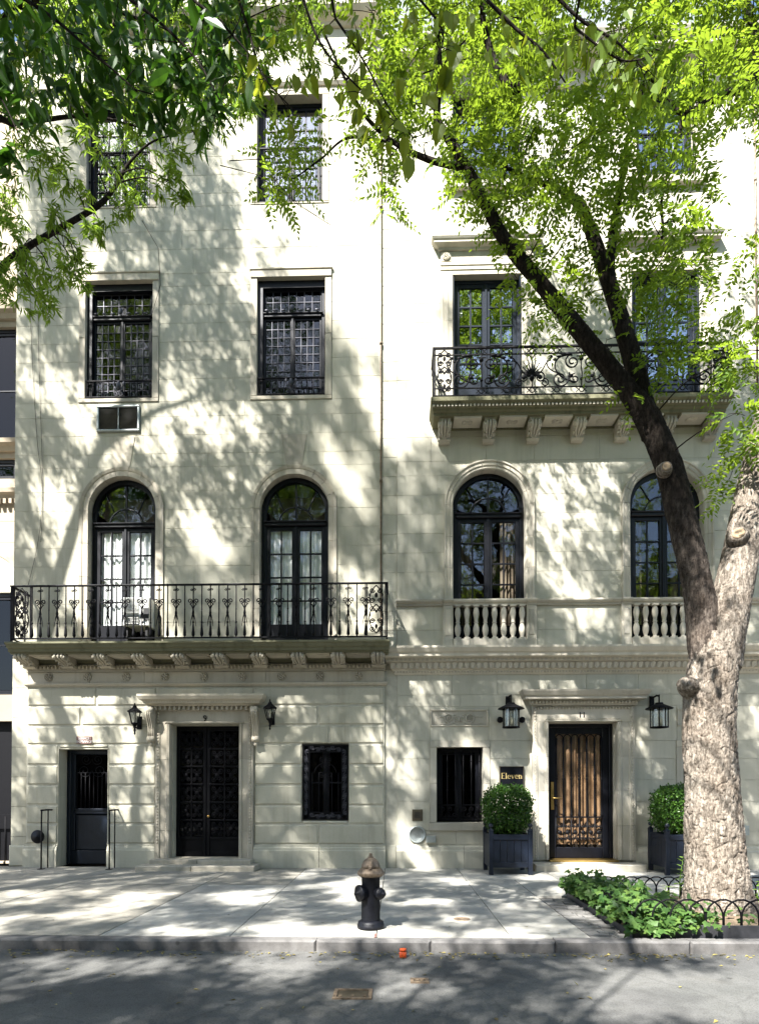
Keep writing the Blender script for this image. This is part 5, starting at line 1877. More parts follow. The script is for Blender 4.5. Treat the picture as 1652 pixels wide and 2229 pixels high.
# ================================================================== FOLIAGE TOOLS
T_LANCE = (np.array([(0, 0, 0), (.35, .5, .08), (.35, -.5, .08), (1, 0, -.12)], float), [(0, 2, 3), (0, 3, 1)])
T_OVAL = (np.array([(0, 0, 0), (.28, .46, .06), (.28, -.46, .06), (.66, .40, .04), (.66, -.40, .04), (1, 0, -.05)], float), [(0, 2, 4), (0, 4, 5), (0, 5, 3), (0, 3, 1)])
T_HEART = (np.array([(0, 0, 0), (-.06, .28, .05), (-.06, -.28, .05), (.25, .50, .10), (.25, -.50, .10), (.6, .34, .04), (.6, -.34, .04), (1, 0, -.10), (.3, 0, -.02), (.65, 0, -.05)], float),
           [(0, 8, 3, 1), (0, 2, 4, 8), (8, 9, 5, 3), (8, 4, 6, 9), (9, 7, 5), (9, 6, 7)])
T_SAW = (np.array([(0, 0, 0), (.2, .36, .05), (.2, -.36, .05), (.45, .48, .06), (.45, -.48, .06), (.75, .3, .02), (.75, -.3, .02), (1, 0, -.08), (.4, 0, -.02), (.72, 0, -.05)], float),
         [(0, 8, 3, 1), (0, 2, 4, 8), (8, 9, 5, 3), (8, 4, 6, 9), (9, 7, 5), (9, 6, 7)])
T_IVY = (np.array([(0, 0, 0), (-.12, .42, .04), (-.12, -.42, .04), (.30, .30, .02), (.30, -.30, .02), (.42, .58, -.04), (.42, -.58, -.04), (.55, .22, .03), (.55, -.22, .03), (1, 0, -.06), (.25, 0, .05)], float),
         [(0, 10, 3, 1), (0, 2, 4, 10), (1, 3, 5), (2, 6, 4), (3, 10, 7), (10, 4, 8), (3, 7, 5), (4, 6, 8), (10, 8, 9), (10, 9, 7)])


def nrmz(a):
    return a / np.maximum(np.linalg.norm(a, axis=1, keepdims=True), 1e-9)


def leaves_geo(pos, d, nr, L, W, T):
    """leaf blades: pos (N,3), direction d, face normal nr"""
    d = nrmz(d)
    s = nrmz(np.cross(nr, d))
    u = np.cross(d, s)
    P, F = T
    k = len(P)
    v = pos[:, None, :] + d[:, None, :] * (P[None, :, 0:1] * L[:, None, None]) + s[:, None, :] * (P[None, :, 1:2] * W[:, None, None]) + u[:, None, :] * (P[None, :, 2:3] * L[:, None, None])
    return v.reshape(-1, 3), [(np.arange(len(pos))[:, None] * k + np.array(f)[None, :]) for f in F]


def leaf_object(name, geos, mat, parent=None, kind='stuff', tubes=None):
    vs, groups, off = [], [], 0
    for v, fl in geos:
        vs.append(v)
        for f in fl:
            groups.append(f + off)
        off += len(v)
    v = np.concatenate(vs) if vs else np.zeros((0, 3))
    base = np.array(WPOS.get(parent.name, (0, 0, 0)) if parent else (0, 0, 0))
    v = v - base
    me = bpy.data.meshes.new(name)
    nl = sum(g.size for g in groups)
    npol = sum(len(g) for g in groups)
    me.vertices.add(len(v))
    me.vertices.foreach_set('co', v.ravel().astype(np.float32))
    me.loops.add(nl)
    me.polygons.add(npol)
    me.loops.foreach_set('vertex_index', np.concatenate([g.ravel() for g in groups]).astype(np.int32))
    tot = np.concatenate([np.full(len(g), g.shape[1]) for g in groups]).astype(np.int32)
    st = np.concatenate([[0], np.cumsum(tot)[:-1]]).astype(np.int32)
    me.polygons.foreach_set('loop_start', st)
    me.update(calc_edges=True)
    me.materials.append(M[mat])
    o = bpy.data.objects.new(name, me)
    COL.objects.link(o)
    if parent: o.parent = parent
    WPOS[o.name] = tuple(base)
    if kind: o['kind'] = kind
    return o


def rnd_dir(n, flat=1.0):
    a = rng.normal(size=(n, 3))
    a[:, 2] *= flat
    return nrmz(a)


def in_ball(n, c, r, squash=(1, 1, 1)):
    p = rng.normal(size=(n, 3))
    p = nrmz(p) * (rng.random((n, 1)) ** (1 / 2.4))
    return np.array(c) + p * np.array(squash) * r


def pinnate(pos, d, L, nl, LL, LW):
    """compound leaves: rachis starting at pos along d with nl pairs of leaflets and one at the tip"""
    N = len(pos)
    d = nrmz(d)
    up = np.tile(np.array([[0, 0, 1.0]]), (N, 1)) + rng.normal(size=(N, 3)) * .35
    s = nrmz(np.cross(up, d))
    u = np.cross(d, s)
    P, D, NR, LN, WN = [], [], [], [], []
    for k in range(nl):
        t = .18 + .80 * k / nl
        droop = -.35 * t * t
        p = pos + d * (L * t)[:, None] + np.array([[0, 0, 1.0]]) * (droop * L)[:, None]
        for sg in (-1, 1):
            P.append(p)
            D.append(d * .45 + s * sg * 1.0 + u * (-.22) + rng.normal(size=(N, 3)) * .16)
            NR.append(u + rng.normal(size=(N, 3)) * .30)
            sc = (.75 + .5 * math.sin(PI * (.15 + .75 * t)))
            LN.append(LL * sc * rng.uniform(.8, 1.15, N))
            WN.append(LW * sc * rng.uniform(.85, 1.1, N))
    p = pos + d * L[:, None] + np.array([[0, 0, 1.0]]) * (-.35 * L)[:, None]
    P.append(p); D.append(d + rng.normal(size=(N, 3)) * .2 + np.array([[0, 0, -.3]])); NR.append(u); LN.append(LL * np.ones(N)); WN.append(LW * np.ones(N))
    return leaves_geo(np.concatenate(P), np.concatenate(D), np.concatenate(NR), np.concatenate(LN), np.concatenate(WN), T_OVAL2)


T_OVAL2 = (np.array([(0, 0, 0), (.42, .5, .05), (.42, -.5, .05), (1, 0, -.06), (.72, .3, .02), (.72, -.3, .02)], float), [(0, 2, 5, 3), (0, 3, 4, 1)])


def pinnate_clump(c, r, n, L=.30, LL=.068, LW=.029, sq=(1, 1, .75), nl=6, out=.6):
    pos = in_ball(n, c, r, sq)
    d = rnd_dir(n, .35) + nrmz(pos - np.array(c)) * out + np.array([[0, 0, -.12]])
    Ls = rng.uniform(.75, 1.2, n) * L
    return pinnate(pos, d, Ls, nl, LL, LW)


def sprig_clump(c, r, n, per=8, L=.11, W=.022, T=T_LANCE, droop=.55, sq=(1, 1, .8), spread=.9):
    """whorls of narrow leaves at twig ends"""
    cen = in_ball(n, c, r, sq)
    ax = nrmz(cen - np.array(c)) * .5 + rnd_dir(n, .4) + np.array([[0, 0, -.2]])
    ax = nrmz(ax)
    cen = np.repeat(cen, per, 0)
    axr = np.repeat(ax, per, 0)
    N = len(cen)
    t = rng.random((N, 1))
    pos = cen + axr * (t - .6) * .12
    d = axr * .7 + rnd_dir(N) * spread + np.array([[0, 0, -droop]])
    nr = np.array([[0, 0, 1.0]]) + rng.normal(size=(N, 3)) * .55
    return leaves_geo(pos, d, nr, L * rng.uniform(.7, 1.2, N), W * rng.uniform(.8, 1.2, N), T)


def limb_pts(spec):
    """spec: (px, py, Y, width in px) -> smooth list of (x,y,z,r)"""
    out = []
    for (px, py, Y, w) in spec:
        p = at(px, py, Y)
        dep = (p - CAM).length
        out.append((p.x, p.y, p.z, w * .5 * (Y - CAM.y) / FPX))
    return catmull(out, 8)


def bark_tube(name, pts, mat, parent, nseg=14, amp=.12, furrow=0.0, fine=1, cap=True, seed=0.0):
    """limb with uneven, furrowed surface"""
    if fine > 1:
        q = []
        for a, b in zip(pts[:-1], pts[1:]):
            for k in range(fine):
                t = k / fine
                q.append(tuple(x + (y - x) * t for x, y in zip(a, b)))
        q.append(pts[-1])
        pts = q
    P = [Vector(p[:3]) for p in pts]
    m = len(P)
    u = (P[1] - P[0]).normalized().orthogonal().normalized()
    vs, fs = [], []
    for i, p in enumerate(P):
        t = (P[min(i + 1, m - 1)] - P[max(i - 1, 0)]).normalized()
        u = (u - t * u.dot(t)).normalized()
        w = t.cross(u)
        r = pts[i][3]
        for k in range(nseg):
            a = 2 * PI * k / nseg
            dr = u * math.cos(a) + w * math.sin(a)
            q = p + dr * r
            h = noise.noise(Vector((q.x * 2.5, q.y * 2.5, q.z * 1.2 + seed))) * amp
            h += noise.noise(Vector((q.x * 8, q.y * 8, q.z * 3 + seed))) * amp * .45
            if furrow:
                v = Vector((q.x * 12 + 3, q.y * 12, q.z * 3.4 + seed))
                v += Vector((noise.noise(q * 9), noise.noise(q * 9 + Vector((9, 0, 0))), noise.noise(q * 7 + Vector((0, 5, 0))))) * .55
                dd = noise.voronoi(v)[0]
                f = max(0, 1 - (dd[1] - dd[0]) * 4.2)
                v2 = Vector((q.x * 30, q.y * 30, q.z * 8 + seed))
                d2 = noise.voronoi(v2)[0]
                f2 = max(0, 1 - (d2[1] - d2[0]) * 4)
                g = noise.noise(q * 25)
                h -= (f ** 1.3 * (.8 + .5 * g) + .35 * f2) * furrow
                h += (g * .25 + .30 * noise.noise(q * 55)) * furrow * .6
            vs.append(tuple(q + dr * (r * h if not furrow else r * h)))
    for i in range(m - 1):
        for k in range(nseg):
            a, b = i * nseg + k, i * nseg + (k + 1) % nseg
            fs.append((a, b, b + nseg, a + nseg))
    if cap:
        fs.append(tuple(range(nseg - 1, -1, -1)))
        fs.append(tuple(range((m - 1) * nseg, m * nseg)))
    mb = MB().add(vs, fs, True)
    return mb.build(name, mat, parent)


def twig(mb, a, b, r0, r1, sag=.1, n=6):
    a, b = Vector(a), Vector(b)
    L = (b - a).length
    j = Vector(rng.normal(size=3)) * L * .06
    pts, rs = [], []
    for k in range(n + 1):
        t = k / n
        p = a.lerp(b, t) + Vector((0, 0, sag * L * math.sin(PI * t))) + j * math.sin(PI * t)
        pts.append(p)
        rs.append(r0 + (r1 - r0) * t)
    mb.tube(pts, rs, 5)


def nearest(pts, c):
    c = Vector(c)
    return min(pts, key=lambda p: (Vector(p[:3]) - c).length)


# ================================================================== STREET TREE IN THE BED (right)
tb = gnd(1560, 1975)
tr = thing('street_tree', 'leafy street tree with a furrowed leaning trunk rising from the ivy bed', 'tree', (tb.x, -4.4, 0))
YT = -4.4
trunk = limb_pts([(1566, 2035, YT, 185), (1564, 1985, YT, 160), (1560, 1945, YT, 138), (1556, 1880, YT, 124), (1552, 1800, YT, 115), (1548, 1700, YT, 107), (1543, 1600, YT, 106), (1545, 1510, YT, 104), (1553, 1440, YT, 100), (1560, 1385, YT, 92)])
bark_tube('trunk', trunk, 'bark', tr, 170, .06, .06, 9, seed=1)
kn = [tuple(at(1520, 1500, YT - .02)) + (.19,), tuple(at(1500, 1494, YT - .08)) + (.145,), tuple(at(1487, 1490, YT - .12)) + (.10,), tuple(at(1478, 1488, YT - .14)) + (.055,)]
bark_tube('burl', catmull(kn, 6), 'bark', tr, 60, .25, .10, 4, seed=5)
limbA = limb_pts([(1548, 1470, YT, 80), (1536, 1400, YT, 73), (1524, 1320, YT, 64), (1510, 1240, YT + .0, 59), (1484, 1130, YT + .05, 59), (1456, 1020, YT + .1, 56), (1424, 940, YT + .1, 54), (1396, 890, YT + .1, 52), (1374, 862, YT + .1, 44), (1338, 815, YT + .1, 40), (1290, 755, YT + .1, 37), (1240, 695, YT + .1, 35), (1170, 610, YT + .1, 31), (1100, 525, YT + .05, 29), (1060, 450, YT, 26), (1018, 372, YT, 23), (982, 310, YT, 21), (952, 262, YT, 18), (955, 200, YT - .1, 13), (957, 130, YT - .1, 11), (948, 40, YT - .2, 9), (925, -90, YT - .3, 6)])
limbB = limb_pts([(1420, 945, YT + .12, 47), (1398, 880, YT + .2, 45), (1384, 815, YT + .25, 42), (1362, 735, YT + .3, 38), (1341, 665, YT + .3, 35), (1316, 590, YT + .3, 31), (1291, 520, YT + .3, 28), (1266, 455, YT + .3, 22), (1228, 418, YT + .3, 15), (1160, 392, YT + .2, 10), (1090, 360, YT, 6)])
limbC = limb_pts([(1330, 630, YT + .3, 24), (1328, 570, YT + .3, 20), (1338, 480, YT + .3, 19), (1352, 395, YT + .2, 15), (1364, 310, YT + .1, 11), (1396, 200, YT, 8), (1430, 60, YT - .2, 6)])
limbD = limb_pts([(1558, 1450, YT, 96), (1574, 1370, YT, 90), (1594, 1290, YT, 80), (1612, 1200, YT, 74), (1634, 1090, YT, 70), (1664, 950, YT, 62), (1700, 790, YT, 52), (1722, 600, YT, 42), (1700, 400, YT, 34), (1672, 220, YT, 24), (1640, 80, YT, 16), (1610, -80, YT, 12)])
limbE = limb_pts([(1712, 320, YT, 20), (1664, 170, YT - .1, 18), (1600, 195, YT - .2, 15), (1540, 222, YT - .2, 13), (1482, 246, YT - .2, 10), (1440, 190, YT - .2, 8), (1380, 150, YT - .3, 6), (1300, 100, YT - .4, 5)])
limbF = limb_pts([(1488, 244, YT - .2, 8), (1470, 320, YT - .2, 7), (1440, 430, YT - .2, 6), (1440, 520, YT - .2, 5), (1400, 620, YT - .3, 4)])
limbG = limb_pts([(1016, 366, YT, 15), (940, 350, YT - .1, 13), (860, 312, YT - .1, 10), (800, 258, YT - .1, 8), (760, 190, YT - .2, 6), (700, 60, YT - .3, 5)])
limbH = limb_pts([(1330, 150, YT - .6, 8), (1240, 60, YT - .5, 10), (1130, 190, YT - .4, 18), (1090, 160, YT - .4, 17), (1062, 95, YT - .4, 15), (1050, 20, YT - .5, 12), (1060, -90, YT - .5, 12)])
limbG2 = limb_pts([(862, 312, YT - .1, 7), (760, 300, YT - .1, 5), (700, 345, YT - .1, 4), (640, 390, YT - .1, 3)])
bark_tube('limb', limbA, 'bark_shade_blend', tr, 60, .08, .07, 4, seed=2)
bark_tube('limb', limbB, 'bark_shaded', tr, 22, .10, .05, 2, seed=3)
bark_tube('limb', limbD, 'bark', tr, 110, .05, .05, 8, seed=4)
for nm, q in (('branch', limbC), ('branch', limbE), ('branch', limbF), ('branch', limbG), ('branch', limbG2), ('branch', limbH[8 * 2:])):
    bark_tube(nm, q, 'bark_shaded', tr, 10, .1, seed=6)
# sawn scars
for (px, py, dy, r, nrm_) in ((1450, 1015, -.225, .062, (-.1, -1, .05)), (1606, 1160, -.30, .085, (-.55, -1, .35))):
    p = at(px, py, YT + .1 + dy)
    o = MB().lathe([(r * 1.6, -.10), (r * 1.3, -.035), (r * 1.12, -.008), (r * .98, .0), (r * .85, -.012)], p, nrm_, 18).build('branch_collar', 'bark', tr)
    MB().lathe([(r * .84, -.02), (r * .8, .002), (r * .4, -.006), (.005, -.012)], p, nrm_, 18).build('branch_scar', 'scar', tr)

cl = []
def C(px, py, r, Y=YT, n=None, dens=1.0):
    p = at(px, py, Y)
    rr = r * (Y - CAM.y) / FPX
    cl.append((p, rr, int((n or (5 + 27 * rr ** 2 / .16)) * dens)))
spec = [(800, 255, 48), (850, 300, 52), (835, 360, 45), (840, 425, 38), (905, 225, 52), (930, 310, 42), (880, 180, 60), (620, 345, 60), (600, 395, 40), (650, 300, 38), (640, 400, 30),
        (1050, 330, 75), (1130, 300, 85), (1045, 415, 62), (1095, 400, 75), (1180, 380, 85), (1250, 320, 95), (1330, 300, 85), (1420, 290, 75), (1475, 330, 62), (1395, 385, 80), (1300, 395, 85),
        (1205, 455, 70), (1085, 475, 52), (1140, 530, 42), (1020, 300, 50), (1455, 465, 66), (1500, 420, 55), (1515, 530, 52), (1420, 540, 55), (1475, 590, 66), (1530, 610, 48), (1440, 640, 60),
        (1395, 600, 45), (1225, 600, 52), (1180, 650, 52), (1205, 705, 34), (1280, 640, 40), (1450, 765, 52), (1500, 730, 48), (1415, 800, 38), (1390, 850, 26), (1555, 795, 48), (1595, 770, 48),
        (1615, 830, 52), (1600, 900, 36), (1645, 700, 40), (1640, 560, 36), (1620, 960, 44), (1590, 1035, 36), (1572, 1078, 26), (1642, 450, 34), (1540, 470, 34), (1350, 500, 40), (1250, 520, 40),
        (1650, 960, 40), (1120, 600, 30), (1320, 740, 30), (1250, 300, 60), (1180, 250, 80), (1080, 240, 60)]
for s_ in spec:
    C(s_[0], s_[1], s_[2], YT + rng.normal() * .45)
for gx in range(800, 1700, 68):
    for gy in range(-60, 235, 62):
        if 930 < gx < 1020 and gy > 60 and rng.random() < .65: continue
        if rng.random() < .12: continue
        C(gx + rng.normal() * 18, gy + rng.normal() * 18, 62, YT + rng.normal() * .7, dens=.8)
for gx in range(1500, 1660, 50):
    for gy in range(230, 300, 40):
        if gx < 1620 or gy > 250:
            C(gx + rng.normal() * 10, gy - 20, 34, YT - .2, dens=.7)
geo, tw = [], MB()
bone = limbA[::3] + limbB[::3] + limbC[::3] + limbD[::3] + limbE[::3] + limbF[::3] + limbG[::3] + limbG2[::3]
def open_sky(p):
    x, y = proj(p)
    return (1525 < x < 1720 and 262 < y < 470) or (900 < x < 1015 and 470 < y < 900)
for (p, rr, n) in cl:
    if open_sky(p): continue
    geo.append(pinnate_clump(p, rr, n))
    q = nearest(bone, p)
    if (Vector(q[:3]) - p).length < 1.1:
        twig(tw, q[:3], p, min(.011, q[3] * .5), .003)
    for k in range(3):
        e = Vector(in_ball(1, p, rr * .8)[0])
        twig(tw, p, e, .004, .002, .05, 4)
# the rest of the crown, above and to the right of the picture
for k in range(70):
    c = Vector((tb.x + rng.uniform(-3.6, 3.5), YT + rng.uniform(-2.2, 1.8), rng.uniform(12.2, 16.5)))
    geo.append(pinnate_clump(c, .75, 60, L=.32, LL=.075, LW=.034))
for k in range(22):
    c = Vector((tb.x + rng.uniform(2.4, 4.8), YT + rng.uniform(-1.0, 1.8), rng.uniform(7, 12)))
    if open_sky(c) or proj(c)[0] < 1700: continue
    geo.append(pinnate_clump(c, .7, 60, L=.32, LL=.075, LW=.034))
leaf_object('crown', geo, 'pagoda', tr)
tw.build('twigs', 'bark_shaded', tr, kind='stuff')

# ================================================================== WILLOW OAK left of the picture
YL = -4.9
xl = -7.6
to = thing('street_tree', 'narrow leaved street tree reaching into the picture from the left', 'tree', (xl, YL, 0))
ot = catmull([(xl, YL, -.1, .30), (xl - .02, YL, .4, .24), (xl + .05, YL, 1.5, .21), (xl + .1, YL, 3, .20), (xl, YL + .1, 4.4, .19)], 6)
bark_tube('trunk', ot, 'bark', to, 30, .12, .05, 2, seed=11)
def wl(spec, Y=YL):
    return limb_pts([(a, b, Y + c, w) for a, b, c, w in spec])
l1 = catmull([(xl, YL + .1, 4.2, .17), (xl + .5, YL + .2, 5.5, .13), (xl + 1.0, YL + .2, 7.0, .11), (xl + 1.6, YL, 9.5, .09), (xl + 2.2, YL - .4, 12.5, .06)], 6)
l2 = catmull([(xl, YL + .1, 4.2, .17), (xl - .6, YL, 6, .13), (xl - 1, YL - .3, 9, .09), (xl - .8, YL - .8, 12, .05)], 6)
A = at(70, 532, YL)
l3 = catmull([(xl + .55, YL + .2, 5.6, .08), (A.x - .6, YL + .1, A.z - .35, .042), tuple(A) + (.036,)], 6) + limb_pts([(70, 532, YL, 13), (120, 503, YL, 12), (170, 475, YL, 11), (215, 447, YL, 11), (248, 412, YL, 9), (266, 380, YL, 8), (286, 350, YL, 6), (330, 310, YL, 4), (390, 290, YL, 3)])
B0 = at(30, 268, YL)
l4 = catmull([(xl + 1.0, YL + .2, 7.0, .07), (B0.x - .5, YL, B0.z - .2, .045), tuple(B0) + (.035,)], 6) + limb_pts([(30, 268, YL, 10), (90, 262, YL, 9), (150, 254, YL, 8), (206, 252, YL, 6), (270, 268, YL, 5), (340, 285, YL, 3)])
l5 = catmull([(xl + 1.6, YL, 9.5, .06), (xl + 2.6, YL + .2, 10.6, .045), (xl + 4.2, YL + .3, 11.2, .03), (xl + 5.6, YL + .2, 11.0, .015)], 6)
l6 = catmull([(xl + 1.0, YL, 7.4, .05), (xl + 2.0, YL - .2, 9.4, .04), (xl + 3.4, YL - .4, 10.6, .03), (xl + 4.6, YL - .2, 10.6, .015)], 6)
bark_tube('limb', l1, 'bark', to, 16, .1, .03, 2, seed=12)
bark_tube('limb', l2, 'bark', to, 16, .1, .03, 2, seed=13)
for q in (l3, l4, l5, l6):
    bark_tube('branch', q, 'bark_shaded', to, 10, .1, seed=14)
def shadow_limb(pts, dist, r0, r1):
    n = len(pts)
    return catmull([tuple(at(a, b) - SUN_DIR * (dist + .25 * i)) + (r0 + (r1 - r0) * i / (n - 1),) for i, (a, b) in enumerate(pts)], 6)
l7 = shadow_limb([(92, 1460), (108, 1340), (135, 1235), (175, 1110), (215, 985), (290, 850), (380, 700), (420, 560)], 9.0, .14, .05)
l8 = shadow_limb([(118, 1290), (80, 1170), (48, 1040), (20, 900)], 9.1, .09, .05)
l9 = shadow_limb([(215, 985), (330, 900), (430, 860), (520, 760)], 9.3, .06, .03)
l7 = catmull([(xl, YL + .1, 4.2, .17), ((xl + l7[0][0]) / 2, YL - .1, 7.8, .16), l7[0]], 6) + l7[1:]
for q in (l7, l8, l9):
    bark_tube('limb', q, 'bark', to, 14, .1, seed=15)
bone = l1[::2] + l2[::2] + l3[::2] + l4[::2] + l5[::2] + l6[::2]
cl, geo, tw = [], [], MB()
spec = [(90, 350, 62), (150, 395, 52), (230, 325, 62), (300, 335, 62), (365, 395, 42), (335, 275, 70), (180, 285, 52), (60, 285, 52), (398, 432, 20), (45, 545, 78), (60, 625, 62), (112, 590, 48), (20, 470, 52),
        (140, 535, 38), (165, 600, 30), (100, 668, 30), (205, 490, 30), (225, 505, 24), (260, 450, 34), (300, 400, 40), (440, 215, 52), (520, 245, 36), (560, 205, 44), (25, 380, 40), (270, 235, 50), (380, 330, 40),
        (420, 285, 40), (120, 470, 30), (20, 640, 40), (178, 560, 20), (180, 620, 16)]
for (a, b, r) in spec:
    cl.append((a, b, r, .4 if 165 < a < 345 and 225 < b < 345 else 1.0))
for gx in range(-20, 700, 62):
    for gy in range(-60, 235, 56):
        if gy > 150 and gx > 560: continue
        if rng.random() < .1: continue
        cl.append((gx + rng.normal() * 18, gy + rng.normal() * 16, 58, .8))
for (a, b, r, dn) in cl:
    Y = YL + rng.normal() * .35
    p = at(a, b, Y)
    rr = r * (Y - CAM.y) / FPX
    geo.append(sprig_clump(p, rr, int((6 + 175 * rr * rr) * dn * (1.6 if b < 210 else 1.15)), 9, .115, .021))
    q = nearest(bone, p)
    if (Vector(q[:3]) - p).length < 1.3:
        twig(tw, q[:3], p, min(.010, q[3] * .6), .003)
    for k in range(4):
        twig(tw, p, Vector(in_ball(1, p, rr)[0]), .0035, .0015, .05, 4)
# a few bare hanging twigs on the bright wall
for pth in ([(480, 360), (560, 380), (600, 410), (690, 470)], [(500, 350), (590, 345), (650, 320), (680, 290)], [(585, 375), (640, 440), (720, 490)], [(310, 480), (345, 540), (350, 620), (330, 690)]):
    tw.tube([at(a, b, YL + .2) for a, b in pth], [.005, .004, .003, .002][:len(pth)], 4)

# ================================================================== near tree on the camera's side of the road
YN = -14.5
tn = thing('street_tree', 'broad leaved tree overhead whose dark leaves hang into the top of the picture', 'tree', (-3.6, YN, ZR))
nt_ = catmull([(-3.6, YN, ZR - .1, .34), (-3.6, YN, .6, .27), (-3.5, YN, 2.2, .24), (-3.3, YN + .2, 4.2, .22)], 6)
bark_tube('trunk', nt_, 'bark', tn, 30, .1, .04, 2, seed=21)
nl = []
for e in ((-5.2, -11.5, 7.6), (-1.0, -11.2, 7.6), (1.8, -10.8, 8.0), (-3.0, -10.2, 9.0), (-6.5, -15, 9), (.5, -15, 9.5), (-2.8, -13.5, 11.5)):
    q = catmull([(-3.3, YN + .2, 4.0, .09), ((-3.3 + e[0]) / 2 - .1, (YN + e[1]) / 2, (4.0 + e[2]) / 2 + .3, .032), e + (.012,)], 8)
    bark_tube('limb', q, 'bark', tn, 14, .1, seed=22)
    nl.append(q)
NY = -7.9                               # hanging ends of the branches, about four metres from the lens
def nb(pts, w0, w1, Y=NY):
    n = len(pts)
    return limb_pts([(a, b, Y, w0 + (w1 - w0) * i / (n - 1)) for i, (a, b) in enumerate(pts)])
hang = []
elm_b = [nb([(-60, -60), (90, 20), (210, 120), (300, 200)], 9, 3), nb([(150, -80), (300, 10), (420, 120), (480, 220)], 9, 3), nb([(330, -70), (470, 40), (545, 120)], 8, 3), nb([(-80, 120), (0, 210), (40, 290)], 6, 2)]
lin_b = [nb([(500, -60), (540, 60), (570, 160), (640, 240)], 7, 2), nb([(640, -70), (690, 80), (760, 170), (850, 250)], 7, 2), nb([(860, -60), (960, 60), (950, 130)], 6, 2, NY + .3),
         nb([(1000, -60), (1120, 60), (1180, 110), (1230, 180)], 8, 3, NY + .4), nb([(1160, -60), (1260, 40), (1340, 90), (1400, 150)], 8, 3, NY + .5), nb([(730, 40), (790, 130), (850, 240), (900, 300)], 5, 2), nb([(1250, 60), (1350, 130), (1420, 120)], 5, 2, NY + .4)]
for q in elm_b + lin_b:
    bark_tube('branch', q, 'bark_shaded', tn, 8, .08, seed=23)
# run of branch from the limbs to the hanging ends
for q in elm_b + lin_b:
    s_ = Vector(q[0][:3])
    j = min(nl, key=lambda z: (Vector(z[-1][:3]) - s_).length)
    a_ = Vector(j[-3][:3])
    m_ = (a_ + s_) / 2 + Vector((0, 0, .5))
    bark_tube('branch', catmull([tuple(a_) + (.022,), tuple(m_) + (.018,), tuple(s_) + (q[0][3],)], 6), 'bark_shaded', tn, 8, .08, seed=24)
# each leaf near the lens is its own object
def leaf_mesh(T, L, W, mat, bend):
    P, F = T
    me = bpy.data.meshes.new('leaf')
    me.from_pydata([(p[0] * L, p[1] * W, p[2] * L * bend) for p in P], [], [tuple(f) for f in F])
    me.materials.append(M[mat])
    me.polygons.foreach_set('use_smooth', [False] * len(F))
    return me
elm_m = [leaf_mesh(T_SAW, L, W, 'elm', b) for L, W, b in ((.16, .062, 1), (.14, .05, 1.6), (.18, .066, .4), (.12, .05, -1))]
lin_m = [leaf_mesh(T_HEART, L, W, 'linden', b) for L, W, b in ((.12, .085, 1.2), (.10, .07, 2.2), (.13, .085, .3), (.09, .075, -1.5))]
def hang_leaf(me, p, drop, spread):
    d = Vector((rng.normal() * spread, rng.normal() * spread, -drop + rng.normal() * .25)).normalized()
    up = Vector((rng.normal() * .6, -.5 + rng.normal() * .7, .6 + rng.normal() * .4))
    s = up.cross(d).normalized()
    u = d.cross(s)
    m_ = Matrix((d, s, u)).transposed()
    k = float(rng.uniform(.75, 1.25))
    o = inst('leaf', me, tn, p, m_.to_euler(), (k, k, k))
tw2 = MB()
cnt = 0
for bi, q in enumerate(elm_b):
    L = len(q)
    for k in range(40 if bi < 3 else 12):
        i = int(rng.integers(2, L))
        c = Vector(q[i][:3])
        p = c + Vector(in_ball(1, (0, 0, 0), .34)[0])
        if k % 3 == 0: twig(tw2, c, p, .004, .002, .05, 3)
        hang_leaf(elm_m[k % 4], p, .7, .55)
        cnt += 1
for bi, q in enumerate(lin_b):
    L = len(q)
    for k in range(23):
        i = int(rng.integers(3, L))
        c = Vector(q[i][:3])
        p = c + Vector(in_ball(1, (0, 0, -.08), .22)[0])
        twig(tw2, c, p, .003, .0015, .03, 3)
        hang_leaf(lin_m[k % 4], p, 1.1, .4)
        cnt += 1
ngeo = []
for (a, b, r, dy) in [(60, 40, 90, .4), (150, 100, 80, .3), (240, 60, 100, .4), (330, 120, 90, .2), (420, 60, 100, .3), (380, 190, 60, .1), (470, 130, 70, .2), (450, 230, 40, 0), (300, 10, 100, .4), (500, 20, 80, .3), (10, 150, 60, .3), (15, 340, 30, .1), (60, 200, 70, .2), (250, 180, 70, .2), (170, 200, 50, .3), (330, 240, 40, .2)]:
    p = at(a, b, NY + dy)
    rr = r * (NY + dy - CAM.y) / FPX
    n = int(24 + 430 * rr * rr)
    pos = in_ball(n, p, rr)
    ngeo.append(leaves_geo(pos, rnd_dir(n, .6) * .7 + np.array([[.15, 0, -.7]]), np.array([[0, -.3, 1.0]]) + rng.normal(size=(n, 3)) * .6, .145 * rng.uniform(.7, 1.2, n), .055 * rng.uniform(.8, 1.2, n), T_SAW))
leaf_object('foliage', ngeo, 'elm', tn)
tw2.build('twigs', 'bark_shaded', tn, kind='stuff')

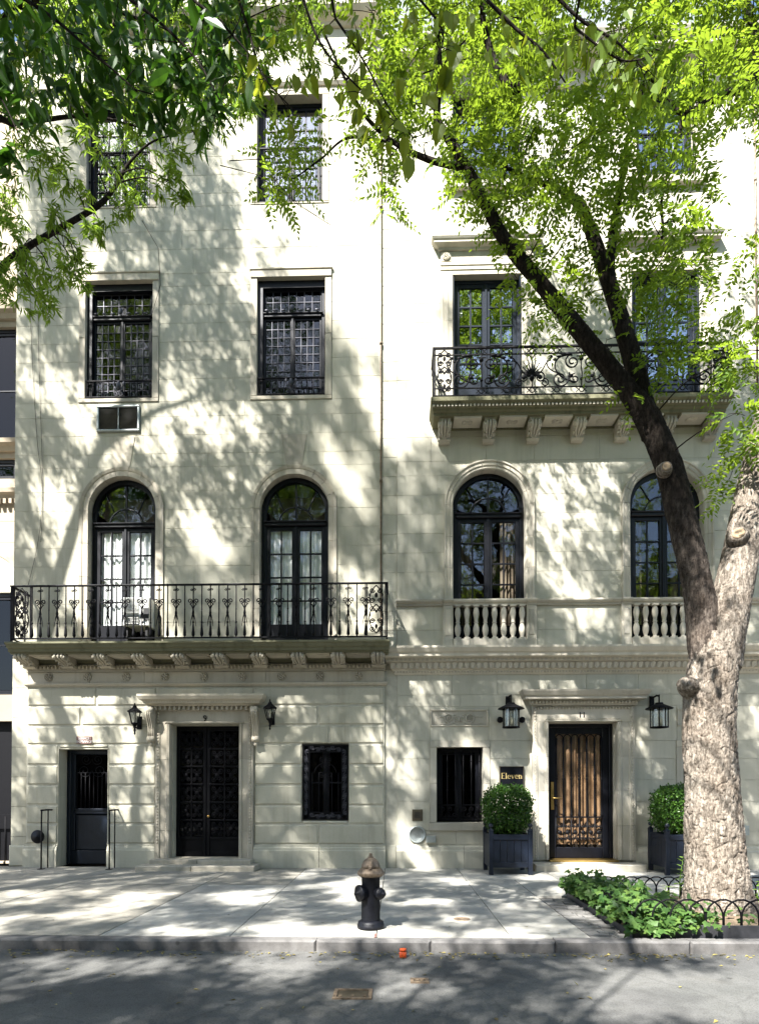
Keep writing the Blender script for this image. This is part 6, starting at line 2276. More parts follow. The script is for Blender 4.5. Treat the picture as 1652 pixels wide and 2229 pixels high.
# ------------------------------------------------------------------ unseen leaf clusters added out of the picture, placed to cast the dapple
S_ = SUN_DIR
def back(p, dist):
    return Vector(p) - S_ * dist
dapple_o, dapple_n = [], []
xs_c = [60, 190, 320, 450, 580, 710, 840, 970, 1100, 1230, 1360, 1490, 1620]
wall_map = {
    325: [0.45, 0.6, 0.55, 0.2, 0, 0, 0, 0, 0, 0, 0, 0, 0],
    460: [0.5, 0.65, 0.75, 0.65, 0.15, 0, 0, 0, 0, 0, 0, 0, 0],
    590: [0.5, 0.5, 0.65, 0.8, 0.45, 0, 0, 0, 0, 0, 0, 0, 0],
    720: [0.45, 0.45, 0.6, 0.84, 0.72, 0.3, 0, 0.1, 0, 0, 0, 0, 0],
    850: [0.5, 0.5, 0.5, 0.84, 0.78, 0.72, 0.3, 0.1, 0, 0, 0, 0, 0],
    980: [0.5, 0.55, 0.5, 0.78, 0.84, 0.78, 0.5, 0.3, 0.3, 0.2, 0.1, 0.1, 0.1],
    1110: [0.5, 0.45, 0.3, 0.72, 0.84, 0.78, 0.6, 0.4, 0.3, 0.3, 0.2, 0.2, 0.2],
    1240: [0.5, 0.4, 0.15, 0.72, 0.9, 0.78, 0.55, 0.55, 0.4, 0.3, 0.35, 0.3, 0.2],
    1370: [0.45, 0.4, 0.2, 0.72, 0.78, 0.72, 0.6, 0.5, 0.4, 0.3, 0.35, 0.3, 0.2],
    1500: [0.35, 0.3, 0.4, 0.6, 0.72, 0.6, 0.5, 0.65, 0.6, 0.45, 0.3, 0.3, 0.3],
    1630: [0.5, 0.3, 0.3, 0.48, 0.78, 0.66, 0.4, 0.55, 0.5, 0.45, 0.3, 0.2, 0.3],
    1760: [0.6, 0.4, 0.4, 0.72, 0.78, 0.72, 0.4, 0.5, 0.5, 0.45, 0.3, 0.3, 0.3],
    1860: [0.6, 0.4, 0.5, 0.78, 0.78, 0.72, 0.4, 0.5, 0.5, 0.5, 0.4, 0.4, 0.3],
}
HOLES = [(trunk[int(k)][:3], .42) for k in np.linspace(8, len(trunk) - 12, 12)] + [(limbD[int(k)][:3], .3) for k in (12, 18, 24, 30, 36)]
HOLES += [(tuple(at(a, b, .2)), .30) for a in (240, 290) for b in (1165, 1220, 1275, 1330)] + [(tuple(at(1285, b, .2)), .34) for b in (1690, 1740, 1790)]
HOLES += [(tuple(at(a, b)), .45) for a, b in ((1190, 1050), (1260, 1090), (1320, 1150), (1230, 1180), (1330, 1060), (1320, 1500), (1230, 1500), (1420, 1490), (1620, 1500), (600, 1440), (860, 1560), (860, 1640), (1600, 1480), (1610, 1300), (900, 660), (880, 900), (780, 1290), (1340, 1330), (700, 600), (760, 700), (620, 530), (940, 760), (1180, 1600), (930, 1500), (760, 1400), (450, 1160), (380, 1480))]
HOLES += [(tuple(gnd(a, b, ZR)), .34) for a, b in ((1380, 2140), (1460, 2150), (1540, 2140), (1620, 2150), (1420, 2190), (1520, 2200), (1610, 2200), (1330, 2170), (60, 2095), (200, 2100), (330, 2100), (560, 2095), (640, 2105), (700, 2085), (900, 2150), (60, 2150), (1500, 2065), (1600, 2065))]
HOLES += [(tuple(gnd(a, b)), .3) for a, b in ((80, 1960), (160, 1990), (560, 1960), (680, 1930), (950, 1960), (1000, 2000), (600, 2020), (1150, 1910), (1560, 2010), (1480, 2030))]
HP = np.array([h[0] for h in HOLES])
HR = np.array([h[1] for h in HOLES])
SV = np.array(S_)
def unlit(P, k=.9):
    """mask of the points that stay: leaves in the sun's way to the brightly lit places are thinned out"""
    keep = np.ones(len(P), bool)
    for h, r in zip(HP, HR):
        w = P - h
        t = w @ SV
        d = np.linalg.norm(w - t[:, None] * SV[None, :], axis=1)
        keep &= ~((d < r) & (t < -.5) & (rng.random(len(P)) < k))
    return keep
def patch(u, v, so):
    return noise.noise(Vector((u * .95, v * .5, so))) + .55 * noise.noise(Vector((u * 3.4, v * 1.4, so + 7))) + .35 * noise.noise(Vector((u * 7.5, v * 3.4, so + 3)))
QV = np.sort([patch(a * .37, a * .23 + (a % 7) * .31, 0) for a in range(3000)])
def shade_cell(corner, e1, e2, d, tmin, tmax, kind, so=0.0):
    """leaf clusters hung so that their shade falls in patches over the cell spanned by e1 and e2"""
    if d <= .01: return
    A_ = abs(e1.cross(e2).dot(S_))
    la = .105 * .045 * .62 * .5
    per = 18
    nc = int(3.0 * A_ / la / per)
    thr = QV[min(2999, int(min(.97, d * 1.12) * 3000))]
    uv = rng.random((nc, 2))
    keep = []
    for u, v in uv:
        p = corner + e1 * float(u) + e2 * float(v)
        w = -p.z if abs(e2.z) > .1 else p.y * 1.6
        if patch(p.x + (p.z * .47 if abs(e2.z) > .1 else 0), w, so) < thr or rng.random() < .05:
            keep.append(p)
    if not keep: return
    nc = len(keep)
    t = rng.uniform(tmin, tmax, nc)
    base = np.array([list(p) for p in keep]) - np.array(S_)[None, :] * t[:, None]
    base = base[unlit(base)]
    if len(base) == 0: return
    cen = np.repeat(base, per, 0)
    N = len(cen)
    pos = cen + rng.normal(size=(N, 3)) * .10
    dr = rnd_dir(N, .6) + np.array([[0, 0, -.4]])
    nr = np.array([[0, 0, 1.0]]) + rng.normal(size=(N, 3)) * .55
    g = leaves_geo(pos, dr, nr, .105 * 1.1 * rng.uniform(.7, 1.3, N), .045 * rng.uniform(.8, 1.2, N), T_LANCE)
    (dapple_o if kind == 'o' else dapple_n).append(g)
# the leaning limb stands in shade
for (a_, b_) in ((limbA[2], limbA[22]), (limbA[22], limbA[46]), (limbA[46], limbA[76]), (limbA[76], limbA[110]), (limbB[8], limbB[40])):
    p0, p1 = Vector(a_[:3]), Vector(b_[:3])
    shade_cell(p0 + Vector((-.35, 0, 0)), Vector((.7, 0, 0)), p1 - p0, .8, 6.5, 10.5, 'n', 5)
for py, row in wall_map.items():
    for px, d in zip(xs_c, row):
        a_ = at(px - 65, py + 65, 0)
        b_ = at(px + 65, py + 65, 0)
        c_ = at(px - 65, py - 65, 0)
        if px <= 700 and py < 1150:
            shade_cell(a_, b_ - a_, c_ - a_, d, 8.0, 11.5, 'o')
        elif px <= 340:
            shade_cell(a_, b_ - a_, c_ - a_, d, 9.5, 13.5, 'o')
        else:
            shade_cell(a_, b_ - a_, c_ - a_, d, 15.5, 20.0, 'n')
# pavement and road
def ground_shade(x0, x1, y0, y1, d, t0, t1, kind, Z_=0.0):
    shade_cell(Vector((x0, y0, Z_)), Vector((x1 - x0, 0, 0)), Vector((0, y1 - y0, 0)), d, t0, t1, kind)
for x0, d1, d2 in ((-10, .6, .5), (-8, .6, .55), (-6, .65, .5), (-4, .6, .5), (-2, .55, .5), (0, .55, .5), (2, .55, .5), (4, .45, .35)):
    ground_shade(x0, x0 + 2, -2.8, 0, d1, 15, 19, 'n')
    ground_shade(x0, x0 + 2, -5.8, -2.8, d2, 13, 17, 'n')
for x0, d in ((-8, .75), (-6, .6), (-4, .7), (-3, .8), (-2, .92), (-1, .93), (0, .93), (1, .9), (2, .3), (3, .05), (4, .0)):
    ground_shade(x0, x0 + (2 if x0 < -3 else 1), -6.0, -5.78, .9 if x0 < 2 else .2, 12.5, 15, 'n', ZR)
    ground_shade(x0, x0 + (2 if x0 < -3 else 1), -6.7, -5.8, d * .8, 12.5, 15, 'n', ZR)
    ground_shade(x0, x0 + (2 if x0 < -3 else 1), -8.6, -6.7, d, 11.5, 14, 'n', ZR)
    ground_shade(x0, x0 + (2 if x0 < -3 else 1), -12.5, -8.6, min(.85, d + .2), 11, 13, 'n', ZR)
leaf_object('crown', geo + dapple_o, 'willow', to)  # hanging foliage plus the unseen clusters placed for the dapple
tw.build('twigs', 'bark_shaded', to, kind='stuff')
leaf_object('crown', dapple_n, 'elm', tn)  # only unseen leaf clusters, added to shape the shade

# trees across the street, seen in the window glass
for i, (x, y, h) in enumerate(((-9.5, -20.5, 12), (-4.2, -21, 10.5), (1.5, -20.5, 12.5), (6.5, -20, 12), (12, -20.5, 13))):
    lab = ('tree across the street, far left', 'shorter tree across the street facing the long balcony', 'tree across the street facing the seam of the houses', 'tree across the street facing the number 11 door', 'tallest tree across the street, far right')[i]
    t = thing('street_tree', lab, 'tree', (x, y, ZR), 'trees across the street')
    bark_tube('trunk', catmull([(x, y, ZR, .28), (x + .1, y, 2, .22), (x, y, 4.5, .18), (x + .2, y, h * .7, .08)], 6), 'bark', t, 12, .1, seed=i)
    g = []
    for k in range(52):
        c = Vector((x + rng.normal() * 2.0, y + rng.normal() * 1.5, h * .66 + rng.normal() * h * .19))
        n = 190
        pos = in_ball(n, c, 1.0)
        g.append(leaves_geo(pos, rnd_dir(n, .6), np.array([[0, 0, 1.0]]) + rng.normal(size=(n, 3)) * .6, .22 * rng.uniform(.7, 1.2, n), .10 * rng.uniform(.8, 1.2, n), T_LANCE))
    leaf_object('crown', g, 'pagoda', t)

# ================================================================== STREET FURNITURE AND SMALL THINGS
# --- hydrant
hp = gnd(807, 2020)
hy = thing('fire_hydrant', 'black fire hydrant with a worn bronze bonnet near the kerb', 'fire hydrant', (hp.x, hp.y, 0))
hx, hyy = hp.x, hp.y
MB().lathe([(.146, 0), (.15, .012), (.15, .045), (.142, .055), (.142, .072), (.125, .085), (.108, .092)], (hx, hyy, 0), (0, 0, 1), 28).build('base_flange', 'hyd', hy)
MB().lathe([(.106, .08), (.103, .10), (.101, .55), (.112, .575), (.118, .585)], (hx, hyy, 0), (0, 0, 1), 48, True, .06).build('barrel', 'hyd', hy)
q = MB().lathe([(.128, .575), (.148, .60), (.150, .615), (.144, .63), (.128, .645), (.108, .665)], (hx, hyy, 0), (0, 0, 1), 32)
q.lathe([(.106, .664), (.100, .70), (.086, .735), (.060, .765), (.034, .78), (.030, .79)], (hx, hyy, 0), (0, 0, 1), 36, True, .07)
q.build('bonnet', 'rustcap', hy)
MB().lathe([(.034, .785), (.036, .79), (.022, .795), (.019, .828)], (hx, hyy, 0), (0, 0, 1), 5, False).build('operating_nut', 'rustcap', hy)
for k in range(8):
    a = 2 * PI * k / 8 + .2
    MB().lathe([(.015, 0), (.015, .016), (.010, .02)], (hx + .13 * math.cos(a), hyy + .13 * math.sin(a), .05), (0, 0, 1), 6, False).build('bolt', 'hyd', hy)
d1 = Vector((-.86, -.52, 0))
c1 = Vector((hx, hyy, .395)) + d1 * .07
MB().lathe([(.082, 0), (.080, .05), (.092, .052), (.094, .075), (.088, .09), (.03, .096), (.03, .105), (.022, .106), (.020, .13)], c1, d1, 28).build('steamer_cap', 'hyd', hy)
d2 = Vector((.78, -.62, 0))
c2 = Vector((hx, hyy, .395)) + d2 * .07
MB().lathe([(.058, 0), (.056, .05), (.066, .052), (.066, .075), (.058, .082), (.052, .10), (.03, .105), (.022, .107), (.020, .135)], c2, d2, 22).build('hose_cap', 'hyd', hy)
MB().box(hx - .018, hx + .018, hyy - .128, hyy - .104, .655, .70, .01).build('lug', 'rustcap', hy)
MB().box(hx - .05, hx + .04, hyy - .153, hyy - .148, .018, .036, .002).build('raised_plate', 'hyd', hy)
# stain of the drain below the hydrant is a painted steel stub
s0 = gnd(817, 2040)
tag(MB().box(s0.x - .012, s0.x + .012, s0.y - .03, s0.y + .12, 0, .012, .004).build('drain_strip', 'redplate'), 'short reddish metal strip in the pavement in front of the hydrant', 'metal strip')

# --- planters with clipped shrubs
def planter(cx, yf, w, label, lshrub):
    p = thing('planter_box', label, 'planter', (cx, yf + w / 2, 0), 'navy planters flanking the door')
    ps = .075
    hgt = .80
    pb_ = MB().box(-ps, ps, -ps, ps, 0, hgt, .006)
    b = MB()
    b.box(-ps / 2, ps / 2, -ps / 2, ps / 2, .0, hgt, .005)
    b.add([(-ps / 2 - .008, -ps / 2 - .008, hgt), (ps / 2 + .008, -ps / 2 - .008, hgt), (ps / 2 + .008, ps / 2 + .008, hgt), (-ps / 2 - .008, ps / 2 + .008, hgt), (0, 0, hgt + .05)], [(0, 1, 4), (1, 2, 4), (2, 3, 4), (3, 0, 4), (3, 2, 1, 0)])
    pm_ = b.mesh('post', 'planter')
    fm_ = MB().lathe([(.015, 0), (.022, .01), (.012, .02)], (0, 0, hgt + .03), (0, 0, 1), 10).ball((0, 0, hgt + .09), .043, 14).mesh('ball_finial', 'planter')
    x0, x1, y0, y1 = cx - w / 2 + ps / 2, cx + w / 2 - ps / 2, yf + ps / 2, yf + w - ps / 2
    for xx in (x0, x1):
        for yy in (y0, y1):
            po = inst('post', pm_, p, (xx, yy, 0))
            inst('ball_finial', fm_, po, (xx, yy, 0))
    rl = w - 2 * ps
    me1 = MB().box(-rl / 2, rl / 2, -.02, .02, 0, .10, .006).mesh('rail', 'planter')
    me2 = MB().box(-rl / 2 / 5 + .003, rl / 2 / 5 - .003, -.012, .012, .0, .40, .004).mesh('board', 'planter')
    for (px, py, rz) in ((cx, y0 - .005, 0), (x0 - .005, (y0 + y1) / 2, PI / 2), (x1 + .005, (y0 + y1) / 2, PI / 2), (cx, y1 + .005, PI)):
        inst('rail', me1, p, (px, py, .13), (0, 0, rz))
        inst('rail', me1, p, (px, py, .63), (0, 0, rz))
        for k in range(5):
            o_ = (k - 2) * rl / 5
            dx, dy = math.cos(rz) * o_, math.sin(rz) * o_
            ix, iy = (-math.sin(rz)) * .012, math.cos(rz) * .012
            inst('board', me2, p, (px + dx + ix, py + dy + iy, .231), (0, 0, rz))
    MB().box(x0, x1, y0, y1, .60, .68).build('soil', 'dirt', p)
    sh = thing('topiary_shrub', lshrub, 'shrub', (cx, yf + w / 2, .68), 'clipped shrubs in the navy planters')
    cy_ = yf + w / 2
    zc, rx, rz_ = 1.17, .47, .47
    n = 9500
    v = nrmz(rng.normal(size=(n, 3)))
    p4_ = 3.2
    k = (np.abs(v[:, 0]) ** p4_ + np.abs(v[:, 1]) ** p4_ + np.abs(v[:, 2]) ** p4_) ** (-1 / p4_)
    lump = np.array([1 + .10 * noise.noise(Vector((a * 3 + cx, b * 3, c * 3))) + .13 * noise.noise(Vector((a * 8 + cx, b * 9, c * 9))) for a, b, c in v])
    rad = k * (.55 + .45 * rng.random(n) ** .45) * lump
    rad *= np.where(rng.random(n) < .03, 1.07, 1.0)
    pos = np.stack([cx + v[:, 0] * rad * rx * .92, cy_ + v[:, 1] * rad * rx * .92, zc + v[:, 2] * rad * rz_ * .94], 1)
    d = v * .35 + rng.normal(size=(n, 3)) * .8 + np.array([[0, 0, .2]])
    g = leaves_geo(pos, d, v + rng.normal(size=(n, 3)) * .7, .046 * rng.uniform(.6, 1.3, n), .030 * rng.uniform(.8, 1.2, n), T_OVAL2)
    leaf_object('foliage', [g], 'box', sh)
    b = MB()
    for k in range(26):
        e = Vector((cx, cy_, zc)) + Vector(nrmz(rng.normal(size=(1, 3)))[0]) * .33
        twig(b, (cx + rng.normal() * .03, cy_ + rng.normal() * .03, .66), e, .012, .004, .03, 4)
    b.build('stem', 'bark_shaded', sh)
yfp = gnd(1112, 1905).y
planter(at(1112, 1880, yfp).x, yfp, .78, 'navy wooden planter left of the number 11 door', 'clipped round shrub below the Eleven plaque')
yfr = gnd(1470, 1906).y
planter(at(1497, 1880, yfr).x, yfr, .78, 'navy wooden planter right of the number 11 door, half behind the trunk', 'clipped round shrub half hidden by the tree trunk')

# --- Eleven plaque with raised serif letters
yp = -.06
x0, x1, z0, z1 = X(1087, 1690, yp), X(1140, 1690, yp), Z(1722, 1112, yp), Z(1668, 1112, yp)
pq = tag(MB().box(x0, x1, yp, -.016, z0, z1, .004).build('name_plaque', 'frame', origin=((x0 + x1) / 2, -.02, z0)), 'black plaque reading Eleven in gold letters above the left shrub', 'plaque')
fb = MB()
for (a, b, c, d) in ((x0, x1, z1 - .012, z1), (x0, x1, z0, z0 + .012), (x0, x0 + .012, z0 + .012, z1 - .012), (x1 - .012, x1, z0 + .012, z1 - .012)):
    fb.box(a, b, yp - .012, yp, c, d, .003)
fb.build('plaque_frame', 'bronze', pq)
def serif_word(parent, cx, z, h, y):
    b = MB()
    xh = h * .66
    t, th = h * .15, h * .055
    def bar(x0, x1, z0, z1):
        b.box(x0, x1, y - .006, y, z + z0, z + z1)
    def stroke(pts, w):
        for (p, q) in zip(pts[:-1], pts[1:]):
            dx, dz = q[0] - p[0], q[1] - p[1]
            l = math.hypot(dx, dz) or 1
            nx, nz = -dz / l * w / 2, dx / l * w / 2
            b.prism([(p[0] - nx, z + p[1] - nz), (q[0] - nx, z + q[1] - nz), (q[0] + nx, z + q[1] + nz), (p[0] + nx, z + p[1] + nz)], y - .006, y)
    x = 0
    def E(x):
        bar(x, x + h * .22, 0, th); bar(x, x + h * .22, h - th, h); bar(x + h * .05, x + h * .05 + t, th, h - th)
        for zz, l in ((0, .62), (h * .48, .48), (h - th, .58)):
            bar(x + h * .05 + t, x + h * l, zz, zz + th)
            bar(x + h * l - th * .7, x + h * l, zz - (0 if zz == 0 else th), zz + th * 2)
        return x + h * .74
    def l_(x):
        bar(x + h * .04, x + h * .04 + t, th, h); bar(x, x + h * .27, 0, th); bar(x, x + h * .05, h - th, h)
        return x + h * .34
    def e_(x):
        r = xh / 2
        for k in range(14):
            a0, a1 = .15 + k * (5.35 / 14), .15 + (k + 1) * (5.35 / 14)
            w = th + (t - th) * abs(math.cos((a0 + a1) / 2)) ** 1.2 * (1 if math.cos(a0) < 0 else .55)
            stroke([(x + r * .95 + r * .8 * math.cos(a0), r + (r - th / 2) * math.sin(a0)), (x + r * .95 + r * .8 * math.cos(a1), r + (r - th / 2) * math.sin(a1))], w)
        bar(x + r * .25, x + r * 1.7, r * .98, r * .98 + th)
        return x + xh * .98
    def v_(x):
        stroke([(x + h * .09, xh - th * .5), (x + h * .30, 0)], t)
        stroke([(x + h * .30, 0), (x + h * .50, xh - th * .5)], th)
        bar(x, x + h * .24, xh - th, xh); bar(x + h * .40, x + h * .58, xh - th, xh)
        return x + h * .64
    def n_(x):
        bar(x + h * .05, x + h * .05 + t, th, xh); bar(x, x + h * .26, 0, th); bar(x, x + h * .06, xh - th, xh)
        stroke([(x + h * .19, xh * .78), (x + h * .30, xh - th), (x + h * .42, xh - th), (x + h * .485, xh * .76)], th * 1.3)
        bar(x + h * .41, x + h * .41 + t, th, xh * .8); bar(x + h * .35, x + h * .62, 0, th)
        return x + h * .66
    for f in (E, l_, e_, v_, e_, n_):
        x = f(x)
    for i, v in enumerate(b.v):
        b.v[i] = (v[0] - x / 2 + cx, v[1], v[2])
    return b.build('lettering', 'gold', parent)
serif_word(pq, (x0 + x1) / 2, Z(1695, 1112, yp), .112, yp)

# --- service entrance plate
yp = yl - .02
x0, x1, z0, z1 = X(167, 1611, yp), X(200, 1611, yp), Z(1619, 184, yp), Z(1603, 184, yp)
se = tag(MB().box(x0, x1, yp, yl - .001, z0, z1, .003).build('service_plate', 'redplate', origin=((x0 + x1) / 2, yl, z0)), 'small dull red plate reading SERVICE ENTRANCE above the service door', 'sign')
letters(se, 'lettering', 'SERVICE', (x0 + x1) / 2, yp - .002, z0 + (z1 - z0) * .70, .062, 'white')
letters(se, 'lettering', 'ENTRANCE', (x0 + x1) / 2, yp - .002, z0 + (z1 - z0) * .28, .062, 'white')

# --- tapered lanterns of number 9
def lantern9(px, py0, py1, label):
    y = yl - .22
    xc = X(px, (py0 + py1) / 2, y)
    zt, zb = Z(py0, px, y), Z(py1, px, y)
    h = zt - zb
    t = thing('wall_lantern', label, 'lamp', (xc, yl, (zt + zb) / 2), 'black tapered lanterns flanking the number 9 door')
    MB().lathe([(.01, 0), (.02, .015), (.01, .03), (.02, .05), (.05, .06), (.13, .13), (.135, .14), (.12, .145)][::-1] and [(.008, h), (.018, h - .02), (.010, h - .035), (.035, h - .06), (.045, h - .09), (.08, h - .12), (.15, h - .17), (.15, h - .18), (.12, h - .185)], (xc, y, zb), (0, 0, 1), 6, False).build('roof', 'iron', t)
    zr_, zq = zb + h - .185, zb + h * .36
    fb = MB()
    for k in range(6):
        a = 2 * PI * k / 6
        fb.tube([(xc + .115 * math.cos(a), y + .115 * math.sin(a), zr_), (xc + .065 * math.cos(a), y + .065 * math.sin(a), zq)], .008, 5)
    fb.lathe([(.07, 0), (.075, .015), (.06, .03)], (xc, y, zq - .02), (0, 0, 1), 6, False)
    fb.build('frame', 'iron', t)
    gb = MB()
    ang = [2 * PI * k / 6 for k in range(6)]
    for k in range(6):
        a, b = ang[k], ang[(k + 1) % 6]
        g = MB()
        g.add([(xc + .062 * math.cos(a), y + .062 * math.sin(a), zq), (xc + .062 * math.cos(b), y + .062 * math.sin(b), zq), (xc + .111 * math.cos(b), y + .111 * math.sin(b), zr_), (xc + .111 * math.cos(a), y + .111 * math.sin(a), zr_)], [(0, 1, 2, 3)])
        g.build('pane', 'lampglass', t)
    MB().lathe([(.018, 0), (.018, .08), (.014, .085)], (xc, y, zq + .02), (0, 0, 1), 8).ball((xc, y, zq + .14), .03, 8, 1, 1, 1.4).build('bulb', 'candle', t)
    b = MB().lathe([(.006, 0), (.02, .02), (.012, .05), (.025, .08), (.018, .12), (.03, .16), (.045, .2), (.05, h * .36 - .03)], (xc, y, zb), (0, 0, 1), 10)
    b.tube([(xc, y, zb + h * .3), (xc, y + .08, zb + h * .22), (xc, yl - .005, zb + h * .34)], .014, 6)
    b.box(xc - .05, xc + .05, yl - .02, yl - .001, zb + h * .2, zb + h * .62, .008)
    b.build('bracket', 'iron', t)
lantern9(294, 1530, 1599, 'small black tapered lantern left of the number 9 door hood')
lantern9(588, 1522, 1589, 'small black tapered lantern right of the number 9 door hood')

# --- round lanterns of number 11
def lantern11(px, label, spots):
    y = -.36
    xc = X(px, 1550, y)
    zr_, zb, ztop = Z(1544, px, y), Z(1583, px, y), Z(1512, px, y)
    t = thing('wall_lantern', label, 'lamp', (xc, -.02, zr_), 'round hooded lanterns flanking the number 11 door')
    r = .155
    MB().lathe([(.03, .13), (.07, .125), (.075, .10), (.10, .09), (.245, .02), (.25, .012), (.245, .004), (.10, .02)], (xc, y, zr_), (0, 0, 1), 28).build('hood', 'iron', t)
    b = MB().tube([(xc, y, zr_ + .12), (xc, y, ztop + .0)], .014, 6)
    b.tube([(xc, y, ztop - .03), (xc, y + .1, ztop), (xc, -.02, ztop - .02)], .018, 6)
    b.box(xc - .045, xc + .045, -.05, -.016, ztop - .24, ztop + .02, .008)
    b.build('bracket', 'iron', t)
    b = MB()
    for k in range(8):
        a = 2 * PI * k / 8 + PI / 8
        b.tube([(xc + r * math.cos(a), y + r * math.sin(a), zr_ + .02), (xc + r * math.cos(a), y + r * math.sin(a), zb)], .009, 5)
    b.lathe([(r + .01, 0), (r + .012, .02), (r - .02, .025), (r - .03, .0)], (xc, y, zb - .012), (0, 0, 1), 24)
    b.lathe([(.012, 0), (r - .01, .002), (r - .01, .012)], (xc, y, zb - .010), (0, 0, 1), 24)
    b.build('frame', 'iron', t)
    b = MB()
    vs, fs = [], []
    N = 24
    for k in range(N):
        a = 2 * PI * k / N
        vs += [(xc + (r - .008) * math.cos(a), y + (r - .008) * math.sin(a), zb + .012), (xc + (r - .008) * math.cos(a), y + (r - .008) * math.sin(a), zr_ + .02)]
    fs = [(2 * k, 2 * ((k + 1) % N), 2 * ((k + 1) % N) + 1, 2 * k + 1) for k in range(N)]
    MB().add(vs, fs, True).build('glass_cylinder', 'lampglass', t)
    for k in range(3):
        a = 2 * PI * k / 3 + .5
        cx_, cy_ = xc + .055 * math.cos(a), y + .055 * math.sin(a)
        c = MB().lathe([(.02, 0), (.02, .15), (.014, .152)], (cx_, cy_, zb + .03), (0, 0, 1), 10).build('candle', 'candle', t)
        MB().lathe([(.008, 0), (.018, .03), (.016, .06), (.004, .10)], (cx_, cy_, zb + .182), (0, 0, 1), 8).build('bulb', 'lampglass', c)
    return t
lantern11(1112, 'round hooded lantern above the Eleven plaque', True)
lantern11(1434, 'round hooded lantern right of the number 11 door beside the trunk', False)
for i, px in enumerate((1088, 1136)):
    xc, zc = X(px, 1567, -.08), Z(1567, px, -.08)
    t = thing('spotlight', ('small black ball spotlight left of the lantern above the plaque', 'small black ball spotlight right of the lantern above the plaque')[i], 'spotlight', (xc, -.016, zc), 'ball spotlights beside the lantern')
    MB().lathe([(.05, 0), (.05, .02), (.03, .03)], (xc, -.016, zc), (0, -1, 0), 14).build('base', 'iron', t)
    MB().ball((xc, -.085, zc), .062, 14).build('head', 'iron', t)

# --- louvred vent under the leaded window
vx0, vx1, vz0, vz1 = vent
t = thing('louvre_vent', 'aluminium louvred vent below the left leaded window', 'vent', ((vx0 + vx1) / 2, 0, vz0))
b = MB()
fw = .045
for (a, c, d, e) in ((vx0, vx1, vz1 - fw, vz1), (vx0, vx1, vz0, vz0 + fw), (vx0, vx0 + fw, vz0 + fw, vz1 - fw), (vx1 - fw, vx1, vz0 + fw, vz1 - fw)):
    b.box(a, c, -.05, .09, d, e, .012)
xm = (vx0 + vx1) / 2
b.box(xm - .008, xm + .008, -.03, .02, vz0 + fw, vz1 - fw)
b.build('frame', 'alum', t)
MB().box(vx0 + fw, vx1 - fw, .06, .085, vz0 + fw, vz1 - fw).build('back', 'slot', t)
nl_ = 18
for s in (0, 1):
    a0 = vx0 + fw if s == 0 else xm + .008
    a1 = xm - .008 if s == 0 else vx1 - fw
    sl = MB()
    L = a1 - a0
    sl.add([(-L / 2, .0, -.006), (L / 2, .0, -.006), (L / 2, .035, .012), (-L / 2, .035, .012), (-L / 2, -.001, -.002), (L / 2, -.001, -.002), (L / 2, .034, .016), (-L / 2, .034, .016)],
           [(0, 1, 5, 4), (1, 2, 6, 5), (2, 3, 7, 6), (3, 0, 4, 7), (4, 5, 6, 7), (3, 2, 1, 0)])
    me = sl.mesh('slat', 'slot')
    for k in range(nl_):
        inst('slat', me, t, ((a0 + a1) / 2, -.02, vz0 + fw + (vz1 - vz0 - 2 * fw) * (k + .5) / nl_))

# --- air conditioner on the long balcony, in front of the left french window
yac = -.28
ax_0, ax_1, az_0, az_1 = X(268, 1330, yac), X(306, 1330, yac), Z(1362, 290, yac), Z(1300, 290, yac)
t = thing('air_conditioner', 'white box air conditioner behind the railing of the long balcony', 'air conditioner', ((ax_0 + ax_1) / 2, yac, az_0))
MB().box(ax_0, ax_1 + .17, yac, yac + .5, az_0, az_1, .012).build('casing', 'acw', t)
MB().box(ax_0 + .03, ax_1 - .03, yac - .006, yac - .001, az_0 + (az_1 - az_0) * .04, az_0 + (az_1 - az_0) * .36).build('lower_grille', 'slot', t)
me = MB().box(-(ax_1 - ax_0) / 2 + .03, (ax_1 - ax_0) / 2 - .03, -.012, 0, 0, .011).mesh('fin', 'acw')
for k in range(13):
    inst('fin', me, t, ((ax_0 + ax_1) / 2, yac, az_0 + (az_1 - az_0) * (.40 + .045 * k)))
for k in range(6):
    inst('fin', me, t, ((ax_0 + ax_1) / 2, yac - .006, az_0 + (az_1 - az_0) * (.06 + .052 * k)))
MB().box(ax_1 + .06, ax_1 + .17, yac - .003, yac + .0, az_0 + .1, az_0 + .35).build('side_slot', 'slot', t)
zf = Z(1397, 430, -.6)
for k, xx in enumerate((ax_0 + .05, ax_1 + .1)):
    MB().box(xx - .025, xx + .025, yac + .06, yac + .42, zf + .013, az_0 - .001).build('foot', 'slot', t)

# --- handrails by the service door
for i, (px, lab) in enumerate(((91, 'black handrail left of the service door'), (239, 'black handrail right of the service door'))):
    yf = -.42
    xx = X(px, 1820, yf)
    zt = Z(1764, px, yf)
    t = thing('handrail', lab, 'handrail', (xx, yf, 0), 'handrails at the service door')
    MB().tube([(xx, yf, 0), (xx, yf, zt)], .014, 8).build('post', 'iron', t)
    MB().tube([(xx + .0, -.20, 0), (xx + .0, -.20, zt)], .012, 8).build('post', 'iron', t)
    MB().tube([(xx, yf - .02, zt), (xx, -.2, zt + .005), (xx, -.105, zt - .0), (xx, -.062, zt - .0)], .016, 8).build('rail', 'iron', t)
    MB().box(xx - .05, xx + .05, yf - .05, yf + .05, .002, .012).build('foot_plate', 'iron', t)

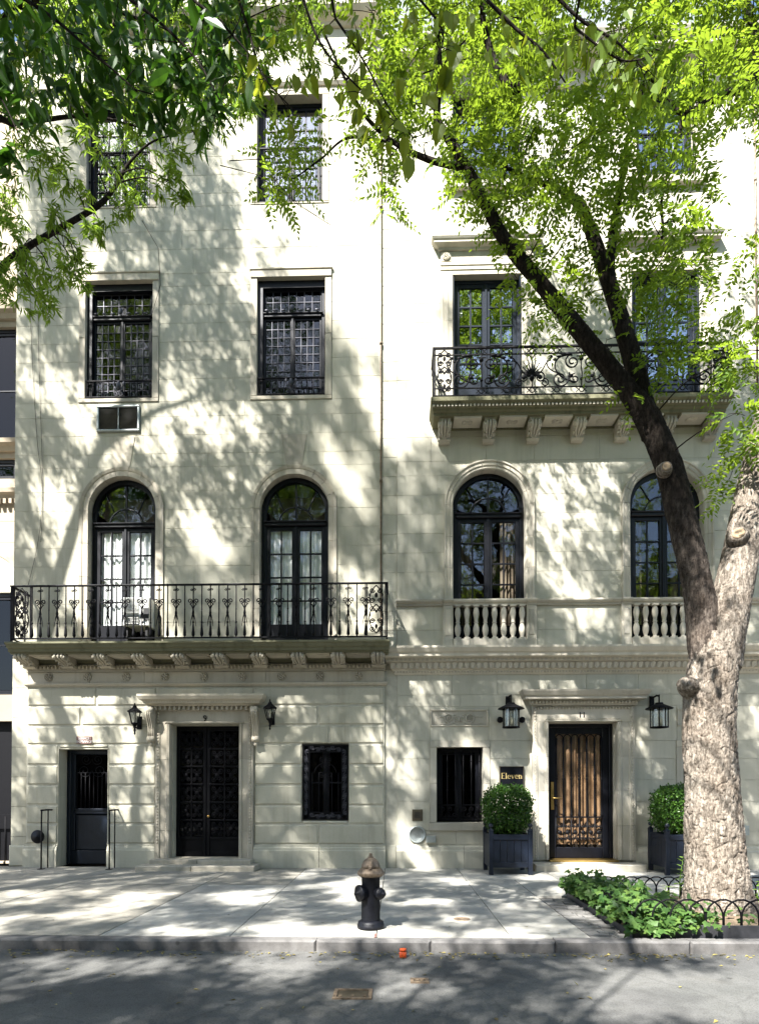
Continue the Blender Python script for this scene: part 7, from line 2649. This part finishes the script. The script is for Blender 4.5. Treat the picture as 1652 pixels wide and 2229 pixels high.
# --- things on the wall
xc, zc = X(85, 1821, -.14), Z(1821, 85, -.14)
t = thing('standpipe_cap', 'round black cap on the wall beside the left handrail', 'pipe cap', (xc, yl, zc))
MB().lathe([(.07, 0), (.07, .06)], (xc, yl - .05, zc), (0, -1, 0), 18).build('pipe', 'iron', t)
MB().lathe([(.13, 0), (.135, .02), (.12, .035), (.03, .04), (.03, .055)], (xc, yl - .10, zc), (0, -1, 0), 24).build('cap', 'hyd', t)
yk = -.045
x0, x1, z0, z1 = X(897, 1774, yk), X(920, 1774, yk), Z(1787, 908, yk), Z(1762, 908, yk)
t = thing('intercom_plate', 'square bronze intercom plate above the round vent', 'intercom', ((x0 + x1) / 2, -.016, z0))
MB().box(x0, x1, yk + .012, -.016, z0, z1, .004).build('plate', 'bronze', t)
MB().box(x0 + .02, x1 - .02, yk + .004, yk + .011, z0 + .02, z1 - .02, .003).build('inner_plate', 'bronze', t)
b = MB()
for k in range(6):
    b.box(x0 + .05, x1 - .05, yk + .001, yk + .0035, z0 + .06 + .02 * k, z0 + .068 + .02 * k)
b.build('speaker_slot', 'slot', t)
xc, zc = X(908, 1817, -.06), Z(1817, 908, -.06)
t = thing('round_vent', 'round aluminium vent with a perforated face low on the wall', 'vent', (xc, -.016, zc))
MB().lathe([(.17, 0), (.172, .02), (.155, .035), (.14, .025), (.138, .018), (.01, .016)], (xc, -.016, zc), (0, -1, 0), 40).build('rim', 'alum', t)
b = MB()
for ring_ in range(1, 7):
    for k in range(ring_ * 6):
        a = 2 * PI * k / (ring_ * 6)
        rr = .021 * ring_
        b.lathe([(.0065, 0), (.0065, .003)], (xc + rr * math.cos(a), -.033, zc + rr * math.sin(a)), (0, -1, 0), 6, False)
b.build('perforations', 'slot', t, kind='stuff')
for (px, py, wpx, hpx, lab) in ((938, 1827, 20, 14, 'small grey junction box right of the round vent'), (1622, 1808, 14, 20, 'small grey box low on the wall right of the trunk')):
    yk = -.10
    x0, x1, z0, z1 = X(px - wpx / 2, py, yk), X(px + wpx / 2, py, yk), Z(py + hpx / 2, px, yk), Z(py - hpx / 2, px, yk)
    t = thing('junction_box', lab, 'electrical box', ((x0 + x1) / 2, -.016, z0))
    MB().box(x0, x1, yk, -.0165, z0, z1, .008).build('housing', 'steel', t)
    MB().box(x0 - .006, x1 + .006, yk - .012, yk - .001, z0 - .004, z1 + .006, .006).build('cover', 'alum', t)
    for sx in (x0 + .015, x1 - .015):
        MB().lathe([(.006, 0), (.006, .004)], (sx, yk - .012, (z0 + z1) / 2), (0, -1, 0), 6).build('screw', 'steel', t)

# --- downpipe on the seam, cables on the left wall
t = thing('downpipe', 'thin brown downpipe running down the seam between the two houses', 'drainpipe', (XS, -.02, 8))
ztp, zbt = Z(130, 828), Z(1385, 830)
MB().tube([(XS - .025, -.03, ztp), (XS - .025, -.03, zbt)], .016, 8).build('pipe', 'rustcap', t)
for z in np.linspace(zbt + .3, ztp - .3, 5):
    MB().lathe([(.03, 0), (.03, .05)], (XS - .025, -.03, z), (0, 0, 1), 10).build('pipe_clip', 'rustcap', t)
t = thing('downpipe', 'thin brown downpipe at the right end of the pale house', 'drainpipe', (X(1641, 500), -.04, 8))
MB().tube([(X(1641, 500), -.045, Z(160, 1640)), (X(1641, 500), -.045, Z(850, 1640))], .02, 8).build('pipe', 'rustcap', t)
for z in np.linspace(Z(800, 1640), Z(200, 1640), 4):
    MB().lathe([(.028, 0), (.028, .05)], (X(1641, 500), -.045, z), (0, 0, 1), 10).build('pipe_clip', 'rustcap', t)
for pth, lab in (([(62, 480), (66, 640), (72, 800), (82, 960), (92, 1050), (90, 1130), (80, 1200), (62, 1275)], 'black cable hanging down the left wall to the long balcony'),
                 ([(80, 500), (83, 640), (86, 800), (92, 980), (94, 1090), (90, 1180)], 'second black cable hanging straight beside the first')):
    tag(MB().tube(catmull([tuple(at(a, b, -.02)) for a, b in pth], 5), .0042, 5).build('cable', 'iron', origin=tuple(at(pth[0][0], pth[0][1], -.02))), lab, 'cable', 'cables on the left wall')

# --- tree guard: hoops on an edging
tg = thing('tree_guard', 'low black hoop fence round the ivy bed', 'tree guard', (pit[0], pit[3], 0))
def hoop_mesh(w, h):
    b = MB()
    pts = [(-w / 2, 0, 0), (-w / 2, 0, h - w / 2)] + [(-w / 2 * math.cos(a), 0, h - w / 2 + w / 2 * math.sin(a)) for a in np.linspace(.25, PI - .25, 8)] + [(w / 2, 0, h - w / 2), (w / 2, 0, 0)]
    b.tube(pts, .010, 6)
    return b.mesh('hoop', 'iron')
hm = hoop_mesh(.36, .31)
x = pit[0] + .20
while x < 5.6:
    inst('hoop', hm, tg, (x, pit[3], -.02))
    x += .175
x = pit[0] + .2
while x < 5.6:
    inst('hoop', hm, tg, (x, pit[2] + .03, .08))
    x += .175 * 1.05
y = pit[2] + .2
while y < pit[3] - .1:
    inst('hoop', hm, tg, (pit[0], y, .02), (0, 0, PI / 2))
    y += .19
MB().box(pit[0] + .01, 7, pit[2], pit[2] + .02, -.05, .125, .003).build('edging', 'edging', tg)
MB().box(pit[0] - .02, pit[0], pit[2] + .0, pit[3], -.05, .06, .003).build('edging', 'edging', tg)
MB().box(pit[0] + .01, 7, pit[3] - .01, pit[3] + .01, -.05, .02, .003).build('edging', 'edging', tg)

# --- ivy
iv = thing('ivy_plant', 'glossy green ivy spilling over the front corner of the tree bed', 'ivy', (pit[0] + .5, -4.8, 0))
def ivy_surf(n, near=False):
    P_ = []
    while len(P_) < n:
        x = pit[0] - .12 + abs(rng.normal()) * .5
        y = rng.uniform(pit[2] - .12, pit[3] + .05)
        f = (x - pit[0]) / 1.7
        if y > -4.7 and x > pit[0] + .75 + rng.random() * .25: continue
        if x > pit[0] + 1.45 or (y < pit[2] and x > pit[0] + .9): continue
        h = .07 + .44 * max(0, 1 - f * .6) * (.35 + .65 * rng.random()) * (.75 + .5 * noise.noise(Vector((x * 4, y * 4, 2))))
        if y < pit[2]: h *= .6
        P_.append((x, y, h * (.6 + .4 * rng.random())))
    return np.array(P_)
pos = ivy_surf(1700)
n = len(pos)
g = leaves_geo(pos, np.stack([rng.normal(size=n) * .7, -.5 + rng.normal(size=n) * .7, -.25 + rng.normal(size=n) * .35], 1), np.array([[0, -.5, 1.0]]) + rng.normal(size=(n, 3)) * .45, .085 * rng.uniform(.5, 1.2, n), .078 * rng.uniform(.7, 1.2, n), T_IVY)
leaf_object('foliage', [g], 'ivy', iv)
ivm = [leaf_mesh(T_IVY, L, W, 'ivy', b) for L, W, b in ((.10, .095, 1), (.09, .085, 2), (.115, .105, .3), (.08, .078, 1.5))]
pos = ivy_surf(290)
for k, p in enumerate(pos):
    d = Vector((rng.normal() * .7, -.6 + rng.normal() * .6, -.35 + rng.normal() * .3)).normalized()
    up = Vector((rng.normal() * .4, -.55 + rng.normal() * .4, 1))
    s = up.cross(d).normalized()
    kk = float(rng.uniform(.7, 1.2))
    inst('leaf', ivm[k % 4], iv, (p[0], p[1] - .02, p[2] + .03), Matrix((d, s, d.cross(s))).transposed().to_euler(), (kk, kk, kk))
b = MB()
for k in range(30):
    q = pos[int(rng.integers(len(pos)))]
    twig(b, (q[0] + .2, q[1] + .1, .0), q, .005, .002, .2, 5)
b.build('stem', 'bark_shaded', iv)

# --- pale seedlings in the bed
for (px, py, h, lab) in ((1478, 1962, .62, 'tall pale green seedling against the trunk'), (1380, 1985, .30, 'short pale green seedling between ivy and trunk'), (1440, 1990, .36, 'leafy pale seedling in front of the trunk'), (1646, 1985, .42, 'pale seedling at the right edge beside the trunk'), (1520, 1995, .26, 'low pale seedling below the trunk near the front hoops')):
    p = gnd(px, py)
    t = thing('seedling', lab, 'plant', (p.x, p.y, 0), 'seedlings in the tree bed')
    b = MB().tube([(p.x, p.y, -.02), (p.x + .01, p.y, h * .5), (p.x + .05, p.y - .02, h)], [.007, .006, .003], 6).build('stem', 'seed', t)
    ml = leaf_mesh(T_OVAL, .12, .06, 'seed', 1)
    nn = int(8 + h * 22)
    for k in range(nn):
        z = h * (.25 + .78 * k / nn)
        a = k * 2.4
        d = Vector((math.cos(a), math.sin(a) * .8 - .2, .15 + rng.normal() * .2)).normalized()
        s = Vector((0, 0, 1)).cross(d).normalized()
        sc = float(rng.uniform(.7, 1.25)) * (1.1 - .5 * z / h)
        inst('leaf', ml, t, (p.x + .05 * z / h, p.y, z), Matrix((d, s, d.cross(s))).transposed().to_euler(), (sc, sc, sc))

# --- covers in the road and pavement
def plate(px0, px1, py0, py1, name, label, cat, mat='steel', ribs=6, round_=False):
    z = ZR
    c = gnd((px0 + px1) / 2, (py0 + py1) / 2, z)
    a, b = gnd(px0, (py0 + py1) / 2, z), gnd(px1, (py0 + py1) / 2, z)
    y1, y0 = gnd(c.x, py0, z).y, gnd(c.x, py1, z).y
    t = thing(name, label, cat, (c.x, c.y, z))
    w, d = (b.x - a.x), (y1 - y0)
    f = MB()
    fw_ = .03
    for (p0, p1, q0, q1) in ((-w / 2, w / 2, -d / 2, -d / 2 + fw_), (-w / 2, w / 2, d / 2 - fw_, d / 2), (-w / 2, -w / 2 + fw_, -d / 2 + fw_, d / 2 - fw_), (w / 2 - fw_, w / 2, -d / 2 + fw_, d / 2 - fw_)):
        f.slab([(c.x + p0, c.y + q0), (c.x + p1, c.y + q0), (c.x + p1, c.y + q1), (c.x + p0, c.y + q1)], z, z + .012)
    f.build('frame', 'rustcap', t)
    MB().slab([(c.x - w / 2 + fw_ + .005, c.y - d / 2 + fw_ + .005), (c.x + w / 2 - fw_ - .005, c.y - d / 2 + fw_ + .005), (c.x + w / 2 - fw_ - .005, c.y + d / 2 - fw_ - .005), (c.x - w / 2 + fw_ + .005, c.y + d / 2 - fw_ - .005)], z, z + .005).build('lid', 'bronze', t)
    me = MB().slab([(-.012, -.02), (.012, -.02), (.012, .02), (-.012, .02)], 0, .006).mesh('stud', 'rustcap')
    nx, ny = max(2, int((w - .1) / .06)), max(1, int((d - .1) / .07))
    for i in range(nx):
        for j in range(ny):
            inst('stud', me, t, (c.x - w / 2 + .06 + (w - .12) * i / (nx - 1), c.y - d / 2 + .07 + (d - .14) * (j / max(1, ny - 1)), z + .005))
plate(726, 810, 2154, 2176, 'utility_cover', 'large rectangular iron utility cover in the road', 'utility cover')
plate(893, 933, 2131, 2141, 'utility_cover', 'small iron valve cover in the road nearer the kerb', 'utility cover')
p = gnd(1005, 2001)
t = thing('pavement_cover', 'small round rusty cover in the pavement right of the hydrant', 'utility cover', (p.x, p.y, 0))
MB().lathe([(.10, -.01), (.10, .006), (.085, .008), (.08, .005), (.005, .005)], (p.x, p.y, 0), (0, 0, 1), 20).build('lid', 'rustcap', t)

# --- orange bottle in the gutter
p = gnd(877, 2084, ZR)
t = thing('bottle', 'small orange plastic bottle standing in the gutter', 'bottle', (p.x, p.y, ZR))
MB().lathe([(.034, 0), (.036, .004), (.036, .052), (.030, .060), (.030, .064)], (p.x, p.y, ZR), (0, 0, 1), 18).build('body', 'orange', t)
MB().lathe([(.034, .062), (.034, .084), (.032, .086)], (p.x, p.y, ZR), (0, 0, 1), 20).build('neck_ring', 'orange', t)

# --- leaf litter along the kerb and over the road
n = 420
x = rng.uniform(-5, 4.5, n)
y = YC1 - .02 - np.abs(rng.normal(size=n)) * .12
far = rng.random(n) < .22
y = np.where(far, rng.uniform(-8.3, YC1, n), y)
pos = np.stack([x, y, np.full(n, ZR + .006)], 1)
g1 = leaves_geo(pos, np.stack([rng.normal(size=n), rng.normal(size=n), np.abs(rng.normal(size=n)) * .12], 1), np.array([[0, 0, 1.0]]) + rng.normal(size=(n, 3)) * .2, .055 * rng.uniform(.4, 1.2, n), .022 * rng.uniform(.6, 1.4, n), T_LANCE)
m_ = 160
pos = np.stack([rng.uniform(-5, 4.3, m_), rng.uniform(-5.6, -.1, m_), np.full(m_, .006)], 1)
g2 = leaves_geo(pos, np.stack([rng.normal(size=m_), rng.normal(size=m_), np.abs(rng.normal(size=m_)) * .1], 1), np.array([[0, 0, 1.0]]) + rng.normal(size=(m_, 3)) * .15, .03 * rng.uniform(.4, 1.2, m_), .014 * rng.uniform(.6, 1.4, m_), T_LANCE)
lt = leaf_object('leaf_litter', [g1, g2], 'litter')
tag(lt, 'fallen leaves scattered along the kerb and over the road', 'leaves')
